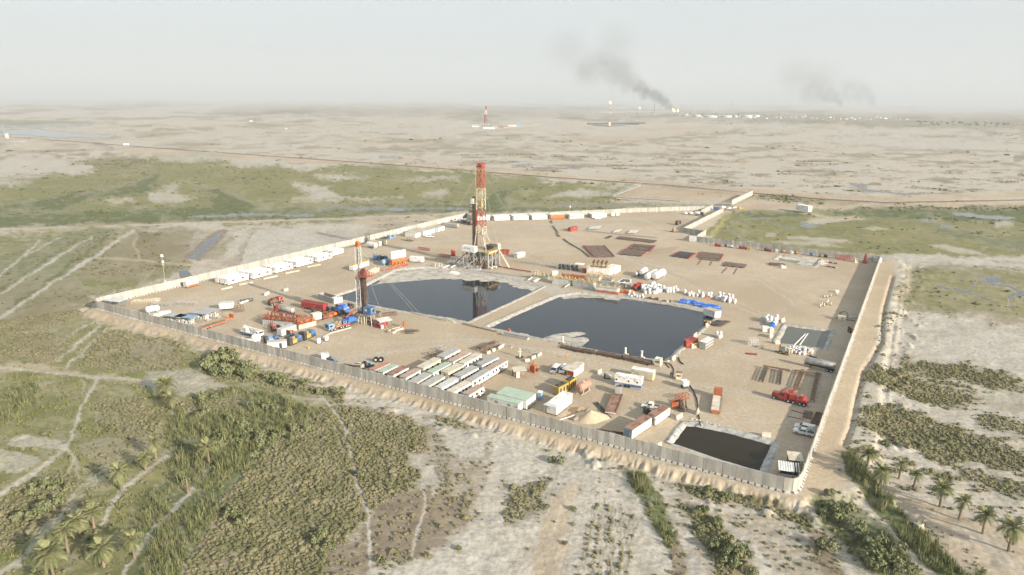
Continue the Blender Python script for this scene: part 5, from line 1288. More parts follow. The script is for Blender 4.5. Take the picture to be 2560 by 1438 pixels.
def tanker(rear, front, label, tm='steel', cab=None, r=1.05, name='tanker_trailer', cat='tanker', z=1.35, rings=5):
 o, L = axis(rear, front, name, label, cat)
 x0 = -L / 2; x1 = L / 2 - (2.6 if cab else 0)
 t = MB().cyl((x0 + .3, 0, z + r * .8), (x1 - .3, 0, z + r * .8), r, 14, dome=.3).build('tank', tm, o, True)
 rg = MB()
 for k in range(rings + 1):
  x = x0 + .3 + (x1 - x0 - .6) * k / rings; rg.cyl((x - .06, 0, z + r * .8), (x + .06, 0, z + r * .8), r + .06, 14)
 rg.build('band', tm, t)
 MB().box(x0 + .2, x1 - .2, -.3, .3, z + r * 1.75, z + r * 1.85).box((x0 + x1) / 2 - .3, (x0 + x1) / 2 + .3, -.3, .3, z + r * 1.8, z + r * 2.0).build('walkway', 'steel', t)
 MB().box(x0, L / 2, -.45, .45, .75, 1.0).build('chassis', 'dark', o)
 wheels(o, (x0 + .9, x0 + 2.1), .95, .5, .35)
 if cab: lorry_cab(o, L / 2 - 2.2, cab); wheels(o, (L / 2 - 1.1,), .95, .5, .35)
 else: MB().box(x1 - 2.2, x1 - 2.0, -.8, -.6, 0, .8).box(x1 - 2.2, x1 - 2.0, .6, .8, 0, .8).build('landing_leg', 'dark', o)
 return o
tanker(c3(1690, 195), c3(1400, 130), 'long grey tank trailer with banded sections by the right wall')
tanker(cA(755, 550), cA(395, 470), 'tank lorry with a red cab and silver tank behind the mud tanks', cab='red', name='tanker_truck', rings=3)
tanker(c8(425, 172), c8(525, 178), 'white tank lorry with a dark cab waiting at the entrance passage', 'white', 'dark', name='tanker_truck', rings=2)
def red_trailer():
 o, L = axis(cA(1395, 480), cA(955, 400), 'tank_trailer', 'long dark red ribbed tank trailer beside the left pit', 'trailer')
 b = MB().prism([(-1.3, .9), (1.3, .9), (1.3, 3.2), (.9, 3.6), (-.9, 3.6), (-1.3, 3.2)], -L / 2, L / 2).build('tank', 'dkred', o); fixnormals(b.data)
 rb = MB(); k = -L / 2 + .3
 while k < L / 2: rb.box(k, k + .14, -1.4, 1.4, 1.0, 3.15); k += 1.0
 rb.build('rib', 'dkred', b)
 MB().box(-L / 2 + 1, L / 2 - 1, -.5, .5, 3.6, 3.75).build('top_hatch', 'rust', b)
 wheels(o, (-L / 2 + 1, -L / 2 + 2.2, -L / 2 + 3.4, L / 2 - 1.2), 1.1, .5, .35)
red_trailer()
def wrecker():
 o, L = axis(c3(1435, 515), c3(1095, 430), 'rig_up_truck', 'bright red oilfield truck with boom and white rims in the sun by the right wall', 'truck')
 h = L / 2
 MB().box(-h, h, -.9, .9, .9, 1.35).build('chassis', 'red', o)
 MB().box(-h + .3, -h + 3.2, -1.1, 1.1, 1.35, 1.9).cyl((-h + 1.6, 0, 1.9), (-h + 1.6, 0, 3.0), .9, 10).build('turntable', 'red', o)
 MB().bar((-h + 3.2, 0, 1.7), (h - 4.5, 0, 1.9), .7, .6).build('boom', 'red', o)
 lorry_cab(o, h - 4.4, 'red', 2.9); g = MB().bar((h - 5.2, -1, 1.3), (h - 5.2, -1, 4.0), .25).bar((h - 5.2, 1, 1.3), (h - 5.2, 1, 4.0), .25).bar((h - 5.2, -1, 4.0), (h - 5.2, 1, 4.0), .25).box(h - 6.6, h - 5.4, -1, 1, 1.35, 2.9)
 g.build('gin_frame', 'red', o)
 MB().box(h - 2.2, h - .2, -.9, .9, 1.3, 2.1).build('bonnet', 'red', o)
 wheels(o, (-h + .8, -h + 2.0, h - 6.4, h - 5.0, h - .9), 1.0, .58, .4)
wrecker()
def flatbed(rear, front, label, m='rustor', bed='block', cat='truck', load=None):
 o, L = axis(rear, front, 'flatbed_truck', label, cat)
 h = L / 2
 MB().box(-h, h - 2.6, -1.25, 1.25, 1.0, 1.25).build('bed', bed, o)
 MB().box(-h - .06, -h, -1.25, 1.25, .5, 1.35).box(-h, h - 2.6, -1.32, -1.25, .85, 1.4).box(-h, h - 2.6, 1.25, 1.32, .85, 1.4).build('side_board', m, o)
 lorry_cab(o, h - 2.2, m, 3.0); MB().box(h - 2.55, h - 2.4, -1.25, 1.25, 1.25, 3.2).build('headboard', m, o)
 wheels(o, (-h + 1.0, -h + 2.2, h - 1.0), 1.0, .5, .35)
 return o
flatbed(c3(560, 592), c3(585, 415), 'orange flatbed lorry with an empty sand coloured bed seen from behind')
def lowboy():
 o, L = axis(cL(1440, 985), cL(1205, 1060), 'lowboy_trailer', 'long low orange trailer with an upright red end plate near the near wall', 'trailer')
 h = L / 2
 MB().box(-h, h, -1.3, 1.3, .75, 1.0).build('deck', 'wood', o); MB().box(-h, h, -1.38, -1.3, .55, 1.05).box(-h, h, 1.3, 1.38, .55, 1.05).build('side_rail', 'rustor', o)
 MB().box(-h - 3.5, -h, -.5, .5, .9, 1.2).box(-h - 3.7, -h - 3.5, -1.3, 1.3, .9, 2.6).build('gooseneck', 'orange', o)
 wheels(o, (h - 1.2, h - 2.4, h - 3.6), 1.05, .48, .4)
lowboy()
def crane_truck():
 o, L = axis(cL(1625, 1095), cL(1810, 1140), 'crane_truck', 'white and blue mobile crane truck near the near wall', 'crane truck')
 h = L / 2
 MB().box(-h, h, -1.25, 1.25, .7, 1.3).build('chassis', 'blue', o); MB().box(-h, h - 2, -1.2, 1.2, 1.3, 1.5).build('deck', 'white', o)
 lorry_cab(o, h - 2.0, 'white', 2.7)
 MB().box(-h + 1.4, -h + 3.6, -1.1, 1.1, 1.5, 3.0).box(-h + .5, -h + 1.4, -1, 1, 1.5, 2.4).build('crane_house', 'white', o)
 MB().bar((-h + .8, 0, 3.1), (h + .3, 0, 2.9), .55).bar((-h + 2, .9, 1.5), (-h + .6, .9, 3.4), .15).build('boom', 'white', o)
 wheels(o, (-h + .9, -h + 2.1, h - 2.6, h - 1.2), 1.05, .55, .4)
crane_truck()
def forklift(a, b, label, m='yellow'):
 o, L = axis(a, b, 'forklift', label, 'forklift')
 bd = MB().prism([(-2.0, .5), (1.2, .5), (1.2, 1.2), (-.6, 1.4), (-2.0, 1.9)], -.9, .9, 'y').build('body', m, o); fixnormals(bd.data)
 MB().box(-.7, .8, -.75, .75, 1.35, 2.7).build('cab', 'ltblue', o); MB().box(-.75, .85, -.8, .8, 2.7, 2.82).build('roof', m, o)
 MB().bar((1.4, -.6, .2), (1.4, -.6, 3.2), .18).bar((1.4, .6, .2), (1.4, .6, 3.2), .18).bar((1.4, -.6, 3.2), (1.4, .6, 3.2), .15).build('lift_mast', 'rustor', o)
 MB().bar((1.5, -.5, .3), (3.0, -.5, .3), .15).bar((1.5, .5, .3), (3.0, .5, .3), .15).build('fork', 'dark', o)
 wheels(o, (-1.4, .8), .9, .6, .4)
forklift(c4(1150, 1215), c4(1035, 1190), 'yellow forklift with a light blue cab beside the white bag heap at the small pit')
forklift(c6(1160, 870), c6(1290, 880), 'yellow lift truck with white canopy near the left far wall')
o = forklift(c8(250, 355), c8(160, 355), 'yellow loader parked at the shaded end of the passage wall')
def row_truck(rear, front, label, cabm, loadm):
 o, L = axis(rear, front, 'work_truck', label, 'truck'); h = L / 2
 MB().box(-h, h, -1.2, 1.2, .8, 1.2).build('chassis', 'dark', o); lorry_cab(o, h - 2.2, cabm)
 r = random.Random(label); g = MB()
 for k in range(7):
  x = -h + .4 + k * (L - 3.2) / 7; g.box(x, x + .9, -1.1 + r.random() * .4, .7 + r.random() * .4, 1.2, 1.8 + r.random() * 1.3)
 g.build('equipment', loadm, o); wheels(o, (-h + 1, -h + 2.2, h - 1), 1.0, .5, .35)
row_truck(c6(2540, 545), c6(2340, 500), 'dark blue work truck with equipment parked left of the derrick', 'blue', 'dark')
row_truck(c6(2430, 490), c6(2190, 470), 'white cabbed work truck beside the dark blue one left of the derrick', 'white', 'ltgrey')
row_truck(cA(250, 360), cA(520, 290), 'small red tractor dolly standing alone behind the tank lorry', 'red', 'rust')
row_truck(cC(1900, 590), cC(2045, 540), 'orange red pump truck next to the white bag pile', 'orange', 'red')
# ------------------------------------------------------------------ tanks, silos, pump units
def tank_h(A, B, r, m, label, z=.6, saddle='grey', group=None, rot2=None):
 o, L = axis(A, B, 'storage_tank', label, 'tank', group)
 MB().cyl((-L / 2, 0, z + r), (L / 2, 0, z + r), r, 16, dome=r * .3).build('shell', m, o, False)
 s = MB()
 for x in (-L * .32, L * .32): s.box(x - .2, x + .2, -r * .8, r * .8, 0, z + r * .35)
 s.box(-L / 2, L / 2, -r * .8, -r * .6, 0, .2).box(-L / 2, L / 2, r * .6, r * .8, 0, .2); s.build('saddle', saddle, o)
 MB().cyl((0, 0, z + 2 * r - .05), (0, 0, z + 2 * r + .3), .3, 8).build('hatch', 'ltgrey', o)
 return o
tank_h(c6(345, 1010), c6(510, 1040), 1.5, 'white', 'white horizontal tank near the cream containers at the left wall')
tank_h(c2(895, 800), c2(1005, 735), 1.25, 'roofred', 'rusty red horizontal tank on a timber skid beside the yellow generators', .8)
tank_h(cC(2130, 410), cC(2290, 330), 1.5, 'white', 'white horizontal tank, middle of the three right of the mud tanks', .4, group='white tanks beside the mud tanks')
tank_h(cC(2270, 410), cC(2400, 345), 1.9, 'white', 'largest white horizontal tank, rightmost of the three', .3, group='white tanks beside the mud tanks')
tank_h(cC(2040, 360), cC(2110, 320), 1.4, 'white', 'short white tank on a steel frame, leftmost of the three', 1.3, group='white tanks beside the mud tanks')
tank_h(cC(1945, 350), cC(2010, 320), 1.0, 'ltgrey', 'small grey tank in front of the short white tank', .5)
tank_h(c6(640, 1400), c6(780, 1370), 1.3, 'ltblue', 'light blue horizontal vessel left of the orange silos', .6)
tank_h(cL(665, 900), cL(790, 880), 1.3, 'ltgrey', 'grey horizontal tank at the near left behind the wall', .5)
tank_h(cA(-60, 1110), cA(70, 1085), 1.4, 'white', 'white rounded tank end half hidden behind the near wall', .4)
tank_h(cL(1560, 1195), cL(1700, 1220), 1.2, 'ltgrey', 'long pale tank lying along the inside of the near wall', .3)
def silos():
 A, B = c6(870, 1432), c6(1170, 1375)
 p, ang, L = edge(A, B)
 for k in range(4):
  x = L * (k + .5) / 4
  c = Vector((math.cos(ang), math.sin(ang), 0)) * x + Vector((-math.sin(ang), math.cos(ang), 0)) * 1.4
  o = thing('cement_silo', 'white topped orange silo, %s of four by the left pit' % ['leftmost', 'second from the left', 'third from the left', 'rightmost'][k], 'silo', p + c, ang, 'orange and white silos')
  MB().cyl((0, 0, 3.6), (0, 0, 7.6), 1.35, 14).cyl((0, 0, 7.6), (0, 0, 8.1), 1.35, 14, .6).build('shell', 'white', o)
  MB().cyl((0, 0, 1.0), (0, 0, 3.6), .35, 14, 1.37).build('cone', 'orange', o)
  f = MB()
  for sx in (-1.25, 1.25):
   for sy in (-1.25, 1.25): f.bar((sx, sy, 0), (sx, sy, 4.2), .26)
  for sx in (-1.25, 1.25): f.bar((sx, -1.25, .3), (sx, 1.25, 3.9), .16)
  for sy in (-1.25, 1.25): f.bar((-1.25, sy, 3.9), (1.25, sy, 3.9), .26).bar((-1.25, sy, .3), (1.25, sy, .3), .26).bar((-1.25, sy, 2.1), (1.25, sy, 2.1), .2)
  f.build('frame', 'orange', o)
  MB().box(-1.0, 1.0, -1.37, -1.28, 2.6, 4.3).build('skirt_panel', 'orange', o)
  MB().bar((1.38, 0, 0), (1.38, 0, 8.2), .12).build('ladder', 'white', o)
silos()
def pump_unit(A, B, D, label, m1='blue', m2='yellow', m3='dark', h=2.4, cat='pump'):
 p, ang, L = edge(A, B); o = thing('pump_unit', label, cat, p, ang)
 MB().box(0, L, 0, D, 0, .35).build('skid', m3, o)
 MB().box(0, L * .22, .05, D - .05, .35, h + .3).build('radiator', m3, o)
 MB().box(L * .25, L * .62, .2, D - .2, .35, h * .62).build('engine', m2, o)
 g = MB()
 for k in range(4): g.cyl((L * (.28 + k * .09), D * .5, h * .62), (L * (.28 + k * .09), D * .5, h * .9), .22, 8)
 g.build('cylinder_bank', m2, o)
 MB().cyl((L * .8, .1, h * .52), (L * .8, D - .1, h * .52), h * .42, 12).box(L * .66, L, .1, D - .1, .35, h * .4).build('pump_end', m1, o)
 MB().bar((0, .05, h + .35), (L * .6, .05, h + .35), .1).bar((L * .6, .05, .35), (L * .6, .05, h + .35), .1).bar((L * .6, D - .05, .35), (L * .6, D - .05, h + .35), .1).bar((0, D - .05, h + .35), (L * .6, D - .05, h + .35), .1).build('frame', m1, o)
 return o
pump_unit(cA(690, 1165), cA(935, 1060), 2.6, 'blue and yellow pump skid nearest the near wall, left of two', h=2.8)
pump_unit(cA(975, 1060), cA(1205, 950), 2.6, 'blue and yellow pump skid, right of the two below the mud tanks', h=2.8)
pump_unit(cA(200, 1110), cA(470, 1040), 1.8, 'blue open engine skid with a pale cover behind the doorway cabin', 'blue', 'ltblue', h=2.0)
pump_unit(cA(1420, 620), cA(1640, 560), 2.4, 'orange circulating pump beside the workover rig ramp', 'orange', 'rustor', 'rust', h=1.9)
pump_unit(cA(1150, 545), cA(1330, 510), 2.4, 'black pump machinery behind the cream box cabin', 'dark', 'rust', 'dark', h=1.9)
def tarp_over(cx_, cy_, label, s=(4, 3, 2), m='tarp', rot=0, seed=1, z=0, name='covered_stack', cat='covered stack'):
 """stack under a sheet: lumpy folded cloth"""
 r = random.Random(seed); n = 9; mm = 7; v = []; f = []
 for j in range(mm):
  for i in range(n):
   u, w = i / (n - 1) * 2 - 1, j / (mm - 1) * 2 - 1
   e = max(abs(u), abs(w)); hgt = 0 if e > .98 else (1 - e ** 4) * (.75 + r.random() * .35)
   v.append((u * s[0] / 2 + r.uniform(-.12, .12), w * s[1] / 2 + r.uniform(-.12, .12), max(.03, hgt * s[2])))
 for j in range(mm - 1):
  for i in range(n - 1): f.append((j * n + i, j * n + i + 1, (j + 1) * n + i + 1, (j + 1) * n + i))
 p = W(cx_, cy_); o = thing(name, label, cat, (p.x, p.y, z), rot)
 MB().add(v, f).build('sheet', m, o)
 MB().box(-s[0] * .4, s[0] * .4, -s[1] * .4, s[1] * .4, 0, s[2] * .55).build('goods', 'block', o)
 return o
tarp_over(*cA(1740, 440), 'bright blue tarpaulin over machinery between the red trailer and the rig', (5.5, 3.5, 2.4), rot=AX, seed=3)
pump_unit(cA(1470, 500), cA(1590, 470), 2.0, 'dark blue motor unit by the blue tarpaulin', 'blue', 'blue', h=2.0)
for (a, b, m1, m2, lb) in [((1340, 640), (1440, 610), 'rustor', 'red', 'orange red manifold skid beside the circulating pump'), ((1660, 560), (1790, 520), 'dark', 'rust', 'dark hydraulic skid between the rig ramps'), ((1850, 600), (1930, 560), 'grey', 'dkred', 'grey and red choke skid under the workover mast'),
      ((1880, 420), (1960, 400), 'dark', 'dkred', 'dark winch unit just behind the workover mast'), ((2230, 690), (2330, 660), 'rust', 'dark', 'rusty gear under the blue rig cabin'), ((1640, 440), (1700, 425), 'dkred', 'dark', 'dark red motor beside the bright blue tarpaulin'),
      ((480, 850), (560, 820), 'grey', 'steel', 'grey pipe manifold in front of the orange mud tanks'), ((330, 880), (420, 860), 'red', 'dkred', 'small red skid left of the grey container box'), ((680, 970), (780, 930), 'rustor', 'block', 'faded orange crate behind the blue pump skids')]:
 pump_unit(cA(*a), cA(*b), 1.8, lb, m1, m2, 'dark', 1.8)
# dark blue boxes left of the silos
pump_unit(c6(445, 1280), c6(560, 1280), 2.2, 'dark blue compressor box, left one beside the silos', 'blue', 'blue', 'blue', 2.6)
pump_unit(c6(600, 1300), c6(760, 1290), 2.4, 'dark blue compressor with black frames close to the silos', 'blue', 'dark', 'dark', 2.6)
# yellow generator sets
def genset(A, B, label):
 p, ang, L = edge(A, B); o = thing('generator_set', label, 'generator', p, ang, 'yellow generators')
 MB().box(0, L, 0, 2.3, .3, 2.7).build('housing', 'yellow', o); MB().box(0, L, .1, 2.2, 0, .3).build('skid', 'dark', o)
 MB().box(L * .1, L * .9, .3, 2.0, 2.7, 2.85).cyl((L * .25, 1.1, 2.8), (L * .25, 1.1, 3.4), .3, 8).cyl((L * .7, 1.1, 2.8), (L * .7, 1.1, 3.3), .35, 8).build('exhaust', 'dark', o)
 for x in (.12, .45, .75): MB().box(L * x, L * x + L * .17, -.04, .02, .6, 2.2).build('louvre', 'dark', o)
genset(c2(655, 820), c2(775, 755), 'yellow generator housing nearer the white cabin')
genset(c2(790, 745), c2(865, 690), 'yellow generator housing farther behind, black on top')
# shade roofed skids at the near left
def roofed_skid(A, B, D, label, roofm, h=3.0):
 o = shade_hut(A, B, D, h, label, roofm, None, 'pump shelter', .0)
 p, ang, L = edge(A, B)
 MB().box(.3, L - .3, .3, D - .3, 0, .3).build('skid', 'grey', o)
 g = MB(); r = random.Random(label)
 for k in range(4):
  x = .5 + k * (L - 1) / 4; g.box(x, x + .9, .5, D - .6, .3, 1.2 + r.random() * .8)
  g.cyl((x + .4, D * .5, 1.2), (x + .4, D * .5, 2.3), .2, 7)
 g.build('pump', 'ltgrey', o)
roofed_skid(cL(850, 985), cL(1005, 1010), 3.4, 'pump skid under a dark grey roof, nearest to the near wall', 'grey')
roofed_skid(cL(955, 1000), cL(1125, 1015), 3.4, 'pump skid under a light blue roof', 'ltblue')
roofed_skid(cL(1110, 955), cL(1265, 975), 3.4, 'pump skid under a grey roof in the middle of the group', 'grey')
roofed_skid(cL(1195, 930), cL(1370, 945), 3.4, 'pump skid under a grey roof, farthest of the group', 'roofgrey')
box_cabin(cL(800, 945), cL(915, 930), 2.4, 2.4, 'white', 'white', 'white open box next to the grey tank at the near left', 'container', 'storage_box')
box_cabin(cL(735, 960), cL(800, 955), 2.4, 2.0, 'cream', 'white', 'low cream box tight behind the near wall at the left', 'container', 'storage_box')
box_cabin(cL(1395, 880), cL(1535, 870), 3.2, 2.6, 'white', 'ltgrey', 'white platform housing on frames behind the pump shelters', 'platform', 'platform_unit', z=.9)
# ------------------------------------------------------------------ racks, pipes, frames
def frame_rack(A, B, D, h, label, m='steel', n=5, name='steel_trestle', cat='trestle', group=None):
 p, ang, L = edge(A, B); o = thing(name, label, cat, p, ang, group)
 f = MB()
 for k in range(n + 1):
  x = L * k / n
  f.bar((x, 0, 0), (x, 0, h), .13).bar((x, D, 0), (x, D, h), .13).bar((x, 0, h), (x, D, h), .13)
  if k < n: f.bar((x, 0, 0), (x + L / n, 0, h), .09).bar((x, D, h), (x + L / n, D, 0), .09)
 for y in (0, D):
  for z in (.1, h): f.bar((0, y, z), (L, y, z), .13)
 f.build('frame', m, o); return o
frame_rack(cL(705, 825), cL(905, 828), 2.2, 1.2, 'low grey pipe frames beside the cream heap at the near left', 'grey')
frame_rack(cL(955, 820), cL(1155, 822), 2.2, 1.6, 'grey trestle frames in the middle of the left yard', 'grey')
frame_rack(cL(1545, 885), cL(1640, 875), 2.4, 2.2, 'rusty open frame right of the white platform housing', 'rust', 3)
frame_rack(cL(1610, 790), cL(1730, 770), 1.2, 1.2, 'low black machine frame at the end of the white boom', 'dark', 3)
frame_rack(cC(10, 118), cC(620, 205), 2.4, 2.2, 'long zigzag steel trestle line right of the derrick', 'grey', 9)
o = frame_rack(cC(625, 225), cC(1000, 268), 3.0, 3.6, 'grey steel rack with dark bays under a short white roof', 'grey', 5)
MB().box(9.5, 14, -.2, 3.2, 3.7, 3.95).build('roof', 'white', o)
for k in range(4): MB().box(.5 + k * 2.7, 2.6 + k * 2.7, .5, 2.5, .3, 2.6).build('pump', 'dark', o)
def ladder_frame(a, b, label, w=1.0, m='rust'):
 o, L = axis(a, b, 'ladder_trestle', label, 'trestle', 'trestle frames on the right pad')
 f = MB()
 for s in (-1, 1): f.bar((-L / 2, s * w / 2, .9), (L / 2, s * w / 2, .9), .16).bar((-L / 2, s * w / 2, .15), (L / 2, s * w / 2, .15), .12)
 n = max(4, int(L / 1.3))
 for k in range(n + 1):
  x = -L / 2 + L * k / n; f.bar((x, -w / 2, .9), (x, w / 2, .9), .13).bar((x, -w / 2, 0), (x, -w / 2, .9), .12).bar((x, w / 2, 0), (x, w / 2, .9), .12)
  if k < n: f.bar((x, -w / 2, .9), (x + L / n, w / 2, .9), .1)
 f.build('frame', m, o)
ladder_frame(c3(995, 285), c3(1038, 170), 'grey trestle frame, leftmost of the four on the right pad', m='dark')
ladder_frame(c3(1160, 310), c3(1180, 190), 'grey trestle frame, second of the four on the right pad', m='dark')
ladder_frame(c3(1325, 345), c3(1385, 190), 'rusty trestle frame, third of the four beside the red truck')
ladder_frame(c3(1475, 478), c3(1530, 220), 'long rusty trestle frame, rightmost by the right wall')
ladder_frame(c3(1260, 392), c3(1345, 345), 'short rusty trestle frame behind the red truck', .7)
def beams(A, B, label, n=6, gap=.24, r=.1, m='rust', z=.12, layers=1, group=None, name='pipe_bundle', cat='pipes', jit=0.0):
 o, L = axis(A, B, name, label, cat, group)
 g = MB(); rr = random.Random(label)
 for l in range(layers):
  for k in range(n):
   y = (k - n / 2) * gap + rr.uniform(-jit, jit); dx = rr.uniform(-.3, .3) + rr.uniform(-jit, jit) * 2; t = rr.uniform(-jit, jit) * .6
   g.bar((-L / 2 + dx, y - t, z + l * r * 2), (L / 2 + dx, y + t, z + l * r * 2), r * 1.9)
 q = g.build('pipe', m, o)
 if n > 10: q['kind'] = 'stuff'
 return o
beams(c3(1012, 155), c3(1262, 198), 'two long brown beams laid across the left trestle frames', 3, .3, .14, z=1.0)
beams(c3(1312, 198), c3(1570, 240), 'two long brown beams laid across the right trestle frames', 3, .3, .14, z=1.0)
beams(c3(1420, 630), c3(1440, 560), 'rusty pipes in a row leaning by the right wall, left pile', 7, .35, .1)
beams(c3(1500, 690), c3(1555, 580), 'dark rusty pipes in a row by the right wall, right pile', 9, .3, .12)
beams(c3(1272, 550), c3(1432, 592), 'single long rod lying on the sand by the right wall, farther one', 1, .3, .07)
beams(c3(1252, 610), c3(1402, 642), 'single long rod lying on the sand by the right wall, nearer one', 1, .3, .07)
beams(c2(1110, 900), c2(1225, 1020), 'dark pipes lying beside the rusty ramp trailer', 4, .4, .12, 'dark', jit=.15)
beams(c2(1225, 1025), c2(1290, 1082), 'short dark beam at the foot of the rusty ramp trailer', 1, .4, .2, 'dark')
beams(cL(1215, 905), cL(1390, 880), 'white boom lying behind the pump shelters', 2, .5, .2, 'white', z=.5) if False else None
beams(cL(1600, 800), cL(1680, 770), 'white boom sections lying near the red dolly', 2, .6, .25, 'white', z=.5)
def pipe_stack(q, label, n=30, m='pipe', ends='red', layers=1):
 """pipe lying side by side on rails: q = left-near, right-near, right-far, left-far in the photograph"""
 P = [W(*c) for c in q]; base = P[0]
 o = thing('pipe_stack', label, 'pipe stack', base, 0, 'stacks of drill pipe on the far pad')
 g = MB()
 rr = random.Random(label); gaps = [rr.random() for _ in range(n)]
 for k in range(n):
  t = (k + .5) / n
  a = P[0].lerp(P[3], t) - base; b = P[1].lerp(P[2], t) - base
  if gaps[k] < .07: continue
  d = (b - a).normalized(); a = a + d * rr.uniform(-.2, .2); b = b + d * rr.uniform(-.2, .2)
  w = (P[3] - P[0]).length / n * .8
  g.bar(a + Vector((0, 0, .42)), b + Vector((0, 0, .42)), min(w, .6), .22)
 s = g.build('pipe', m, o)
 if n > 10: s['kind'] = 'stuff'
 r = MB()
 for t in (.12, .5, .88):
  a = P[0].lerp(P[1], t) - base; b = P[3].lerp(P[2], t) - base; e = (b - a).normalized() * .8; r.bar(a - e + Vector((0, 0, .15)), b + e + Vector((0, 0, .15)), .3)
 r.build('rail', 'rust', o)
 if ends:
  e = MB()
  for (a, b) in ((P[0], P[3]), (P[1], P[2])): e.bar(a - base + Vector((0, 0, .5)), b - base + Vector((0, 0, .5)), .35, .5)
  e.build('rack_end', ends, o)
 return o
E_ = lambda *p: [cE(*x) for x in p]
pipe_stack(E_((785, 695), (1000, 690), (890, 575), (670, 575)), 'wide stack of brown pipe with red ends, nearest the zigzag trestle', 46, ends='dkred')
pipe_stack(E_((1050, 665), (1280, 685), (1335, 640), (1110, 610)), 'stack of brown pipe in the middle of the far pad, nearer half', 30, ends='dkred')
pipe_stack(E_((1150, 605), (1372, 632), (1430, 575), (1210, 555)), 'stack of brown pipe in the middle of the far pad, farther half', 34, ends='dkred')
pipe_stack(E_((1010, 500), (1410, 545), (1450, 520), (1050, 475)), 'long low stack of brown pipe behind the others', 18, ends=None)
pipe_stack(E_((1600, 685), (1780, 710), (1860, 655), (1690, 635)), 'nearly black stack of casing pipe with red rack', 22, 'dark', 'dkred')
pipe_stack(E_((1890, 700), (2120, 720), (2150, 665), (1920, 640)), 'stack of brown pipe with a red left end, right of the black one', 26, ends='dkred')
pipe_stack(E_((2140, 785), (2370, 808), (2400, 775), (2170, 745)), 'small flat stack of pipe, rightmost on the pad', 16, ends=None)
pipe_stack(E_((895, 492), (930, 495), (985, 470), (945, 465)), 'tiny stack of brown pipe left of the long low one', 8, ends=None)
beams(cE(1880, 712), cE(2110, 735), 'brown rail beam in front of the red ended pipe stack', 2, .4, .16, 'rust', z=.4)
for (a, b, lb) in [((1920, 725), (1880, 772), 'left rail leg sticking out below the red ended stack'), ((2035, 738), (2010, 782), 'right rail leg sticking out below the red ended stack'),
     ((2195, 802), (2140, 860), 'left rail leg below the rightmost pipe stack'), ((2300, 812), (2265, 872), 'right rail leg below the rightmost pipe stack')]:
 beams(cE(*a), cE(*b), lb, 1, .3, .14, 'rust', name='rail_beam', cat='beam')
# bridge of mixed pipe and white frames beyond the stacks
beams(cE(690, 412), cE(1100, 458), 'long row of small pipes on trestles from the red box, left half', 4, .3, .12, 'steel', .6, name='pipe_row')
beams(cE(1100, 455), cE(1468, 490), 'long row of small pipes on trestles, right half', 4, .3, .12, 'grey', .6, name='pipe_row')
for k, (x, y) in enumerate([(720, 400), (750, 398), (780, 396), (810, 393), (985, 435), (1020, 430), (1140, 440), (1170, 440), (1200, 440)]):
 beams(cE(x, y + 8), cE(x + 40, y - 20), 'white trestle beam lying across the pipe row', 2, .5, .18, 'ltgrey', .9, group='white beams across the pipe row', name='trestle_beam', cat='beam')
for k in range(8):
 x, y = 1330 + k * 36, 668 - k * 3
 beams(cE(x, y), cE(x + 90, y - 66), 'thin pale rod lying on bare sand between the pipe stacks', 1, .3, .07, 'wood', group='loose rods between the pipe stacks', name='loose_rod', cat='rod')
for k in range(6):
 x = 80 + k * 26; beams(cE(x, 695 + k * 4), cE(x + 50, 668 + k * 4), 'thin rod lying on the sand right of the white container by the derrick', 1, .3, .06, 'wood', group='loose rods right of the derrick', name='loose_rod', cat='rod')
# snaking dark hose on the far pad
def hose(pts, label, r=.12, m='black', z=None, name='hose', cat='hose'):
 P = [W(*p) for p in pts]; o = MB()
 pts2 = resample([(p.x, p.y) for p in P], 2.0, .0, False)
 for a, b in zip(pts2[:-1], pts2[1:]): o.bar((a[0] - P[0].x, a[1] - P[0].y, r + (z or 0)), (b[0] - P[0].x, b[1] - P[0].y, r + (z or 0)), r * 2)
 q = o.build(name, m); q.location = P[0]; tag(q, label, cat); return q
hose([cE(330, 305), cE(345, 335)], 'short dark berm line by the orange cabin', .35, 'wood', name='ridge_board', cat='kerb')
hose([cE(350, 365), cE(385, 405), cE(405, 440), cE(400, 460), cE(425, 478)], 'dark crooked line of soil heaped on the far pad', .35, 'wood', name='ridge_board', cat='kerb')
hose([cE(460, 500), cE(520, 545), cE(600, 590), cE(660, 625), cE(740, 692)], 'long dark timber line running towards the wide pipe stack', .3, 'wood', name='ridge_board', cat='kerb')
# pipe stacks along the near bank of the right pit
for k, (a, b, n, ly, lb) in enumerate([(cD(-250, 480), cD(20, 545), 8, 2, 'long brown pipe pile on the pit bank, leftmost of four'), (cD(0, 545), cD(320, 595), 9, 3, 'brown pipe pile on the pit bank, second from the left'),
       (cD(385, 600), cD(820, 685), 9, 3, 'brown pipe pile on the pit bank in front of the first white pump'), (cD(860, 690), cD(1335, 795), 9, 4, 'brown pipe pile on the pit bank ending at the cream booth')]):
 o = beams(a, b, lb, n, .28, .12, 'pipe', .35, ly, 'pipe piles along the pit bank', jit=.05)
 p, q = W(*a), W(*b); L = (q - p).length
 f = MB()
 for x in (-L / 2 + .6, 0, L / 2 - .6): f.bar((x, -1.7, 0), (x, -1.7, 1.3), .14).bar((x, 1.5, 0), (x, 1.5, 1.3), .14).bar((x, -1.7, .2), (x, 1.5, .2), .16)
 f.build('rack', 'dark', o)
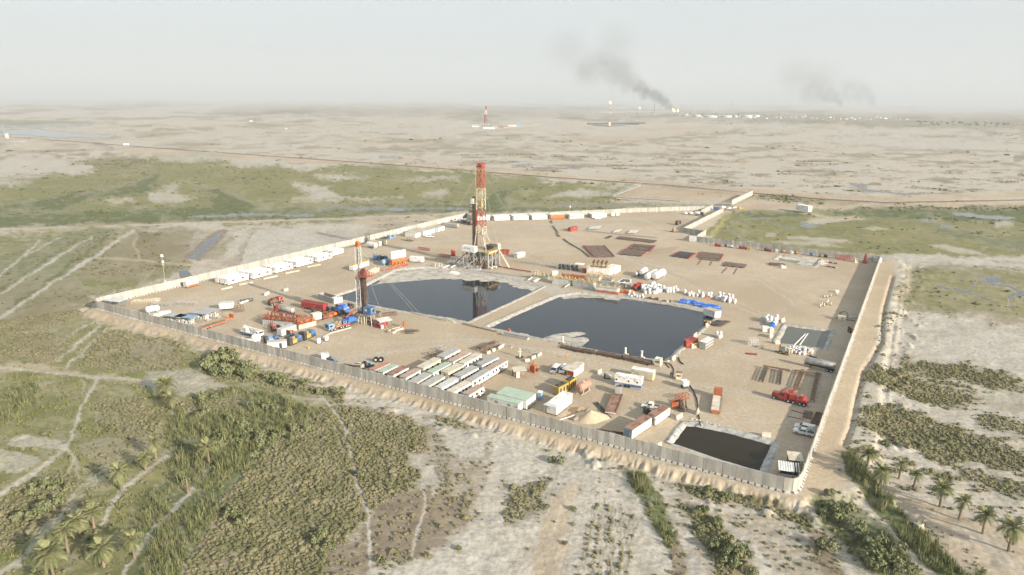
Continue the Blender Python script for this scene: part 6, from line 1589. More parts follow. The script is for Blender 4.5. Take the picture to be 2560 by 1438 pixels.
def pit_pump(px, label):
 o = thing('pit_pump', label, 'pump', W(*px), AX, 'white capped pumps on the pit bank')
 MB().cyl((0, 0, .9), (0, 0, 2.1), .4, 10, .3).cyl((0, 0, 2.1), (0, 0, 2.9), .3, 10, .42).build('hood', 'white', o)
 MB().box(-.8, .8, -.5, .5, 0, .5).box(.5, 1.3, -.9, -.2, .2, 1.0).build('base', 'cream', o)
 MB().bar((-.5, 0, .5), (-.1, 0, 1.3), .25).build('motor', 'rustor', o)
pit_pump(cD(875, 635), 'white capped pump on the pit bank, middle one of three')
pit_pump(cD(1165, 690), 'white capped pump on the pit bank, nearest the cream booth')
pit_pump(c2(705, 195), 'white capped pump on the pit bank by the pale crust, leftmost of three')
def rail_fence(a, b, label, h=1.0, m='grey', n=8):
 o, L = axis(a, b, 'barrier_fence', label, 'fence', 'railing pieces along the pits')
 f = MB()
 for k in range(n + 1): f.bar((-L / 2 + L * k / n, 0, 0), (-L / 2 + L * k / n, 0, h), .08)
 f.bar((-L / 2, 0, h), (L / 2, 0, h), .09).bar((-L / 2, 0, h * .55), (L / 2, 0, h * .55), .07).bar((-L / 2, .5, .1), (L / 2, .4, .1), .2)
 f.build('railing', m, o)
rail_fence(c1(985, 15), c1(1125, 45), 'grey railing on the near bank of the left pit, left piece')
rail_fence(c1(1175, 60), c1(1340, 95), 'grey railing on the near bank of the left pit, right piece')
rail_fence(c1(1345, 70), c1(1420, 110), 'white fallen ladder frame at the tip of the left pit', .6, 'white')
rail_fence(c1(1500, 125), c1(1660, 165), 'brown scrap railing at the end of the bank between the pits', .8, 'rust')
rail_fence(c1(1660, 165), c1(1840, 205), 'brown scrap railing on the near bank of the right pit', .6, 'rust')
open_bin(c1(1890, 235), c1(2150, 285), 1.6, .9, 'grey', 'long grey metal trough filled with scrap at the pit bank', cat='trough', name='metal_trough')
tarp_over(*c1(1968, 195), 'small orange red bundle on the trough at the pit bank', (1.4, 1.0, 1.2), 'red', AX, 9, name='bundle', cat='bundle')
# ------------------------------------------------------------------ mud tanks
def mud_tank(A, B, D, h, m, top, rail_m, label, ribs=.9, name='mud_tank', clutter='rust', n_cl=7, stripe=None):
 p, ang, L = edge(A, B); o = thing(name, label, 'mud tank', p, ang, 'mud tanks')
 MB().box(0, L, 0, D, 0, h).build('wall', m, o)
 rb = MB(); k = .3
 while k < L - .2: rb.box(k, k + .16, -.12, 0, .1, h - .1); k += ribs
 k = .3
 while k < D - .2: rb.box(L, L + .12, k, k + .16, .1, h - .1); k += ribs
 rb.build('rib', m, o)
 if stripe: MB().box(-.15, L + .15, -.15, -.12, .05, h * .45).box(L + .12, L + .15, -.15, D, .05, h * .45).build('lower_band', stripe, o)
 MB().box(-.2, L + .2, -.2, D + .2, h + .002, h + .1).build('grating', top, o)
 r = MB(); rails(r, -.15, L + .15, -.15, D + .15, h + .1, 1.1, .1, 1.5); r.build('railing', rail_m, o)
 rr = random.Random(label); g = MB(); g2 = MB()
 for k in range(n_cl):
  x = L * (k + .5) / n_cl + rr.uniform(-.5, .5); y = rr.uniform(.4, D - .9)
  g.box(x - .5, x + .5, y, y + .7, h + .1, h + .5 + rr.random() * .5); g.cyl((x, y + .35, h + .5), (x, y + .35, h + 1.2 + rr.random() * .5), .22, 7)
  g2.bar((x, 0.3, h + .35), (x + rr.uniform(-2, 2), D - .3, h + .35), .2)
 g.build('agitator', clutter, o)['kind'] = 'stuff'; g2.build('pipework', rail_m, o)['kind'] = 'stuff'
 return o
mud_tank(cC(540, 470), cC(850, 505), 3.0, 2.8, 'ltgrey', 'mast', 'yellow', 'pale grey ribbed mud tank with yellow railing, left one at the right pit', clutter='mast')
mud_tank(cC(890, 515), cC(1225, 572), 3.0, 2.8, 'ltgrey', 'mast', 'yellow', 'pale grey ribbed mud tank with yellow railing, right one at the right pit', clutter='mast')
mud_tank(cC(1275, 605), cC(1645, 655), 2.6, 2.6, 'white', 'mast', 'mast', 'white and orange striped tank mirrored in the right pit', .8, stripe='rustor', n_cl=3, clutter='mast')
mud_tank(cC(1370, 480), cC(1540, 505), 3.0, 2.6, 'ltgrey', 'grey', 'yellow', 'grey tank with yellow gangways behind the striped tank', n_cl=3, clutter='grey')
mud_tank(cC(700, 375), cC(1080, 420), 2.4, .8, 'dark', 'rust', 'rustor', 'low row of red and brown mud pumps behind the grey tanks', n_cl=14, clutter='dkred')
mud_tank(cC(1100, 395), cC(1330, 420), 5.0, 1.6, 'ltgrey', 'mast', 'yellow', 'cream gangway platform with yellow stairs in front of the generator block', n_cl=5, clutter='mast')
o = mud_tank(cC(205, 385), cC(470, 405), 2.8, 1.4, 'grey', 'green', 'yellow', 'green and yellow shaker unit at the left end of the grey tanks', n_cl=5, clutter='ltgrey')
MB().cyl((1, 1.4, 1.5), (1, 1.4, 4.2), .4, 8).cyl((2.2, 1.4, 1.5), (2.2, 1.4, 3.8), .35, 8).box(.4, 2.8, .8, 2, 3.6, 4.1).build('mud_cleaner', 'grey', o)
o = mud_tank(cB(400, 1010), cB(880, 1055), 3.6, 1.0, 'grey', 'grey', 'ltgrey', 'shaker deck with a white roof frame in front of the derrick', n_cl=6, clutter='ltgrey')
MB().box(.5, 8.0, 1.8, 3.2, 3.8, 4.0).bar((.6, 1.8, 1), (.6, 1.8, 3.8), .15).bar((8, 1.8, 1), (8, 1.8, 3.8), .15).bar((4, 1.8, 1), (4, 1.8, 3.8), .15).build('roof_frame', 'ltgrey', o)
mud_tank(cB(880, 1060), cB(1215, 1085), 3.4, 1.0, 'grey', 'mast', 'yellow', 'yellow pump deck right of the shaker deck below the derrick', n_cl=5, clutter='yellow')
mud_tank(cB(900, 1130), cB(1180, 1150), 2.2, .9, 'ltgrey', 'grey', 'grey', 'low grey trough at the edge of the left pit below the derrick', n_cl=2, clutter='grey')
# orange mud tanks beside the workover rig
for k in range(3):
 a = (130 + k * 62, 735 - k * 42); b = (780 + k * 55, 800 - k * 25)
 mud_tank(cA(*a), cA(*b), 2.6, 2.3, 'ltgrey' if k else 'grey', 'rust', 'rustor', 'grey tank with orange gratings, %s of the three by the workover rig' % ['nearest', 'middle', 'farthest'][k], .9, n_cl=9, clutter='rust' if k != 1 else 'grey')
mud_tank(cA(860, 835), cA(1205, 745), 3.0, 1.9, 'block', 'rustor', 'rustor', 'pale low tank with orange railing next to the cream box cabin', 1.2, n_cl=8, clutter='rustor')
o, L = axis(cA(280, 805), cA(390, 690), 'stairway', 'orange steel stairway up to the orange mud tanks', 'stairs')
s = MB()
for k in range(10): s.box(-L / 2 + k * L / 10, -L / 2 + (k + 1) * L / 10, -.5, .5, .12 + k * .24, .2 + k * .24)
s.build('step', 'rustor', o); MB().bar((-L / 2, -.5, .9), (L / 2, -.5, 3.4), .12).bar((-L / 2, .5, .9), (L / 2, .5, 3.4), .12).bar((-L / 2, -.5, 0), (L / 2, -.5, 2.4), .2).bar((-L / 2, .5, 0), (L / 2, .5, 2.4), .2).build('handrail', 'rustor', o)
# generator block with four exhausts
o = box_cabin(cC(1120, 300), cC(1500, 335), 5.5, 3.6, 'white', 'white', 'long white generator house with four brown exhaust stacks', 'generator house', 'generator_house', lift=.2)
p, ang, L = edge(cC(1120, 300), cC(1500, 335))
for k in range(4):
 x = 2.4 + k * (L - 3) / 4
 e = MB().cyl((x, 4.6, 3.6), (x, 4.6, 5.0), .35, 9); e.add([(x - .9, 4.2, 5.0), (x + .5, 4.2, 5.0), (x + .9, 4.2, 6.6), (x + .1, 4.2, 6.7), (x - .9, 5.0, 5.0), (x + .5, 5.0, 5.0), (x + .9, 5.0, 6.6), (x + .1, 5.0, 6.7)],
   [(0, 1, 2, 3), (7, 6, 5, 4), (0, 1, 5, 4), (1, 2, 6, 5), (2, 3, 7, 6), (3, 0, 4, 7)]); e.build('exhaust_stack', 'rust', o)
 MB().box(x - .9, x + .9, 1.0, 2.6, 3.62, 4.1).build('radiator', 'dark', o)
r = MB(); rails(r, 0, L, .1, 3.4, 3.62, 1.0, .1, 1.6); r.build('railing', 'yellow', o)
end_box(cC(1505, 325), cC(1560, 318), 8, 3.4, 'white', 'white', 'tall white control house right of the generator block, left half', 'generator house', 'control_house', ribs=0)
end_box(cC(1580, 315), cC(1690, 265), 5, 3.4, 'white', 'white', 'white control house at the right end of the generator block', 'generator house', 'control_house', ribs=0)
end_box(cC(545, 350), cC(640, 345), 2.2, 2.6, 'white', 'white', 'white box among the red mud pumps', 'box', 'equipment_box', ribs=0)
end_box(cC(1040, 285), cC(1110, 290), 2.2, 2.0, 'red', 'dkred', 'red box left of the generator house', 'box', 'equipment_box', ribs=0)
for k, (a, b) in enumerate([((1640, 545), (1735, 560)), ((1755, 560), (1860, 565))]):
 o = shade_hut(cC(*a), cC(*b), 6.0, 3.0, 'white framed shelter with three dark roof panels, %s one' % ['left', 'right'][k], 'white', None, 'shelter', .25)
 p, ang, L = edge(cC(*a), cC(*b))
 for j in range(3): MB().add([(.4, .6 + j * 1.7, 3.21 + j * .075), (L - .4, .6 + j * 1.7, 3.21 + j * .075), (L - .4, 2.0 + j * 1.7, 3.27 + j * .075), (.4, 2.0 + j * 1.7, 3.27 + j * .075)], [(0, 1, 2, 3)]).build('roof_panel', 'dark', o)
 MB().box(.5, L - .5, 1, 5, 0, 1.8).build('shaker', 'grey', o)
# red gas bottles by the derrick
for k, x in enumerate((492, 525, 560)):
 o = thing('accumulator_bottle', 'tall bright red pressure bottle, %s of three left of the derrick' % ['left', 'middle', 'right'][k], 'pressure bottle', W(*cB(x, 795)), 0, 'red bottles by the derrick')
 MB().cyl((0, 0, .3), (0, 0, 3.2), .55, 10, dome=.5).build('shell', 'red', o); MB().cyl((0, 0, 0), (0, 0, .4), .4, 8).build('foot', 'dark', o)
frame_rack(cB(160, 800), cB(440, 845), 1.6, 1.4, 'orange lattice truss lying left of the red bottles', 'rustor', 7)
frame_rack(c6(1400, 1050), c6(1635, 1085), 1.0, 1.3, 'red and white barrier frame on the pad left of the derrick', 'dkred', 5)
for k, x in enumerate((15, 110, 175)):
 o = MB().box(0, 1.6, 0, .6, 0, 2.0).build('concrete_slab', 'block'); place(o, W(*cB(x, 1050)), AX); tag(o, 'beige upright slab by the left pit, %s of three' % ['left', 'middle', 'right'][k], 'slab', 'beige slabs by the pit')
open_bin(cM(1545, 545), cM(1645, 500), 1.6, 2.2, 'block', 'beige panelled bin between the pit and the silos', cat='bin', name='panel_bin')
hose([cM(1660, 500), cM(1790, 480), cM(1950, 440)], 'red pipe line along the bank below the silos', .22, 'red', .3, 'pipe_line', 'pipe')
hose([cB(1240, 1010), cB(1600, 1060), cB(2000, 1130), cB(2440, 1200)], 'red pipe line running from the derrick to the shaker unit', .2, 'dkred', .3, 'pipe_line', 'pipe')
o = beams(cB(1200, 1170), cB(2380, 1320), 'grey flow line on short posts along the crusted pit edge', 2, .5, .14, 'grey', .7, name='flow_line', cat='pipe')
for (a, b, lb) in [(cB(260, 1110), cB(420, 1050), 'white chute pipe into the left pit, left one'), (cB(450, 1110), cB(560, 1055), 'white chute pipe into the left pit, right one'), (cC(130, 430), cC(200, 385), 'white chute pipe below the shaker unit, left one'),
     (cC(215, 455), cC(300, 410), 'white chute pipe below the shaker unit, middle one'), (cC(250, 460), cC(340, 405), 'white chute pipe below the shaker unit, right one'), (cC(750, 550), cC(830, 500), 'white chute pipe between the grey mud tanks')]:
 beams(a, b, lb, 1, .3, .2, 'white', .8, name='chute_pipe', cat='pipe')
tarp_over(*cB(540, 1200), 'heap of white cuttings in the left pit under the derrick', (5.5, 3.0, 1.0), 'white', AX, 5, -.4, 'cuttings_heap', 'heap')
# ------------------------------------------------------------------ bags, covered goods
def bag_mesh():
 mb = MB(); n = 10; ring = [(0.0, .48), (.25, .56), (.8, .55), (1.0, .42), (1.12, .2)]
 v = [(r * math.cos(2 * math.pi * i / n) * (1 + .06 * (i % 2)), r * math.sin(2 * math.pi * i / n), z) for z, r in ring for i in range(n)]
 f = [(k * n + i, k * n + (i + 1) % n, (k + 1) * n + (i + 1) % n, (k + 1) * n + i) for k in range(len(ring) - 1) for i in range(n)] + [tuple(range(4 * n, 5 * n))]
 o = mb.add(v, f).build('bulk_bag', 'bag'); me = o.data; bpy.data.objects.remove(o); return me
BAG = bag_mesh()
def bag(p, label, group, s=1.0, z=0.0):
 o = bpy.data.objects.new('bulk_bag', BAG); col.objects.link(o)
 o.location = (p.x, p.y, z); o.rotation_euler = (rnd.uniform(-.1, .1), rnd.uniform(-.1, .1), rnd.uniform(0, 6)); o.scale = (s * rnd.uniform(.9, 1.12), s * rnd.uniform(.9, 1.1), s * rnd.uniform(.85, 1.15))
 tag(o, label, 'bulk bag', group); return o
def bag_heap(poly, n, label, group, s=1.15, stack=.4):
 P = [W(*c) for c in poly]; xs = [p.x for p in P]; ys = [p.y for p in P]; Q = [(p.x, p.y) for p in P]; k = 0; got = []
 for _ in range(n * 60):
  x, y = rnd.uniform(min(xs), max(xs)), rnd.uniform(min(ys), max(ys))
  if poly_sd(np.array([x]), np.array([y]), Q)[0] > 0: continue
  if any((x - a) ** 2 + (y - b) ** 2 < (.95 * s) ** 2 for a, b in got): continue
  got.append((x, y)); bag(Vector((x, y, 0)), label, group, s)
  if rnd.random() < stack: bag(Vector((x + rnd.uniform(-.3, .3), y + rnd.uniform(-.3, .3), 0)), label.replace(' bag ', ' bag on top ').replace(' sack ', ' sack on top '), group, s * .95, 1.0 * s)
  k += 1
  if k >= n: break
bag_heap([cC(2050, 590), cC(2100, 520), cC(2250, 510), cC(2360, 560), cC(2380, 600), cC(2260, 645), cC(2080, 635)], 55, 'white bulk bag in the big packed block right of the striped tank', 'bags in the big block', 1.3, .35)
bag_heap([cE(1490, 1055), cE(1530, 1025), cE(1680, 1045), cE(1670, 1072), cE(1560, 1065)], 14, 'white bulk bag in the row right beside the big block of bags', 'bags in the first row', 1.25)
bag_heap([cE(1710, 1075), cE(1730, 1060), cE(1760, 1068), cE(1745, 1082)], 4, 'white bulk bag in the small group between two bag rows', 'bags in the small group', 1.2)
bag_heap([cE(1765, 1100), cE(1790, 1080), cE(1845, 1088), cE(1835, 1108)], 8, 'white bulk bag in the second row along the right pit', 'bags in the second row', 1.25)
bag_heap([cE(1860, 1108), cE(1885, 1092), cE(1945, 1100), cE(1935, 1118)], 7, 'white bulk bag in the third row along the right pit', 'bags in the third row', 1.25)
bag_heap([cE(1965, 1115), cE(1985, 1105), cE(2035, 1112), cE(2025, 1122)], 4, 'white bulk bag on the orange sheet in the bag rows', 'bags on the orange sheet', 1.2)
tarp_over(*cE(1998, 1128), 'orange sheet spread under white bags in the bag rows', (5, 2.0, .6), 'orange', AX, 14)
bag_heap([cE(2065, 1140), cE(2090, 1110), cE(2180, 1120), cE(2280, 1160), cE(2270, 1180), cE(2170, 1168)], 18, 'white bulk bag in the last row at the right', 'bags in the last row', 1.3)
bag_heap([cE(1135, 1105), cE(1150, 1080), cE(1230, 1090), cE(1310, 1120), cE(1290, 1128)], 14, 'white small sack in the row on the pit bank beside the red sheet', 'sacks on the pit bank', .95, .2)
tarp_over(*cE(1140, 1068), 'red orange tarpaulin pile on the pit bank', (7, 3, 1.7), 'orange', AX + .1, 21)
for k, (x, y, s, lb) in enumerate([(1735, 1172, (5, 3.5, 1.7), 'blue tarpaulin stack, leftmost of the four on the bank'), (1820, 1172, (5, 3, 1.3), 'blue tarpaulin stack, second from the left'),
        (1900, 1205, (5.5, 3, 1.6), 'blue tarpaulin stack, third from the left'), (2020, 1225, (9, 3, 1.5), 'longest blue tarpaulin stack by the tall white cabin')]):
 tarp_over(*cE(x, y), lb, s, 'tarp', AX + k * .05, 30 + k)
bag_heap([c4(905, 875), c4(930, 835), c4(1030, 850), c4(1010, 905), c4(950, 900)], 20, 'pale grey bag in the mixed heap left of the grey green pit', 'bags in the mixed heap', 1.2, .4)
tarp_over(*c4(975, 915), 'blue sheet on the mixed heap by the grey green pit', (3.2, 2.2, 1.8), 'tarp', AY, 41)
end_box(c4(872, 975), c4(935, 980), 2.2, 2.0, 'white', 'white', 'white crate in front of the mixed heap, left one', 'crate', 'storage_crate', ribs=0)
end_box(c4(948, 985), c4(990, 985), 2.2, 1.8, 'cream', 'white', 'white crate in front of the mixed heap, right one', 'crate', 'storage_crate', ribs=0)
bag_heap([c4(1120, 1165), c4(1160, 1135), c4(1280, 1140), c4(1420, 1175), c4(1390, 1200), c4(1300, 1220), c4(1200, 1205)], 42, 'torn white bag in the rubbish heap below the grey green pit', 'bags in the rubbish heap', .78, .1)
for k in range(7):
 tarp_over(*c4(1180 + k * 32, 1170 + (k % 3) * 14), 'red and brown scrap between the white bags of the rubbish heap', (1.6, 1.2, .7), ['dkred', 'rust', 'rustor'][k % 3], k, 50 + k, name='scrap_piece', cat='scrap')['group'] = 'scrap in the rubbish heap'
bag_heap([cD(2490, 330), cD(2510, 290), cD(2590, 300), cD(2570, 345)], 5, 'white bag in the little heap beside the pale rack unit', 'bags by the pale rack', 1.2, .3)
for k in range(12):
 x, y = 1300 + k * 26, 1112 + k * 5 + (k * 37 % 11)
 q = MB().box(-.6, .6, -.5, .5, 0, .18).box(-.5, .5, -.4, .4, .18, .5 + (k * 29 % 7) * .12).build('pallet_load', ['wood', 'block', 'rust'][k % 3]); place(q, W(*cE(x, y)), AX + k); tag(q, 'small wooden pallet load in the line behind the right pit bank', 'pallet', 'pallets behind the pit bank')
# ------------------------------------------------------------------ concrete blocks, barriers, small things
def barrier_mesh():
 o = MB().prism([(-.3, 0), (.3, 0), (.28, .25), (.12, .5), (.1, 1.0), (-.1, 1.0), (-.12, .5), (-.28, .25)], -1.5, 1.5).build('concrete_barrier', 'block'); fixnormals(o.data); me = o.data; bpy.data.objects.remove(o); return me
BARR = barrier_mesh()
def barrier(a, b, label, group=None, s=1.0):
 p, q = W(*a), W(*b); d = q - p; o = bpy.data.objects.new('concrete_barrier', BARR); col.objects.link(o)
 o.location = (p + q) / 2; o.rotation_euler = (0, 0, math.atan2(d.y, d.x)); o.scale = (max(.6, d.length / 3), s, s); tag(o, label, 'barrier', group)
for k, (a, b) in enumerate([((1860, 375), (1920, 340)), ((1800, 400), (1828, 385)), ((1745, 425), (1780, 408)), ((1935, 348), (1995, 362)), ((2125, 390), (2172, 402)), ((2182, 405), (2245, 418)), ((2250, 452), (2290, 425)), ((2190, 475), (2232, 455)), ((2128, 500), (2170, 492))]):
 barrier(c1(*a), c1(*b), 'concrete barrier in the ring round the cream wellhead post', 'barriers round the wellhead post')
o = thing('wellhead_post', 'cream wellhead post standing in a ring of concrete barriers', 'wellhead', W(*c1(2075, 455)))
MB().cyl((0, 0, 0), (0, 0, 3.0), .25, 8).box(-.7, .7, -.2, .2, 2.1, 2.5).cyl((0, 0, 3.0), (0, 0, 3.3), .4, 8).build('valve_tree', 'cream', o); MB().cyl((0, 0, 0), (0, 0, .15), 1.4, 12).build('cellar_rim', 'dark', o)
o = frame_rack(c1(1690, 405), c1(1865, 335), 2.2, 1.3, 'brown truss rack with pipes behind the cabin block', 'rust', 4); MB().box(0, 8, .2, 2.0, 1.3, 1.6).build('pipe', 'pipe', o)
for (a, b, lb) in [((170, 160), (262, 118), 'pale concrete barrier alone on the left pad, nearer one'), ((555, 75), (640, 50), 'pale concrete barrier alone on the left pad, farther one')]: barrier(cA(*a), cA(*b), lb, None, 1.3)
barrier(c2(1120, 560), c2(1165, 530), 'tilted pale concrete block left of the blue banded trailer', None, 1.3)
barrier(c2(2058, 1105), c2(2130, 1065), 'white concrete block at the far corner of the brown pit', None, 1.3); barrier(c3(1000, 800), c3(1085, 805), 'pale concrete block on the right bank of the brown pit', None, 1.3)
barrier(c4(1065, 880), c4(1100, 855), 'pale block at the left corner of the grey green pit', None, 1.6); barrier(c4(940, 1040), c4(970, 1015), 'pale block below the mixed heap', None, 1.6); barrier(c4(1002, 1100), c4(1055, 1100), 'white block at the near left corner of the grey green pit', None, 1.6)
barrier(cD(1700, 735), cD(1755, 690), 'white block by the corner of the right pit next to the cream booth', None, 1.5); barrier(cD(2085, 330), cD(2140, 280), 'white block on the right bank of the right pit, middle', None, 1.5); barrier(cD(2300, 135), cD(2340, 100), 'white block on the right bank of the right pit, farther', None, 1.5)
barrier(c3(10, 912), c3(45, 890), 'pale concrete wedge by the near wall at the brown pit', None, 1.3); barrier(c3(385, 600), c3(400, 565), 'leaning pale slab by the hose at the brown pit', None, 1.3)
for i in range(26):
 t = i / 25; a = c3(345 + t * 240, 635 + t * 65); r = rnd.uniform(.2, .45)
 q = MB().cyl((0, 0, -.05), (0, 0, r * .8), r, 6, r * .6).build('rock', 'block'); p = W(*a); place(q, (p.x + rnd.uniform(-.5, .5), p.y + rnd.uniform(-.5, .5), 0), rnd.uniform(0, 6)); tag(q, 'pale rock in the line along the far bank of the brown pit', 'rock', 'rocks along the brown pit')
for (cx_, cy_, w) in [(1060, 640, 120), (1110, 690, 120), (1235, 470, 80), (1480, 590, 0)]: pass
LINES = [((403, 1), 0)]
for k, (a, b, n) in enumerate([(cM(100, 690), cM(300, 620), 0), (cL(1410, 660), cL(1515, 635), 6), (cL(1590, 612), cL(1725, 588), 6), (cL(1830, 555), cL(1970, 525), 6), (cL(2050, 500), cL(2190, 470), 6), (cL(2270, 435), cL(2400, 410), 6)]):
 for i in range(n):
  t = (i + .5) / n; p = W(a[0] + (b[0] - a[0]) * t, a[1] + (b[1] - a[1]) * t)
  o = bpy.data.objects.new('concrete_barrier', BARR); col.objects.link(o); o.location = p; o.scale = (.45, 1, .6); o.rotation_euler = (0, 0, AY + rnd.uniform(-.1, .1)); tag(o, 'pale kerb block in the line before the %s cabin cluster' % ['', 'nearest', 'second', 'third', 'fourth', 'fifth'][k], 'kerb block', 'kerb blocks before the left cabins, line %d' % k)
def barrel(px, label, m='white', r=.75, h=2.0, group=None):
 o = thing('storage_barrel', label, 'barrel', W(*px), 0, group)
 MB().cyl((0, 0, .25), (0, 0, h), r, 12).build('drum', m, o); MB().box(-r, r, -r, r, 0, .25).build('pallet', 'rust', o); MB().cyl((0, 0, h), (0, 0, h + .1), r * .9, 12).cyl((r * .4, 0, h + .1), (r * .4, 0, h + .25), .15, 8).build('lid', 'ltgrey', o)
barrel(cA(1255, 1108), 'white upright drum near the blue pump skids, nearer one'); barrel(cA(1408, 1055), 'white upright drum near the blue pump skids, farther one')
o = MB().cyl((0, 0, 0), (0, 0, 1.1), .25, 8).build('marker_post', 'yellow'); place(o, W(*cA(1055, 1215))); tag(o, 'short yellow marker post alone on the sand', 'post')
hose([cA(1340, 985), cA(1500, 905), cA(1900, 800)], 'pale kerb of the concrete strip under the rig carrier', .18, 'block', 0, 'kerb_strip', 'kerb')
# right of the workover rig
o = shade_hut(cM(1655, 1110), cM(1775, 1085), 3.0, 2.6, 'red open shed with a grey tilted roof right of the workover rig', 'ltgrey', None, 'shed', .5); MB().box(0, 4.5, 2.7, 2.9, 0, 2.2).box(0, .15, 0, 2.7, 0, 1.4).build('wall', 'dkred', o); MB().box(.3, 1.1, -.3, .4, 0, 1.4).build('cabinet', 'white', o)
beams(cM(1560, 1065), cM(1650, 1100), 'dark red catwalk beam from the rig to the red shed', 3, .5, .25, 'dkred', .5)
frame_rack(cM(1610, 985), cM(1830, 965), 3.5, .5, 'rusty grid racks lying flat right of the blue rig cabin', 'rust', 6)
open_bin(cM(1730, 1155), cM(1790, 1165), 2.2, 1.0, 'block', 'pale slab box with a dark red end by the orange wellhead', cat='box', name='slab_box'); open_bin(cM(1800, 1140), cM(1900, 1115), 1.8, .8, 'block', 'low pale concrete box next to the orange wellhead', cat='box', name='slab_box')
o = thing('wellhead', 'orange wellhead tree right of the red shed', 'wellhead', W(*cM(1905, 1100))); MB().cyl((0, 0, 0), (0, 0, 2.2), .3, 8).box(-.8, .8, -.25, .25, 1.2, 1.7).cyl((0, 0, 2.2), (0, 0, 2.5), .6, 8).build('valve_tree', 'rustor', o)
frame_rack(cM(1920, 1165), cM(2005, 1160), 2.4, 1.0, 'black tangle of hose frames right of the wellhead', 'dark', 5)
frame_rack(cM(2010, 1145), cM(2060, 1140), 1.2, .5, 'rusty scrap frame at the right end of the wellhead gear', 'rust', 3)
# mid yard
o = thing('drilling_machine', 'orange rusted drilling machine right of the cabin block', 'machine', W(*c1(2210, 598)), AX)
MB().box(-1.1, 1.1, -1.0, 1.0, 0, .6).box(-.9, .9, -.8, .8, .6, 2.2).build('body', 'rustor', o); MB().bar((-1, -1, 0), (-1, -1, 3.4), .25).bar((1, -1, 0), (1, -1, 3.2), .25).bar((-1, -1, 3.4), (1, -1, 3.2), .25).bar((0, 0, 2.2), (0, 0, 3.8), .4).build('frame', 'orange', o); MB().cyl((1.1, 0, 1), (1.9, 0, 1), .5, 9).build('winch', 'rust', o)
o, L = axis(c2(1275, 1035), c2(1360, 815), 'ramp_trailer', 'long flat rusty ramp trailer with a grey end container, pointing away', 'trailer')
MB().box(-L / 2, L / 2, -1.5, 1.5, .5, .8).build('deck', 'roofrust', o); MB().box(-L / 2 - .1, -L / 2 + .3, -1.5, 1.5, .35, .55).build('lip', 'white', o); MB().box(-L / 2, L / 2, -1.6, -1.5, .4, 1.0).box(-L / 2, L / 2, 1.5, 1.6, .4, 1.0).build('side_rail', 'rust', o)
open_bin(c2(1328, 800), c2(1412, 805), 2.6, 2.6, 'grey', 'grey open topped bin with a dark interior at the end of the ramp trailer', 'dark')
def heap(poly_c, h, label, r=4.5, m='sandheap', name='sand_heap', cat='heap', s2=.7, rot=0):
 n = 18; mm = 8; v = [(0, 0, h)]; f = []
 rr = random.Random(label)
 for j in range(1, mm + 1):
  for i in range(n):
   q = j / mm; t = 2 * math.pi * i / n; w = r * q * (1 + .18 * math.sin(3 * t + 1) + rr.uniform(-.05, .05)); v.append((w * math.cos(t), w * math.sin(t) * s2, h * (1 - q) ** 1.1 + rr.uniform(-.1, .1) * (1 - q) - (.05 if j == mm else 0)))
 f = [(0, 1 + i, 1 + (i + 1) % n) for i in range(n)] + [(1 + j * n + i, 1 + (j + 1) * n + i, 1 + (j + 1) * n + (i + 1) % n, 1 + j * n + (i + 1) % n) for j in range(mm - 1) for i in range(n)]
 o = MB().add(v, f).build(name, m, None, True); fixnormals(o.data); place(o, W(*poly_c), rot); tag(o, label, cat); return o
heap(c2(1040, 1075), 2.3, 'heap of pale sand with a hose on it behind the near wall', 5.2)
heap(c2(900, 985), 1.1, 'dark dug up earth and planks left of the sand heap', 3.6, 'wood', 'spoil_heap', 'heap', .5, .5)
hose([c2(1030, 1030), c2(1020, 1060), c2(1060, 1095), c2(1105, 1080), c2(1075, 1040)], 'coil of dark green hose on the sand heap', .1, 'green', 1.3)
beams(c2(640, 1118), c2(830, 1058), 'white pipe lying across the dug pit by the near wall', 1, .3, .12, 'white', .3); beams(c2(770, 1090), c2(990, 965), 'timber planks beside the dug pit', 5, .5, .1, 'wood', .2, jit=.2); beams(c2(830, 1110), c2(1020, 990), 'pale boards on the edge of the dug pit', 3, .5, .08, 'block', .25, jit=.2)
beams(c2(1100, 1250), c2(1420, 1300), 'rusty scrap iron piled along the near wall', 12, .22, .12, 'rust', .2, 2, jit=.25)
open_bin(c2(2010, 965), c2(2088, 970), 2.0, 2.0, 'rustor', 'orange open crate beside the skip of pipes', 'rust', 'crate', 'steel_crate')
o = open_bin(c2(2095, 1005), c2(2165, 1010), 6.5, .9, 'dark', 'long black skip filled with brown pipes', 'pipe');
g = MB(); rr = random.Random(5)
for k in range(9): g.bar((.3 + k * .25, .3, .7 + rr.random() * .5), (.5 + k * .25 + rr.uniform(-.4, .4), 6.2, .8 + rr.random() * .6), .18)
g.build('pipe', 'pipe', o)
frame_rack(c2(2100, 880), c2(2215, 850), 1.6, 1.6, 'rusty machine frame behind the black skip', 'rustor', 3)
hose([c2(2225, 690), c2(2270, 760), c2(2310, 850), c2(2325, 960), c2(2335, 1060), c2(2352, 1180)], 'long dark hose running from the white skid box into the brown pit', .13)
hose([c2(1890, 395), c2(1940, 430), c2(1980, 480)], 'dark hose by the cream booth, nearer one', .1); hose([c2(1900, 400), c2(2000, 440), c2(2035, 500), c2(2030, 550)], 'dark hose by the cream booth, longer one', .1)
hose([c2(2090, 360), c2(2110, 410), c2(2150, 440)], 'short dark hose bundle on the sand right of the booth', .15)
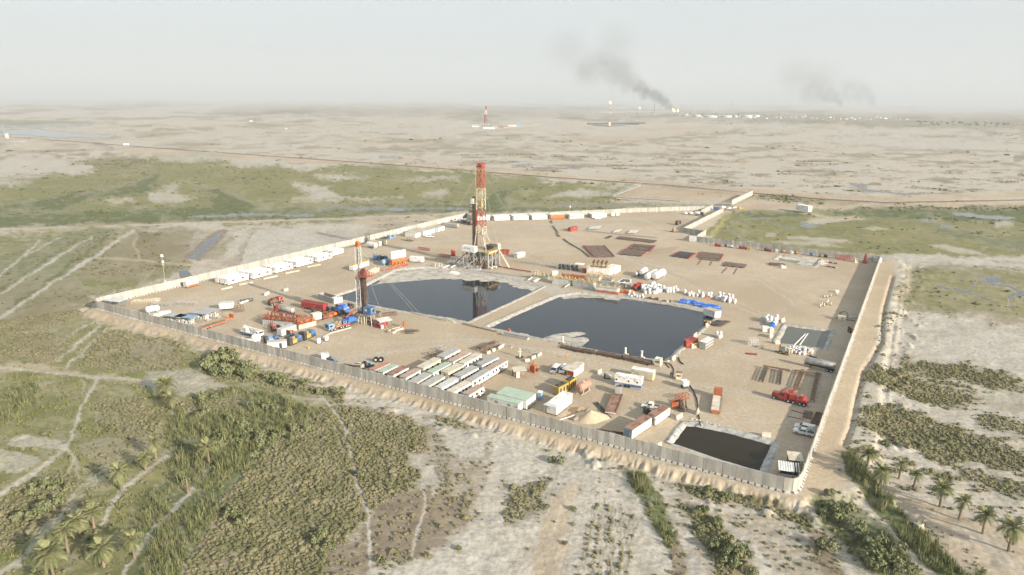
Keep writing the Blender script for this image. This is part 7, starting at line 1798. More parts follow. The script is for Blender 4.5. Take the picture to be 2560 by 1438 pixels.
# rusty jack-ups and drums on the right pad
for k, (x, y) in enumerate([(1495, 690), (1548, 680), (1560, 660), (1590, 690), (1520, 700), (1480, 710)]): barrel(c4(x, y), 'small pale drum in the nearer group on the right pad', 'cream', .35, 1.3, 'drums in the nearer right group')
for k, (x, y) in enumerate([(1525, 610), (1555, 612), (1590, 600), (1655, 585), (1665, 555)]): barrel(c4(x, y), 'small pale drum in the farther group on the right pad', 'ltgrey', .35, 1.2, 'drums in the farther right group')
end_box(c4(1645, 560), c4(1680, 560), 1.2, 1.2, 'white', 'white', 'small white box by the farther drums on the right pad', 'crate', 'storage_crate', ribs=0)
o = thing('valve_station', 'brown valve station with a large ring and cream cabinets by the right wall', 'machine', W(*c4(1720, 850)), AX)
MB().box(-1.8, -.2, -.8, .8, 0, 1.9).box(0, 1.2, -.8, .8, 0, 1.8).build('cabinet', 'cream', o); rg = MB(); P_ = [(1.4 * math.cos(t), 1.6 + 1.4 * math.sin(t)) for t in np.linspace(0, 2 * math.pi, 15)]
for a, b in zip(P_[:-1], P_[1:]): rg.bar((a[0] + .2, 1.6, a[1] + .3), (b[0] + .2, 1.6, b[1] + .3), .3)
rg.build('ring', 'rust', o); MB().bar((-2.6, .5, .6), (4.6, -.3, .6), .3).bar((-1.5, 2, 0), (-1.5, 2, 3), .3).build('pipework', 'rust', o)
beams(c4(1770, 820), c4(1860, 825), 'short white beams in the shade by the right wall', 3, .5, .18, 'ltgrey', .3, jit=.2)
pump_unit(c4(1795, 985), c4(1845, 985), 2.0, 'yellow brown roller machine in the shade of the right wall', 'yellow', 'yellow', 'dark', 1.8, 'machine')
frame_rack(c4(722, 1112), c4(825, 1115), 2.0, 2.2, 'pale green steel rack standing alone left of the forklift', 'ltgrey', 4)
open_bin(c4(820, 1140), c4(885, 1145), 1.2, .7, 'grey', 'small grey trough next to the pale steel rack', cat='trough', name='metal_trough')
beams(c4(700, 1205), c4(795, 1212), 'rusty red scrap lying on the sand left of the forklift', 4, .4, .15, 'dkred', .2, jit=.3)
beams(c4(330, 905), c4(440, 860), 'dark brown pipes in a row by the right bank of the right pit', 9, .45, .12, 'dark', .3); beams(c4(390, 912), c4(500, 862), 'second row of dark brown pipes by the right bank', 6, .45, .12, 'pipe', .3)
pump_unit(c4(285, 915), c4(330, 890), 1.6, 'small yellow brown pump by the dark brown pipes', 'yellow', 'rust', 'rust', 1.5)
pump_unit(c4(125, 1150), c4(210, 1130), 1.6, 'yellow motor frame on the sand beside the pale rack unit', 'yellow', 'yellow', 'ltgrey', 1.3)
beams(c4(1200, 1105), c4(1320, 985), 'white floating pipe on the grey green pit, left one', 1, .3, .14, 'white', -.4, name='floating_pipe', cat='pipe'); beams(c4(1255, 1110), c4(1350, 978), 'white floating pipe on the grey green pit, right one', 1, .3, .16, 'white', -.4, name='floating_pipe', cat='pipe')
beams(c4(1370, 1225), c4(1450, 1255), 'dark beam lying right of the rubbish heap', 2, .4, .2, 'dark', .2)
# far right yard along the wall
beams(c4(950, 260), c4(1105, 270), 'bundle of brown pipe left of the olive pit', 16, .3, .14, 'pipe', .3, 2, jit=.1)
pump_unit(c4(1070, 300), c4(1125, 300), 1.4, 'small white pump left of the olive pit', 'white', 'white', 'ltgrey', 1.2)
for k in range(14):
 x, y = 1540 + (k % 7) * 17, 235 + (k // 7) * 45 + (k % 7) * 3
 o = MB().cyl((0, -.9, .35), (0, .9, .35), .32, 8).build('pipe_joint', ['rust', 'ltgrey', 'dkred'][k % 3]); place(o, W(*c4(x, y)), AX + .8 + (k % 4) * .2); tag(o, 'short pipe joint in the jumble right of the olive pit', 'pipe', 'pipe joints right of the olive pit')
frame_rack(c4(1490, 265), c4(1560, 250), 1.8, 1.6, 'white shelving frame at the right end of the olive pit', 'white', 3)
frame_rack(c4(1660, 212), c4(1815, 215), 2.6, 2.4, 'bright red cage frames at the far right wall', 'red', 6)
o = thing('red_tower', 'slim bright red tower piece at the far right corner', 'tower piece', W(*c4(1952, 245))); lattice(MB(), 0, 5.0, 1.2, .4, 4, .2).build('frame', 'red', o); MB().box(-1.2, 1.2, -.8, .8, 0, .4).build('base', 'dkred', o)
pump_unit(c4(1850, 240), c4(1895, 238), 1.6, 'yellow machine between the red cage and the red tower', 'yellow', 'yellow', 'ltgrey', 2.0, 'machine')
for k, (x, y, m, w, lb) in enumerate([(365, 68, 'dkred', 5, 'dark red skid along the far right wall, leftmost'), (470, 75, 'ltgrey', 6.5, 'long pale curved cover along the far right wall'), (620, 95, 'dkred', 3, 'dark red drum frame along the far right wall'), (665, 98, 'rustor', 2.5, 'orange frame along the far right wall'),
       (720, 105, 'yellow', 1.5, 'small yellow box along the far right wall'), (885, 118, 'dkred', 6, 'long dark red skid along the far right wall'), (1005, 130, 'white', 1.5, 'small white box along the far right wall'), (1065, 135, 'yellow', 2.5, 'yellow frame along the far right wall'),
       (1165, 148, 'white', 2, 'white cube along the far right wall'), (1210, 150, 'yellow', 2, 'yellow cube right of the white cube at the wall'), (1365, 168, 'blue', 2.5, 'blue heap along the far right wall'), (1470, 182, 'yellow', 2.2, 'yellow box beside the black frame at the wall'), (1520, 185, 'dark', 2.5, 'black frame at the far right wall')]):
 pump_unit(c4(x, y), (c4(x, y)[0] + w * 3.1, c4(x, y)[1] + w * .35), 1.8, lb, m, m, 'dark' if k % 2 else m, 1.5, 'equipment')
pump_unit(c6(810, 825), c6(940, 790), 2.4, 'light blue skip unit beside dark scrap at the left far wall', 'ltblue', 'blue', 'ltblue', 1.8)
frame_rack(c6(640, 855), c6(790, 830), 2.5, 1.2, 'dark scrap frames against the left far wall', 'dark', 4)
row_truck(cE(1650, 352), cE(1690, 345), 'dark machine parked at the end of the entrance passage', 'dark', 'rust')
# gear behind the red roofed cabin
for (x, y, lb) in [(525, 545, 'black tyre standing upright near the red roofed cabin'), (640, 500, 'black reel near the red roofed cabin, left one'), (690, 500, 'black reel near the red roofed cabin, right one')]:
 o = thing('tyre_reel', lb, 'reel', W(*c1(x, y)), AX + .4); MB().cyl((0, -.4, .9), (0, .4, .9), .9, 14).build('rim', 'black', o); MB().cyl((0, -.45, .9), (0, .45, .9), .4, 10).build('hub', 'ltgrey', o)
pump_unit(c1(440, 580), c1(520, 575), 1.8, 'rusty and silver machine parts by the near wall', 'ltgrey', 'rust', 'dark', 1.5); pump_unit(c1(545, 560), c1(620, 540), 1.6, 'blue grey machine parts beside the upright tyre', 'ltblue', 'dark', 'dark', 1.3)
beams(c1(290, 530), c1(440, 560), 'dark rods lying on the sand by the near wall', 5, .5, .1, 'dark', .2, jit=.2)
pump_unit(c1(150, 500), c1(230, 515), 1.6, 'blue and black machine beside the small white cube cabin', 'blue', 'dark', 'dark', 1.2)
frame_rack(c1(1175, 450), c1(1265, 430), 1.6, 1.2, 'brown trestle table by the far corner of the cabin block', 'wood', 2); frame_rack(c1(1265, 405), c1(1340, 380), 1.6, 1.2, 'grey blue frame beside the brown trestle', 'steel', 2)
pump_unit(c2(1195, 610), c2(1270, 618), 1.4, 'small pale trailer pump left of the blue banded trailer', 'ltgrey', 'cream', 'dark', 1.3)
pump_unit(c2(1695, 1040), c2(1750, 1030), 1.4, 'black machine between the pickup and the containers', 'dark', 'dark', 'dark', 1.4)
# cream heap of frames at the near left
for k in range(9):
 x = 560 + k * 26; frame_rack(cL(x, 800 - k * 2), cL(x + 34, 775 - k * 2), 2.0, .9, 'cream timber frame in the row of frames at the near left', 'cream', 2, 'timber_trestle', 'trestle', 'cream frames at the near left')
# fence of the fuel row, lamps
def lamp_post(px, ytop, label):
 h = z_at(px[0], px[1], ytop); o = thing('lamp_post', label, 'lamp post', W(*px))
 MB().cyl((0, 0, 0), (0, 0, h), .09, 6).build('pole', 'steel', o); MB().cyl((0, 0, h - .3), (0, 0, h + .7), .75, 10, .45).build('lamp_head', 'white', o)
 MB().box(-.4, .4, -.3, .3, 0, 1.1).build('base', 'block', o)
lamp_post((413, 706), 640, 'thin pole with a round white head behind the left wall')
lamp_post((1424, 549), 517, 'thin pole with a white head behind the far white cabins')
lamp_post((408, 664), 655, 'short white marker post on the track outside the left wall')
# ------------------------------------------------------------------ people
def person(px, label, rot, top, bottom, hat=None, stride=.0):
 p = W(*px)
 V = [(0, 0, .95), (0, 0, 1.18), (0, 0, 1.42), (0, 0, 1.52), (.0, 0, 1.66), (0, .17, 1.40), (0, .26, 1.12), (.14, .28, .88), (0, -.17, 1.40), (0, -.26, 1.12), (-.1, -.28, .88),
   (0, .1, .9), (stride, .11, .5), (stride * .7, .11, .06), (stride * .7 + .14, .11, .03), (0, -.1, .9), (-stride, -.11, .5), (-stride * 1.7, -.11, .06), (-stride * 1.7 + .14, -.11, .03)]
 E = [(0, 1), (1, 2), (2, 3), (3, 4), (2, 5), (5, 6), (6, 7), (2, 8), (8, 9), (9, 10), (0, 11), (11, 12), (12, 13), (13, 14), (0, 15), (15, 16), (16, 17), (17, 18)]
 Rr = [.15, .16, .17, .075, .115, .08, .06, .045, .08, .06, .045, .11, .085, .06, .05, .11, .085, .06, .05]
 me = bpy.data.meshes.new('person'); me.from_pydata(V, E, []); me.materials.append(M[bottom])
 o = bpy.data.objects.new('person', me); col.objects.link(o)
 m = o.modifiers.new('skin', 'SKIN'); o.modifiers.new('smooth', 'SUBSURF').levels = 1
 for i, v in enumerate(me.skin_vertices[0].data): v.radius = (Rr[i], Rr[i]); v.use_root = (i == 0)
 place(o, p, rot); tag(o, label, 'person')
 hd = MB().cyl((0, 0, 1.60), (0, 0, 1.72), .115, 10, dome=.06).build('head', 'skin', o)
 MB().box(.09, .125, -.02, .02, 1.63, 1.67).build('nose', 'skin', hd)
 MB().cyl((0, 0, 1.71), (0, 0, 1.80), .135, 10, .08).build('helmet' if hat else 'hair', hat or 'cloth', o)
 if top != bottom: MB().cyl((0, 0, 1.0), (0, 0, 1.45), .19, 10, .2).build('jacket', top, o)
 return o
person(c2(748, 370), 'worker in orange yellow coveralls walking alone across the sand', AX + 2.6, 'hivis', 'hivis', 'yellow', .22)
person(c2(1998, 590), 'left of two dark clad guards standing by the guard booth', 2.0, 'cloth', 'cloth', None, .03)
person(c2(2020, 595), 'right of two dark clad guards standing by the guard booth', 1.2, 'cloth', 'cloth', None, .03)
person(c2(1737, 972), 'person in dark clothes standing beside the white pickup', 4.2, 'cloth', 'cloth', None, .03)
# ------------------------------------------------------------------ plants
def leafmat(name, c1, c2, c3, rough=.8, sc_=.35):
 m = bpy.data.materials.new(name); m.use_nodes = True; t = m.node_tree; N = t.nodes; L = t.links; b = N['Principled BSDF']
 b.inputs['Roughness'].default_value = rough; b.inputs['Specular IOR Level'].default_value = .15
 g = N.new('ShaderNodeNewGeometry'); n = N.new('ShaderNodeTexNoise'); n.inputs['Scale'].default_value = sc_; n.inputs['Detail'].default_value = 5
 L.new(g.outputs['Position'], n.inputs['Vector'])
 n2 = N.new('ShaderNodeTexWhiteNoise'); n2.noise_dimensions = '3D'
 v = N.new('ShaderNodeVectorMath'); v.operation = 'SNAP'; v.inputs[1].default_value = (.5, .5, .5); L.new(g.outputs['Position'], v.inputs[0]); L.new(v.outputs[0], n2.inputs['Vector'])
 a = N.new('ShaderNodeMath'); a.operation = 'MULTIPLY_ADD'; L.new(n2.outputs['Value'], a.inputs[0]); a.inputs[1].default_value = .28; L.new(n.outputs['Fac'], a.inputs[2])
 r = N.new('ShaderNodeValToRGB'); L.new(a.outputs[0], r.inputs[0])
 r.color_ramp.elements[0].position = .45; r.color_ramp.elements[0].color = (*c1, 1); r.color_ramp.elements[1].position = .82; r.color_ramp.elements[1].color = (*c3, 1)
 e = r.color_ramp.elements.new(.63); e.color = (*c2, 1)
 L.new(r.outputs[0], b.inputs['Base Color'])
 return m
M['scrub'] = leafmat('dry_scrub_leaf', (.105, .108, .05), (.145, .138, .072), (.20, .18, .108), sc_=.13)
M['reed'] = leafmat('reed_leaf', (.13, .155, .06), (.185, .20, .09), (.26, .245, .135))
M['tuft'] = leafmat('grass_tuft', (.13, .155, .05), (.185, .19, .07), (.25, .225, .11))
M['shrub'] = leafmat('tamarisk_leaf', (.125, .145, .065), (.17, .185, .09), (.22, .22, .125))
M['frond'] = leafmat('palm_frond', (.15, .17, .07), (.20, .21, .095), (.27, .255, .14))
M['trunk'] = mat('palm_trunk', (.20, .155, .105), .9, var=.25)
M['hedge'] = leafmat('far_marsh_bush', (.07, .085, .033), (.11, .12, .048), (.16, .15, .07), sc_=.08)
def stamp(protos, pts, sxy, sz, rot, pick):
 """repeat small meshes (verts, quads/tris) over points into one vertex / face array"""
 Vs, Fs, k = [], [], 0
 for i, (v, f) in enumerate(protos):
  idx = np.nonzero(pick == i)[0]
  if not len(idx): continue
  c, s = np.cos(rot[idx])[:, None], np.sin(rot[idx])[:, None]
  x = v[None, :, 0] * sxy[idx][:, None]; y = v[None, :, 1] * sxy[idx][:, None]; z = v[None, :, 2] * sz[idx][:, None]
  P = np.stack([x * c - y * s + pts[idx, 0][:, None], x * s + y * c + pts[idx, 1][:, None], z + pts[idx, 2][:, None]], -1).reshape(-1, 3)
  F = (f[None] + (np.arange(len(idx)) * len(v))[:, None, None] + k).reshape(-1, f.shape[1])
  Vs.append(P); Fs.append(F); k += len(P)
 return np.concatenate(Vs), np.concatenate(Fs)
def dome(seed, n=7):
 r = np.random.RandomState(seed); v = []
 for (z, q) in ((-.08, .80), (.42, 1.0), (.82, .62)):
  for i in range(n):
   t = 2 * math.pi * (i + r.uniform(-.3, .3)) / n; w = q * r.uniform(.72, 1.25); v.append((w * math.cos(t), w * math.sin(t), z * r.uniform(.8, 1.2)))
 v.append((r.uniform(-.2, .2), r.uniform(-.2, .2), 1.0)); f = []
 for k in range(2):
  for i in range(n): j = (i + 1) % n; f += [(k * n + i, k * n + j, (k + 1) * n + j), (k * n + i, (k + 1) * n + j, (k + 1) * n + i)]
 f += [(2 * n + i, 2 * n + (i + 1) % n, 3 * n) for i in range(n)]
 return np.array(v), np.array(f)
def blades(seed, n=7, lean=.35, w=.1):
 r = np.random.RandomState(seed); v = []; f = []
 for i in range(n):
  t = r.uniform(0, 6.28); x, y = r.uniform(-.5, .5, 2); h = r.uniform(.6, 1.15); a = r.uniform(0, 6.28); l = r.uniform(.1, lean)
  dx, dy = math.cos(t) * w, math.sin(t) * w
  b = len(v); v += [(x - dx, y - dy, -.05), (x + dx, y + dy, -.05), (x + l * math.cos(a) * .5 + dx * .9, y + l * math.sin(a) * .5 + dy * .9, h * .6), (x + l * math.cos(a), y + l * math.sin(a), h)]
  f += [(b, b + 1, b + 2), (b, b + 2, b + 3)]
 return np.array(v), np.array(f)
def leafball(seed, n=90, s=.20):
 """crown of leaf clumps spread through an uneven volume"""
 r = np.random.RandomState(seed); lob = [(r.uniform(-.5, .5), r.uniform(-.5, .5), r.uniform(.3, .75), r.uniform(.32, .55)) for _ in range(6)]
 v = []; f = []
 for i in range(n):
  cx, cy, cz, q = lob[r.randint(len(lob))]
  d = r.normal(size=3); d /= np.linalg.norm(d); d[2] = abs(d[2]) * .9 - .1 if r.rand() < .8 else d[2]
  p = np.array([cx, cy, cz * .9]) + d * q * r.uniform(.75, 1.05); p[2] = max(p[2], .03)
  nrm = d + r.normal(size=3) * .45; nrm /= np.linalg.norm(nrm); u = np.cross(nrm, [0, 0, 1.0]); u /= (np.linalg.norm(u) + 1e-6); w = np.cross(nrm, u); a = s * r.uniform(.6, 1.25)
  b = len(v); v += [p - u * a - w * a * .7, p + u * a - w * a * .7, p + u * a * .7 + w * a, p - u * a * .7 + w * a]; f += [(b, b + 1, b + 2), (b, b + 2, b + 3)]
 return np.array(v), np.array(f)
def scatter(n, rmin, rmax, amax=43.5):
 a = nrs.uniform(-math.radians(amax), math.radians(amax), n); r = np.sqrt(nrs.uniform(rmin ** 2, rmax ** 2, n))
 return r * np.sin(a), r * np.cos(a)
def covers(x, y):
 px, py = to_map(x, y, np.full(x.shape, OUT)); C = paint(px, py); d = poly_sd(x, y, PAD2)
 return C, d, px, py
def grow():
 tot = 0
 DOMES = [dome(k) for k in range(8)]; FAR = [dome(k + 50, 5) for k in range(5)]; REED = [blades(k, 16, .55, .045) for k in range(6)]; TUFT = [blades(k + 30, 6, .6, .16) for k in range(5)]
 def lay(name, protos, mt, x, y, keep, s0, s1, h0, h1, mul=None):
  x, y = x[keep], y[keep]; n = len(x); z = height(x, y)
  q = nrs.rand(n) ** 1.6; s = s0 + (s1 - s0) * q; h = h0 + (h1 - h0) * (q * .7 + .3 * nrs.rand(n)); b_ = np.where(nrs.rand(n) < .05, 1.8, 1.0); s = s * b_; h = h * b_
  if mul is not None: s = s * mul[0][keep]; h = h * mul[1][keep]
  V, F = stamp(protos, np.stack([x, y, z], 1), s, h, nrs.uniform(0, 6.28, n), nrs.randint(0, len(protos), n))
  big_mesh(name, V, F, mt, 'stuff'); return n
 # low popcorn scrub near the camera
 x, y = scatter(210000, 100, 330); C, d, px, py = covers(x, y); pat = .1 + 1.1 * fbm(x / 6, y / 6, 41, 4) + .75 * fbm(x / 21, y / 21, 51, 4)
 w = (np.clip(C[:, 3] * 1.2 + C[:, 5] * .13 + C[:, 1] * .05 + C[:, 0] * .015, 0, 1)) * sstep(.6, 1.15, pat + C[:, 3] * .45) * np.clip(170 / np.hypot(x, y), .35, 1)
 n1 = lay('low_scrub', DOMES, 'scrub', x, y, (nrs.rand(len(x)) < w) & (d > 6) & (C[:, 4] < .5) & (C[:, 6] < .3) & (C[:, 0] < .42), .20, .56, .22, .56)
 # reeds
 x, y = scatter(130000, 100, 300); C, d, px, py = covers(x, y); pat = fbm(x / 9, y / 9, 43, 4)
 w = np.clip((C[:, 2] - .22) * 1.9, 0, 1) * sstep(.40, .60, pat + C[:, 2] * .2 - .04) * (1 - np.clip(C[:, 0] * 2, 0, 1))
 k = (nrs.rand(len(x)) < w) & (d > 5) & (C[:, 6] < .4)
 n2 = lay('reed_bed', REED, 'reed', x, y, k, .6, 1.1, .8, 2.1, (np.ones(len(x)), .55 + .75 * np.clip(C[:, 2], 0, 1) ** 2))
 # grass tufts and dry weeds
 x, y = scatter(90000, 100, 290); C, d, px, py = covers(x, y); pat = fbm(x / 5, y / 5, 44, 4)
 w = np.clip(C[:, 1] * .7 + C[:, 2] * .5 + C[:, 3] * .3 + C[:, 5] * .1, 0, 1) * sstep(.42, .6, pat) * (1 - np.clip(C[:, 0] * 2, 0, 1))
 n3 = lay('grass_tufts', TUFT, 'tuft', x, y, (nrs.rand(len(x)) < w) & (d > 6), .3, .7, .25, .75)
 # bushes of the marshes farther off
 x, y = scatter(160000, 300, 1150); C, d, px, py = covers(x, y); pat = fbm(x / 22, y / 22, 45, 4)
 w = np.clip(C[:, 3] * .75 + C[:, 2] * .14 + C[:, 1] * .07, 0, 1) * sstep(.45, .62, pat + C[:, 3] * .12)
 n4 = lay('marsh_bushes', FAR, 'hedge', x, y, (nrs.rand(len(x)) < w) & (d > 8) & (C[:, 6] < .3) & (C[:, 0] < .5), .4, 1.5, .3, 1.1, (np.clip(np.hypot(x, y) / 650, .3, 1),) * 2)
 x, y = scatter(60000, 1000, 3800); C, d, px, py = covers(x, y); pat = fbm(x / 120, y / 60, 46, 4)
 w = np.clip(C[:, 3] * .4 + .022 + C[:, 5] * .1, 0, 1) * sstep(.5, .66, pat)
 n5 = lay('plain_bushes', FAR[:3], 'hedge', x, y, nrs.rand(len(x)) < w, .8, 3.2, .5, 1.6)
 print('plants', n1, n2, n3, n4, n5)
grow()
# --- shrubs one can tell apart
def shrub_meshes():
 out = []
 for k in range(5):
  v, f = leafball(k + 70, 320, .105); o = big_mesh('foliage', v, f, 'shrub'); me = o.data; bpy.data.objects.remove(o)
  s = MB(); r = random.Random(k)
  for _ in range(5): s.bar((r.uniform(-.1, .1), r.uniform(-.1, .1), -.1), (r.uniform(-.5, .5), r.uniform(-.5, .5), r.uniform(.4, .7)), .07)
  q = s.build('stem', 'wood'); sm = q.data; bpy.data.objects.remove(q); out.append((me, sm))
 return out
SHRUB = shrub_meshes()
def shrub(px, r, h, label, group):
 p = W(*px, OUT); p.z = ground_z(p.x, p.y)
 me, sm = rnd.choice(SHRUB); o = thing('tamarisk_shrub', label, 'shrub', p, rnd.uniform(0, 6), group)
 o.scale = (r, r * rnd.uniform(.8, 1.2), h)
 for nm, m in (('foliage', me), ('stem', sm)):
  c = bpy.data.objects.new(nm, m); col.objects.link(c); c.parent = o
def thicket(poly, n, r0, r1, label, group):
 xs = [p[0] for p in poly]; ys = [p[1] for p in poly]; k = 0
 for _ in range(n * 40):
  x, y = rnd.uniform(min(xs), max(xs)), rnd.uniform(min(ys), max(ys))
  if poly_sd(np.array([x]), np.array([y]), [(float(a), float(b)) for a, b in poly])[0] > 0: continue
  r = rnd.uniform(r0, r1); shrub((x, y), r, r * rnd.uniform(.9, 1.5), label, group); k += 1
  if k >= n: break
thicket([(500, 905), (560, 890), (600, 905), (650, 935), (640, 950), (560, 945), (515, 940)], 22, 1.9, 3.4, 'dense green tamarisk bush in the dark clump below the near wall at the left', 'bushes of the dark clump')
thicket([(640, 930), (700, 945), (770, 962), (860, 985), (850, 995), (760, 978), (680, 965)], 18, 1.1, 1.9, 'green bush in the belt at the foot of the sandy bank', 'bushes of the belt below the wall')
thicket([(470, 1000), (560, 985), (680, 985), (790, 1040), (810, 1090), (700, 1130), (600, 1180), (520, 1110)], 34, 1.0, 2.0, 'olive green bush among the tall reeds of the overgrown plot', 'bushes in the overgrown plot')
thicket([(20, 1270), (80, 1215), (160, 1185), (190, 1205), (120, 1290), (40, 1350)], 16, 1.0, 1.9, 'grey green bush in the thicket at the far left edge', 'bushes at the left edge')
thicket([(540, 1270), (600, 1255), (610, 1330), (560, 1350)], 7, .9, 1.6, 'grey green bush where the reeds meet the scrub slope', 'bushes between reeds and scrub')
thicket([(770, 1335), (850, 1330), (860, 1380), (800, 1400), (770, 1380)], 7, .8, 1.4, 'green bush at the dark mud patch at the bottom', 'bushes by the mud patch')
thicket([(1740, 1270), (1790, 1290), (1830, 1345), (1880, 1400), (1890, 1438), (1840, 1438), (1780, 1370), (1750, 1330)], 26, .9, 1.8, 'olive bush in the strip between the two salt paths at the bottom right', 'bushes in the bottom right strip')
thicket([(2035, 1250), (2100, 1250), (2130, 1290), (2100, 1320), (2050, 1300)], 12, 1.1, 2.0, 'dense bush in the clump right below the near right corner of the wall', 'bushes below the corner')
thicket([(2120, 1310), (2190, 1310), (2250, 1370), (2290, 1438), (2180, 1438), (2130, 1380)], 24, 1.2, 2.3, 'large tamarisk bush in the thicket beside the brown ditch', 'bushes beside the ditch')
thicket([(1690, 1220), (1800, 1230), (1900, 1250), (1900, 1262), (1790, 1245)], 14, .6, 1.1, 'small bush in the row under the sandy bank at the right', 'bushes under the right bank')
thicket([(1470, 1160), (1480, 1150), (1490, 1160)], 0, 1, 1, '', '')
for (x, y, r, lb) in [(1380, 1155, 1.3, 'round bush on white salt ground below the near wall, left of two'), (1402, 1160, 1.6, 'round bush on white salt ground below the near wall, right of two'), (2062, 1375, 2.3, 'big pale round bush standing alone by the brown ditch'), (1434, 1275, .9, 'small bush alone beside the sandy track'),
      (1412, 1360, .8, 'small green bush alone lower on the sandy track'), (1145, 1375, .9, 'small bush alone on white ground left of the tyre tracks'), (575, 1280, 1.4, 'rounded pale bush at the edge of the reeds'), (955, 1405, 1.3, 'dark round bush at the bottom beside the salt path'), (900, 1190, 1.5, 'green bush right beside the winding salt path'),
      (2215, 1115, 1.6, 'green bush in the scrub right of the right wall'), (2300, 1115, 1.4, 'pale green bush farther right in that scrub'), (290, 600, 1.8, 'dark bush beside the long straight path at the left'), (400, 588, 2.2, 'round dark bush by the road at the upper left')]:
 shrub((x, y), r, r * 1.1, lb, None)
o = big_mesh('foliage', *leafball(99, 160, .2), 'scrub'); brown = o.data; bpy.data.objects.remove(o)
p = W(1292, 1258, OUT); p.z = ground_z(p.x, p.y); o = thing('dry_shrub', 'dry brown mound shaped bush beside the tyre tracks on the salt flat', 'shrub', p); c = bpy.data.objects.new('foliage', brown); col.objects.link(c); c.parent = o; o.scale = (2.2, 1.5, 1.0)
# --- date palms
def frond_mesh():
 v = []; f = []; n = 9; Lf = 1.0
 def sp(t): return np.array([t * (1 - .18 * t), 0, .30 * t - .62 * t ** 2.2])
 for i in range(n):
  a, b = sp(i / n), sp((i + 1) / n); k = len(v); w = .012
  v += [a + [0, -w, 0], a + [0, w, 0], b + [0, w, 0], b + [0, -w, 0]]; f.append((k, k + 1, k + 2, k + 3))
 for i in range(1, 15):
  t = i / 15; p = sp(t); ln = .25 * (math.sin(math.pi * min(1, t * .85 + .12)) ** .7)
  for s in (-1, 1):
   d = np.array([.55, s * .8, -.22]) * ln; k = len(v); v += [p + [-.022, 0, 0], p + [.03, 0, 0], p + d + [.01, 0, 0], p + d * .9 + [-.03, 0, 0]]; f.append((k, k + 1, k + 2, k + 3))
 o = big_mesh('frond', np.array(v), np.array(f), 'frond'); me = o.data; bpy.data.objects.remove(o); return me
FROND = frond_mesh()
def palm(base, crown, label, group, dia=None, n=30, small=False):
 p = W(*base, OUT); p.z = ground_z(p.x, p.y)
 h = max(1.2, z_at(base[0], base[1], crown[1])); d = (p - Vector((0, 0, CAM_H))).length; Lf = (dia or 52) / 2 * d / FOC
 o = thing('date_palm', label, 'palm tree', p, rnd.uniform(0, 6), group)
 t = MB(); lx, ly = rnd.uniform(-.25, .25), rnd.uniform(-.25, .25); pr = None
 for k in range(6):
  z0, z1 = h * k / 6 - .1, h * (k + 1) / 6; t.cyl((lx * k / 6, ly * k / 6, z0), (lx * (k + 1) / 6, ly * (k + 1) / 6, z1), .30 - .02 * k, 8, .26 - .02 * k)
 t.build('trunk', 'trunk', o)
 drp = rnd.uniform(92, 135); n = int(n * rnd.uniform(.75, 1.15))
 for k in range(n):
  c = bpy.data.objects.new('frond', FROND); col.objects.link(c); c.parent = o
  q = (k + .5) / n; up = R(70) - q * R(drp) + rnd.uniform(-.12, .12)
  c.location = (lx, ly, h + .1 - q * .25); c.rotation_euler = (rnd.uniform(-.3, .3), -up, k * 2.39996 + rnd.uniform(-.2, .2)); s = Lf * rnd.uniform(.9, 1.15) * (.8 + .3 * q); c.scale = (s, s, s)
cP = lambda x, y: (x / 2.185, 780 + y / 2.185)
cQ = lambda x, y: (1500 + x / 2.415, 1000 + y / 2.415)
GL, GR = 'date palms at the lower left', 'date palms along the right sandy track'
for b, c, dia, lb in [((914, 452), (912, 395), 58, 'palm at the upper end of the left palm rows, farther of a pair'), ((938, 525), (935, 470), 46, 'palm at the upper end of the left palm rows, nearer of a pair'), ((855, 810), (850, 712), 44, 'slender palm in the middle of the left palm rows, upper one'),
      ((797, 872), (795, 800), 42, 'palm standing just below the slender one in the left rows'), ((1145, 832), (1142, 730), 56, 'palm with a bare trunk at the edge of the reeds, rightmost of the left rows'), ((665, 980), (660, 868), 56, 'palm with spreading fronds between two salt paths'),
      ((512, 1172), (515, 1085), 52, 'palm at the top of the left cluster of three'), ((440, 1218), (440, 1125), 54, 'palm in the middle of the left cluster of three'), ((372, 1312), (360, 1188), 50, 'tall palm at the lower end of the cluster of three'), ((292, 1440), (290, 1310), 78, 'largest palm at the bottom left corner'),
      ((568, 1392), (572, 1285), 72, 'wide crowned palm beside the ditch at the bottom left'), ((735, 1342), (727, 1240), 56, 'palm nearest the reed strip at the bottom left'), ((492, 1292), (490, 1245), 40, 'small young palm between the larger ones at the bottom left'), ((215, 1470), (222, 1432), 40, 'palm crown cut off by the bottom edge at the left')]:
 palm(cP(*b), cP(*c), lb, GL, dia)
palm(cP(1028, 992), cP(1025, 905), 'nearly bare palm trunk with few drooping fronds in the left rows', GL, 20, 7)
for b, c, dia, lb in [((1600, 462), (1612, 352), 48, 'palm nearest the right wall at the top of the right palm row'), ((1688, 538), (1700, 430), 62, 'wide palm beside the reed strip, second of the right row'), ((1805, 472), (1812, 378), 42, 'slender palm above the sandy track, third of the right row'), ((1893, 538), (1905, 445), 36, 'small palm on the sandy bank, fourth of the right row'),
      ((2052, 642), (2068, 525), 54, 'palm in the middle of the right row'), ((2168, 715), (2190, 598), 46, 'thin palm below the middle of the right row'), ((2310, 808), (2330, 690), 52, 'palm with dry lower fronds near the right edge'), ((2465, 912), (2482, 760), 66, 'tallest palm at the lower right edge'), ((2300, 1075), (2302, 1040), 36, 'palm crown cut off by the bottom edge at the right')]:
 palm(cQ(*b), cQ(*c), lb, GR, dia)
o = MB().box(-.8, .8, -.6, .6, 0, 1.0).build('wooden_box', 'block'); p = W(*cQ(1922, 770), OUT); p.z = ground_z(p.x, p.y); place(o, p, .4); tag(o, 'small pale box beside the reed strip at the lower right', 'box')
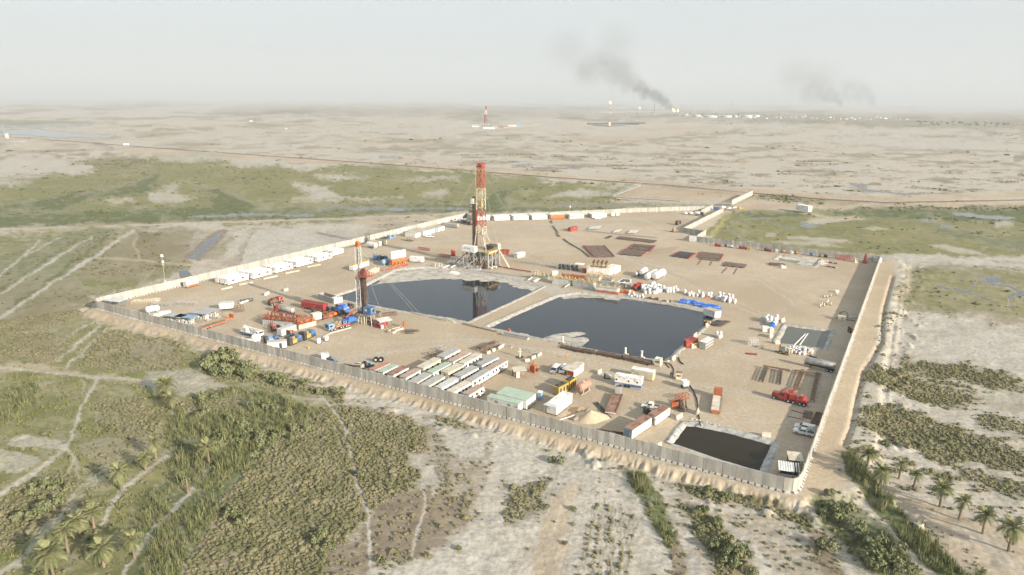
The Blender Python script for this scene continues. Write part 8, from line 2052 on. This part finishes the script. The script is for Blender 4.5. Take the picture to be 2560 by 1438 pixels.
# ------------------------------------------------------------------ far away: flares, refinery, smoke
def flame_mat(st=3.2):
 m = bpy.data.materials.new('flame'); m.use_nodes = True; t = m.node_tree; b = t.nodes['Principled BSDF']
 b.inputs['Base Color'].default_value = (.9, .5, .2, 1); b.inputs['Emission Color'].default_value = (1, .52, .2, 1); b.inputs['Emission Strength'].default_value = st
 return m
FL = flame_mat()
def F_(px, py): return W(px, py, OUT)
def mpp(p): return math.hypot(p.x, p.y, p.z - CAM_H) / FOC      # metres per photograph pixel
def flame(o, x, y, z, s, lean=.3, name='flame'):
 n = 9; rings = [(0, .25), (.18, .55), (.42, .62), (.7, .38), (1.0, .05)]; r = random.Random(int(s * 100)); v = []
 for (t, q) in rings:
  for i in range(n): a = 2 * math.pi * i / n; w = q * s * .55 * r.uniform(.75, 1.2); v.append((x + w * math.cos(a) - lean * t * s, y + w * math.sin(a), z + t * s))
 f = [(k * n + i, k * n + (i + 1) % n, (k + 1) * n + (i + 1) % n, (k + 1) * n + i) for k in range(len(rings) - 1) for i in range(n)]
 return MB().add(v, f).build(name, FL, o, True)
def flare(px, foot, top, fs, label, lean=.3, m='mastred'):
 p = F_(px, foot); k = mpp(p); h = (foot - top) * k; o = thing('flare_stack', label, 'flare stack', p)
 if h > 1:
  for j in range(4): MB().cyl((0, 0, h * j / 4), (0, 0, h * (j + 1) / 4), .9 * k, 7).build('stack_section', m if j % 2 else 'white', o)
 flame(o, 0, 0, h, fs * k, lean)
 return o
flare(1526, 285, 262, 7, 'tall flare stack with a bright flame, left of the refinery'); flare(1599, 277, 272, 4, 'small flare with a bright flame right of the tall stack')
flare(1524, 314, 311, 4, 'tiny flame above a dark pond on the plain', 0, 'dark')
p = F_(1689, 282); k = mpp(p); o = thing('ground_flare', 'pair of big orange flames burning at the refinery under the black smoke', 'flare', p)
MB().box(-4 * k, 8 * k, -2 * k, 2 * k, 0, 1.2 * k).build('burner', 'dark', o); flame(o, -2.5 * k, 0, 1.5 * k, 9 * k, .55); flame(o, 5 * k, 0, 1.5 * k, 6.5 * k, -.1)
flare(2075, 265, 263, 3, 'tiny flame on the horizon below the second smoke plume', 0); flare(2102, 263, 261, 2, 'faint flame on the horizon right of the other tiny one', 0)
# chimney, mast and the dark pipe rack of the refinery
p = F_(1635, 287); k = mpp(p); o = thing('chimney', 'slim dark chimney at the refinery between two flares', 'chimney', p); MB().cyl((0, 0, 0), (0, 0, 24 * k), .9 * k, 7, .6 * k).build('shaft', 'dark', o); MB().box(-4 * k, 4 * k, -2 * k, 2 * k, 0, 2 * k).build('base', 'grey', o)
p = F_(1830, 272); k = mpp(p); o = thing('lattice_mast', 'faint lattice mast on the horizon right of the refinery', 'mast', p); lattice(MB(), 0, 16 * k, 3 * k, .8 * k, 5, .5 * k).build('frame', 'grey', o)
p0 = F_(1500, 284); k = mpp(p0); o = thing('pipe_rack', 'long dark pipe rack stretching along the refinery', 'pipe rack', p0)
q = F_(1690, 283) - p0; g = MB()
for j in range(44): c = q * (j / 43); g.bar(c, c + Vector((0, 0, 4.5 * k)), .5 * k)
g.build('post', 'dark', o); MB().bar(Vector((0, 0, 4 * k)), q + Vector((0, 0, 4 * k)), .6 * k).bar(Vector((0, 0, 2.4 * k)), q + Vector((0, 0, 2.4 * k)), .5 * k).build('pipe', 'grey', o)
# storage tanks
for j, (x, y, r, h) in enumerate([(1742, 292, 9, 4.2), (1775, 294, 16, 4.5), (1815, 294, 13, 4.5), (1866, 294, 13, 5), (1888, 293, 10, 4.5), (1715, 290, 5, 3.5), (1838, 293, 6, 3)]):
 p = F_(x, y); k = mpp(p); o = thing('oil_tank', 'low pale oil tank in the refinery, %s from the left' % ['second', 'third', 'fourth', 'sixth', 'seventh', 'first', 'fifth'][j], 'oil tank', p, 0, 'refinery oil tanks')
 MB().cyl((0, 0, 0), (0, 0, h * k), r * k, 24).build('shell', 'ltgrey', o); MB().cyl((0, 0, h * k), (0, 0, (h + .9) * k), r * k, 24, r * .2 * k).build('roof', 'white', o)
rb = random.Random(4)
for j in range(46):
 x = 1700 + j * 12.5 + rb.uniform(-4, 4); y = 291 + (x - 1700) * .012 + rb.uniform(-3, 4); p = F_(x, y); k = mpp(p); w, h = rb.uniform(1.5, 7) * k, rb.uniform(1.2, 3.4) * k
 mt = rb.choice(['white', 'white', 'ltgrey', 'cream', 'grey', 'roofpink']); o = thing('far_building', ('wide ' if w > 4.5 * k else 'small ') + {'white': 'white', 'ltgrey': 'pale grey', 'cream': 'cream', 'grey': 'grey', 'roofpink': 'pinkish'}[mt] + ' building in the settlement beyond the refinery tanks', 'building', p, rb.uniform(-.3, .3), 'buildings right of the refinery')
 MB().box(0, w, 0, w * .6, 0, h).build('wall', mt, o); MB().box(-.1 * k, w + .1 * k, -.1 * k, w * .6 + .1 * k, h, h + .25 * k).build('roof', 'roofgrey' if j % 3 else 'roofcream', o)
for j in range(26):
 x = 1560 + j * 16 + rb.uniform(-6, 6); y = 288 + rb.uniform(-2, 3); p = F_(x, y); k = mpp(p); h = rb.uniform(2, 7) * k
 o = thing('process_column', 'small dark process column in the hazy refinery', 'column', p, 0, 'refinery columns'); MB().cyl((0, 0, 0), (0, 0, h), .7 * k, 7).build('shell', 'grey' if j % 2 else 'dark', o); MB().box(-1.2 * k, 1.2 * k, -1 * k, 1 * k, 0, .25 * h).build('base', 'dark', o)
p = F_(1581, 312); k = mpp(p); o = thing('dark_bank', 'dark wall segment at the end of a long pond on the plain', 'bank', p); MB().box(-14 * k, 15 * k, -2 * k, 2 * k, 0, 4.6 * k).build('wall', 'dark', o)
w = MB().add([(*F_(1478, 313)[:2], OUT + 2.2), (*F_(1520, 316.5)[:2], OUT + 2.2), (*F_(1566, 314)[:2], OUT + 2.2), (*F_(1566, 312)[:2], OUT + 2.2), (*F_(1524, 310.6)[:2], OUT + 2.2)], [(0, 1, 2, 3, 4)]).build('pond_water', water_mat('pond', (.05, .05, .05), .05)); tag(w, kind='structure')
if w.data.polygons[0].normal.z < 0: w.data.flip_normals()
MB_ = MB()
a, b = F_(1470, 311.5), F_(1612, 310); MB_.bar(a + Vector((0, 0, 2)), b + Vector((0, 0, 2)), 9, 6); o = MB_.build('pond_bank', 'dark'); tag(o, 'low dark bank along the far side of the pond on the plain', 'bank')
# small far things on the plain
for (x, y, w, h, m, nm, lb, ct) in [(316, 364, 9, 4.5, 'white', 'white_tank', 'white box standing by the dark ditch on the left plain', 'box'), (18, 346, 5, 9, 'ltgrey', 'pale_tower', 'pale small tower at the far left edge of the plain', 'tower'), (44, 356, 22, 2.5, 'grey', 'grey_shed', 'low grey sheds below the pale tower at the far left', 'shed'),
         (628, 304, 6, 2.5, 'white', 'white_hut', 'tiny white hut on the left plain', 'hut'), (716, 323, 3.5, 2.5, 'white', 'white_hut', 'tiny white hut on the plain left of the distant derrick', 'hut'), (1392, 300, 8, 2, 'grey', 'grey_shed', 'tiny dark machines right of the distant derrick', 'machine')]:
 p = F_(x, y); k = mpp(p); o = thing(nm, lb, ct, p); MB().box(-w * k / 2, w * k / 2, -w * k / 3, w * k / 3, 0, h * k).build('wall', m, o); MB().box(-w * k * .52, w * k * .52, -w * k * .35, w * k * .35, h * k, h * k * 1.08).build('roof', 'roofgrey', o)
for j in range(34):
 x = 2290 + j * 7 + rb.uniform(-8, 8); y = 308 + rb.uniform(-4, 6) + (x - 2290) * .02; p = F_(x, y); k = mpp(p)
 me, sm = rb.choice(SHRUB); o = thing('far_tree', 'dark tree in the hazy tree line on the right of the plain', 'tree', p, rb.uniform(0, 6), 'trees on the right plain'); s = rb.uniform(2.0, 4.2) * k
 o.scale = (s, s, s)
 for nm, m in (('crown', me), ('trunk', sm)): c = bpy.data.objects.new(nm, m); col.objects.link(c); c.parent = o
# ------------------------------------------------------------------ smoke: dark plumes drifting off the flares
def smoke(name, label, cat, pts, dens, seed):
 """plume along a path of (point px, py, radius px, density), all at the distance of its source"""
 src = F_(*pts[0][:2]); k = mpp(src); dist = math.hypot(src.x, src.y)
 def at(px, py):
  d = FW * FOC + RT * (px - 1280) - UP * (py - 719); t = dist / math.hypot(d[0], d[1]); return Vector((d[0] * t, d[1] * t, CAM_H + d[2] * t))
 C = [(at(x, y), r * k, q) for x, y, r, q in pts]
 m = bpy.data.materials.new(name); m.use_nodes = True; t = m.node_tree; N = t.nodes; L = t.links; N.remove(N['Principled BSDF'])
 v = N.new('ShaderNodeVolumePrincipled'); v.inputs['Color'].default_value = (.16, .16, .165, 1); v.inputs['Anisotropy'].default_value = .1
 a = N.new('ShaderNodeAttribute'); a.attribute_name = 'plume'
 g = N.new('ShaderNodeNewGeometry'); n = N.new('ShaderNodeTexNoise'); n.inputs['Scale'].default_value = 1 / (14 * k); n.inputs['Detail'].default_value = 5; n.inputs['Roughness'].default_value = .55
 L.new(g.outputs['Position'], n.inputs['Vector'])
 tc = N.new('ShaderNodeTexCoord'); tot = None
 # density falls off from the centre of each puff, broken up by noise
 nz = N.new('ShaderNodeVectorMath'); nz.operation = 'MULTIPLY_ADD'; L.new(n.outputs['Color'], nz.inputs[0]); nz.inputs[1].default_value = (16 * k,) * 3; L.new(g.outputs['Position'], nz.inputs[2])
 for (c, r, q) in C:
  s = N.new('ShaderNodeVectorMath'); s.operation = 'DISTANCE'; L.new(nz.outputs[0], s.inputs[0]); s.inputs[1].default_value = (c.x + 8 * k, c.y + 8 * k, c.z + 8 * k)
  mr = N.new('ShaderNodeMapRange'); mr.interpolation_type = 'SMOOTHSTEP'; mr.inputs['From Min'].default_value = r; mr.inputs['From Max'].default_value = r * .1; mr.inputs['To Max'].default_value = q * dens / (r * 1.2); L.new(s.outputs['Value'], mr.inputs['Value'])
  if tot is None: tot = mr.outputs[0]
  else:
   ad = N.new('ShaderNodeMath'); ad.operation = 'MAXIMUM'; L.new(tot, ad.inputs[0]); L.new(mr.outputs[0], ad.inputs[1]); tot = ad.outputs[0]
 th = N.new('ShaderNodeMapRange'); th.inputs['From Min'].default_value = .34; th.inputs['From Max'].default_value = .62; L.new(n.outputs['Fac'], th.inputs['Value'])
 mu = N.new('ShaderNodeMath'); mu.operation = 'MULTIPLY'; L.new(tot, mu.inputs[0]); L.new(th.outputs[0], mu.inputs[1]); L.new(mu.outputs[0], v.inputs['Density'])
 L.new(v.outputs[0], N['Material Output'].inputs['Volume'])
 lo = [min(c[0][i] - c[1] for c in C) for i in range(3)]; hi = [max(c[0][i] + c[1] for c in C) for i in range(3)]
 lo[2] = max(lo[2], 2)
 o = MB().box(lo[0] - 8 * k, hi[0] + 8 * k, lo[1] - 8 * k, hi[1] + 8 * k, lo[2], hi[2] + 8 * k).build(name, m)
 tag(o, label, cat, kind='stuff'); return o
smoke('smoke_plume', 'dark smoke plume drifting left from the refinery flames', 'smoke',
  [(1684, 274, 8, 1.0), (1673, 266, 12, 1.0), (1662, 256, 15, 1.0), (1648, 244, 19, .9), (1634, 237, 20, .7), (1614, 230, 24, .75), (1598, 218, 26, .5), (1570, 203, 40, .3), (1545, 178, 54, .34), (1515, 158, 60, .26), (1472, 172, 56, .24), (1420, 120, 70, .10), (1540, 108, 66, .10)], 6.0, 1)
smoke('smoke_plume', 'fainter smoke plume on the horizon at the right', 'smoke',
  [(2107, 271, 4, .8), (2103, 262, 6, .9), (2098, 254, 10, .8), (2088, 246, 15, .6), (2072, 238, 24, .5), (2035, 220, 50, .35), (1990, 185, 60, .2)], 6, 2)
smoke('smoke_plume', 'faintest smoke plume at the far right, right of the other one', 'smoke',
  [(2188, 271, 4, .6), (2184, 258, 8, .6), (2176, 246, 15, .6), (2155, 232, 30, .4), (2125, 222, 38, .35), (2060, 195, 60, .2)], 4, 3)
pl = [(-60, 336), (0, 342), (160, 353), (316, 365), (562, 383), (760, 397), (900, 407), (1151, 426), (1400, 446), (1644, 462), (1885, 484), (2060, 500), (2222, 508), (2560, 501), (2700, 497)]
P = [W(*p, OUT) for p in pl]; b0 = P[0]; o = thing('pipeline', 'long dark pipeline crossing the plain behind the marsh from edge to edge', 'pipeline', b0); g = MB()
for a, b in zip(P[:-1], P[1:]):
 n = max(2, int((b - a).length / 60))
 for k in range(n):
  c, d = a.lerp(b, k / n) - b0, a.lerp(b, (k + 1) / n) - b0; g.bar(c + Vector((0, 0, .7 + rb.uniform(-.3, .1))), d + Vector((0, 0, .5)), .8, .5)
g.build('pipe', 'rust', o)
# ------------------------------------------------------------------ labels: count off look-alikes that stand in a line
ORD = 'first second third fourth fifth sixth seventh eighth ninth tenth eleventh twelfth thirteenth fourteenth fifteenth sixteenth seventeenth eighteenth nineteenth twentieth twenty-first twenty-second twenty-third twenty-fourth twenty-fifth twenty-sixth twenty-seventh twenty-eighth'.split()
bpy.context.view_layer.update()
same = {}
for o in sc.objects:
 if o.parent is None and o.get('label') and o.get('category'): same.setdefault(o['label'], []).append(o)
for lb, os_ in same.items():
 if not 2 <= len(os_) <= len(ORD): continue
 os_.sort(key=lambda o: to_map(*o.matrix_world.translation)[0])
 for k, o in enumerate(os_):
  o['label'] = lb + ', ' + ORD[k] + ' from the left'
  if len(o['label'].split()) > 16: o['label'] = ORD[k] + ' ' + lb
  for w in ('white ', 'small ', 'short ', 'pale ', 'thin ', 'big '):
   if len(o['label'].split()) > 16: o['label'] = o['label'].replace(w, '', 1)
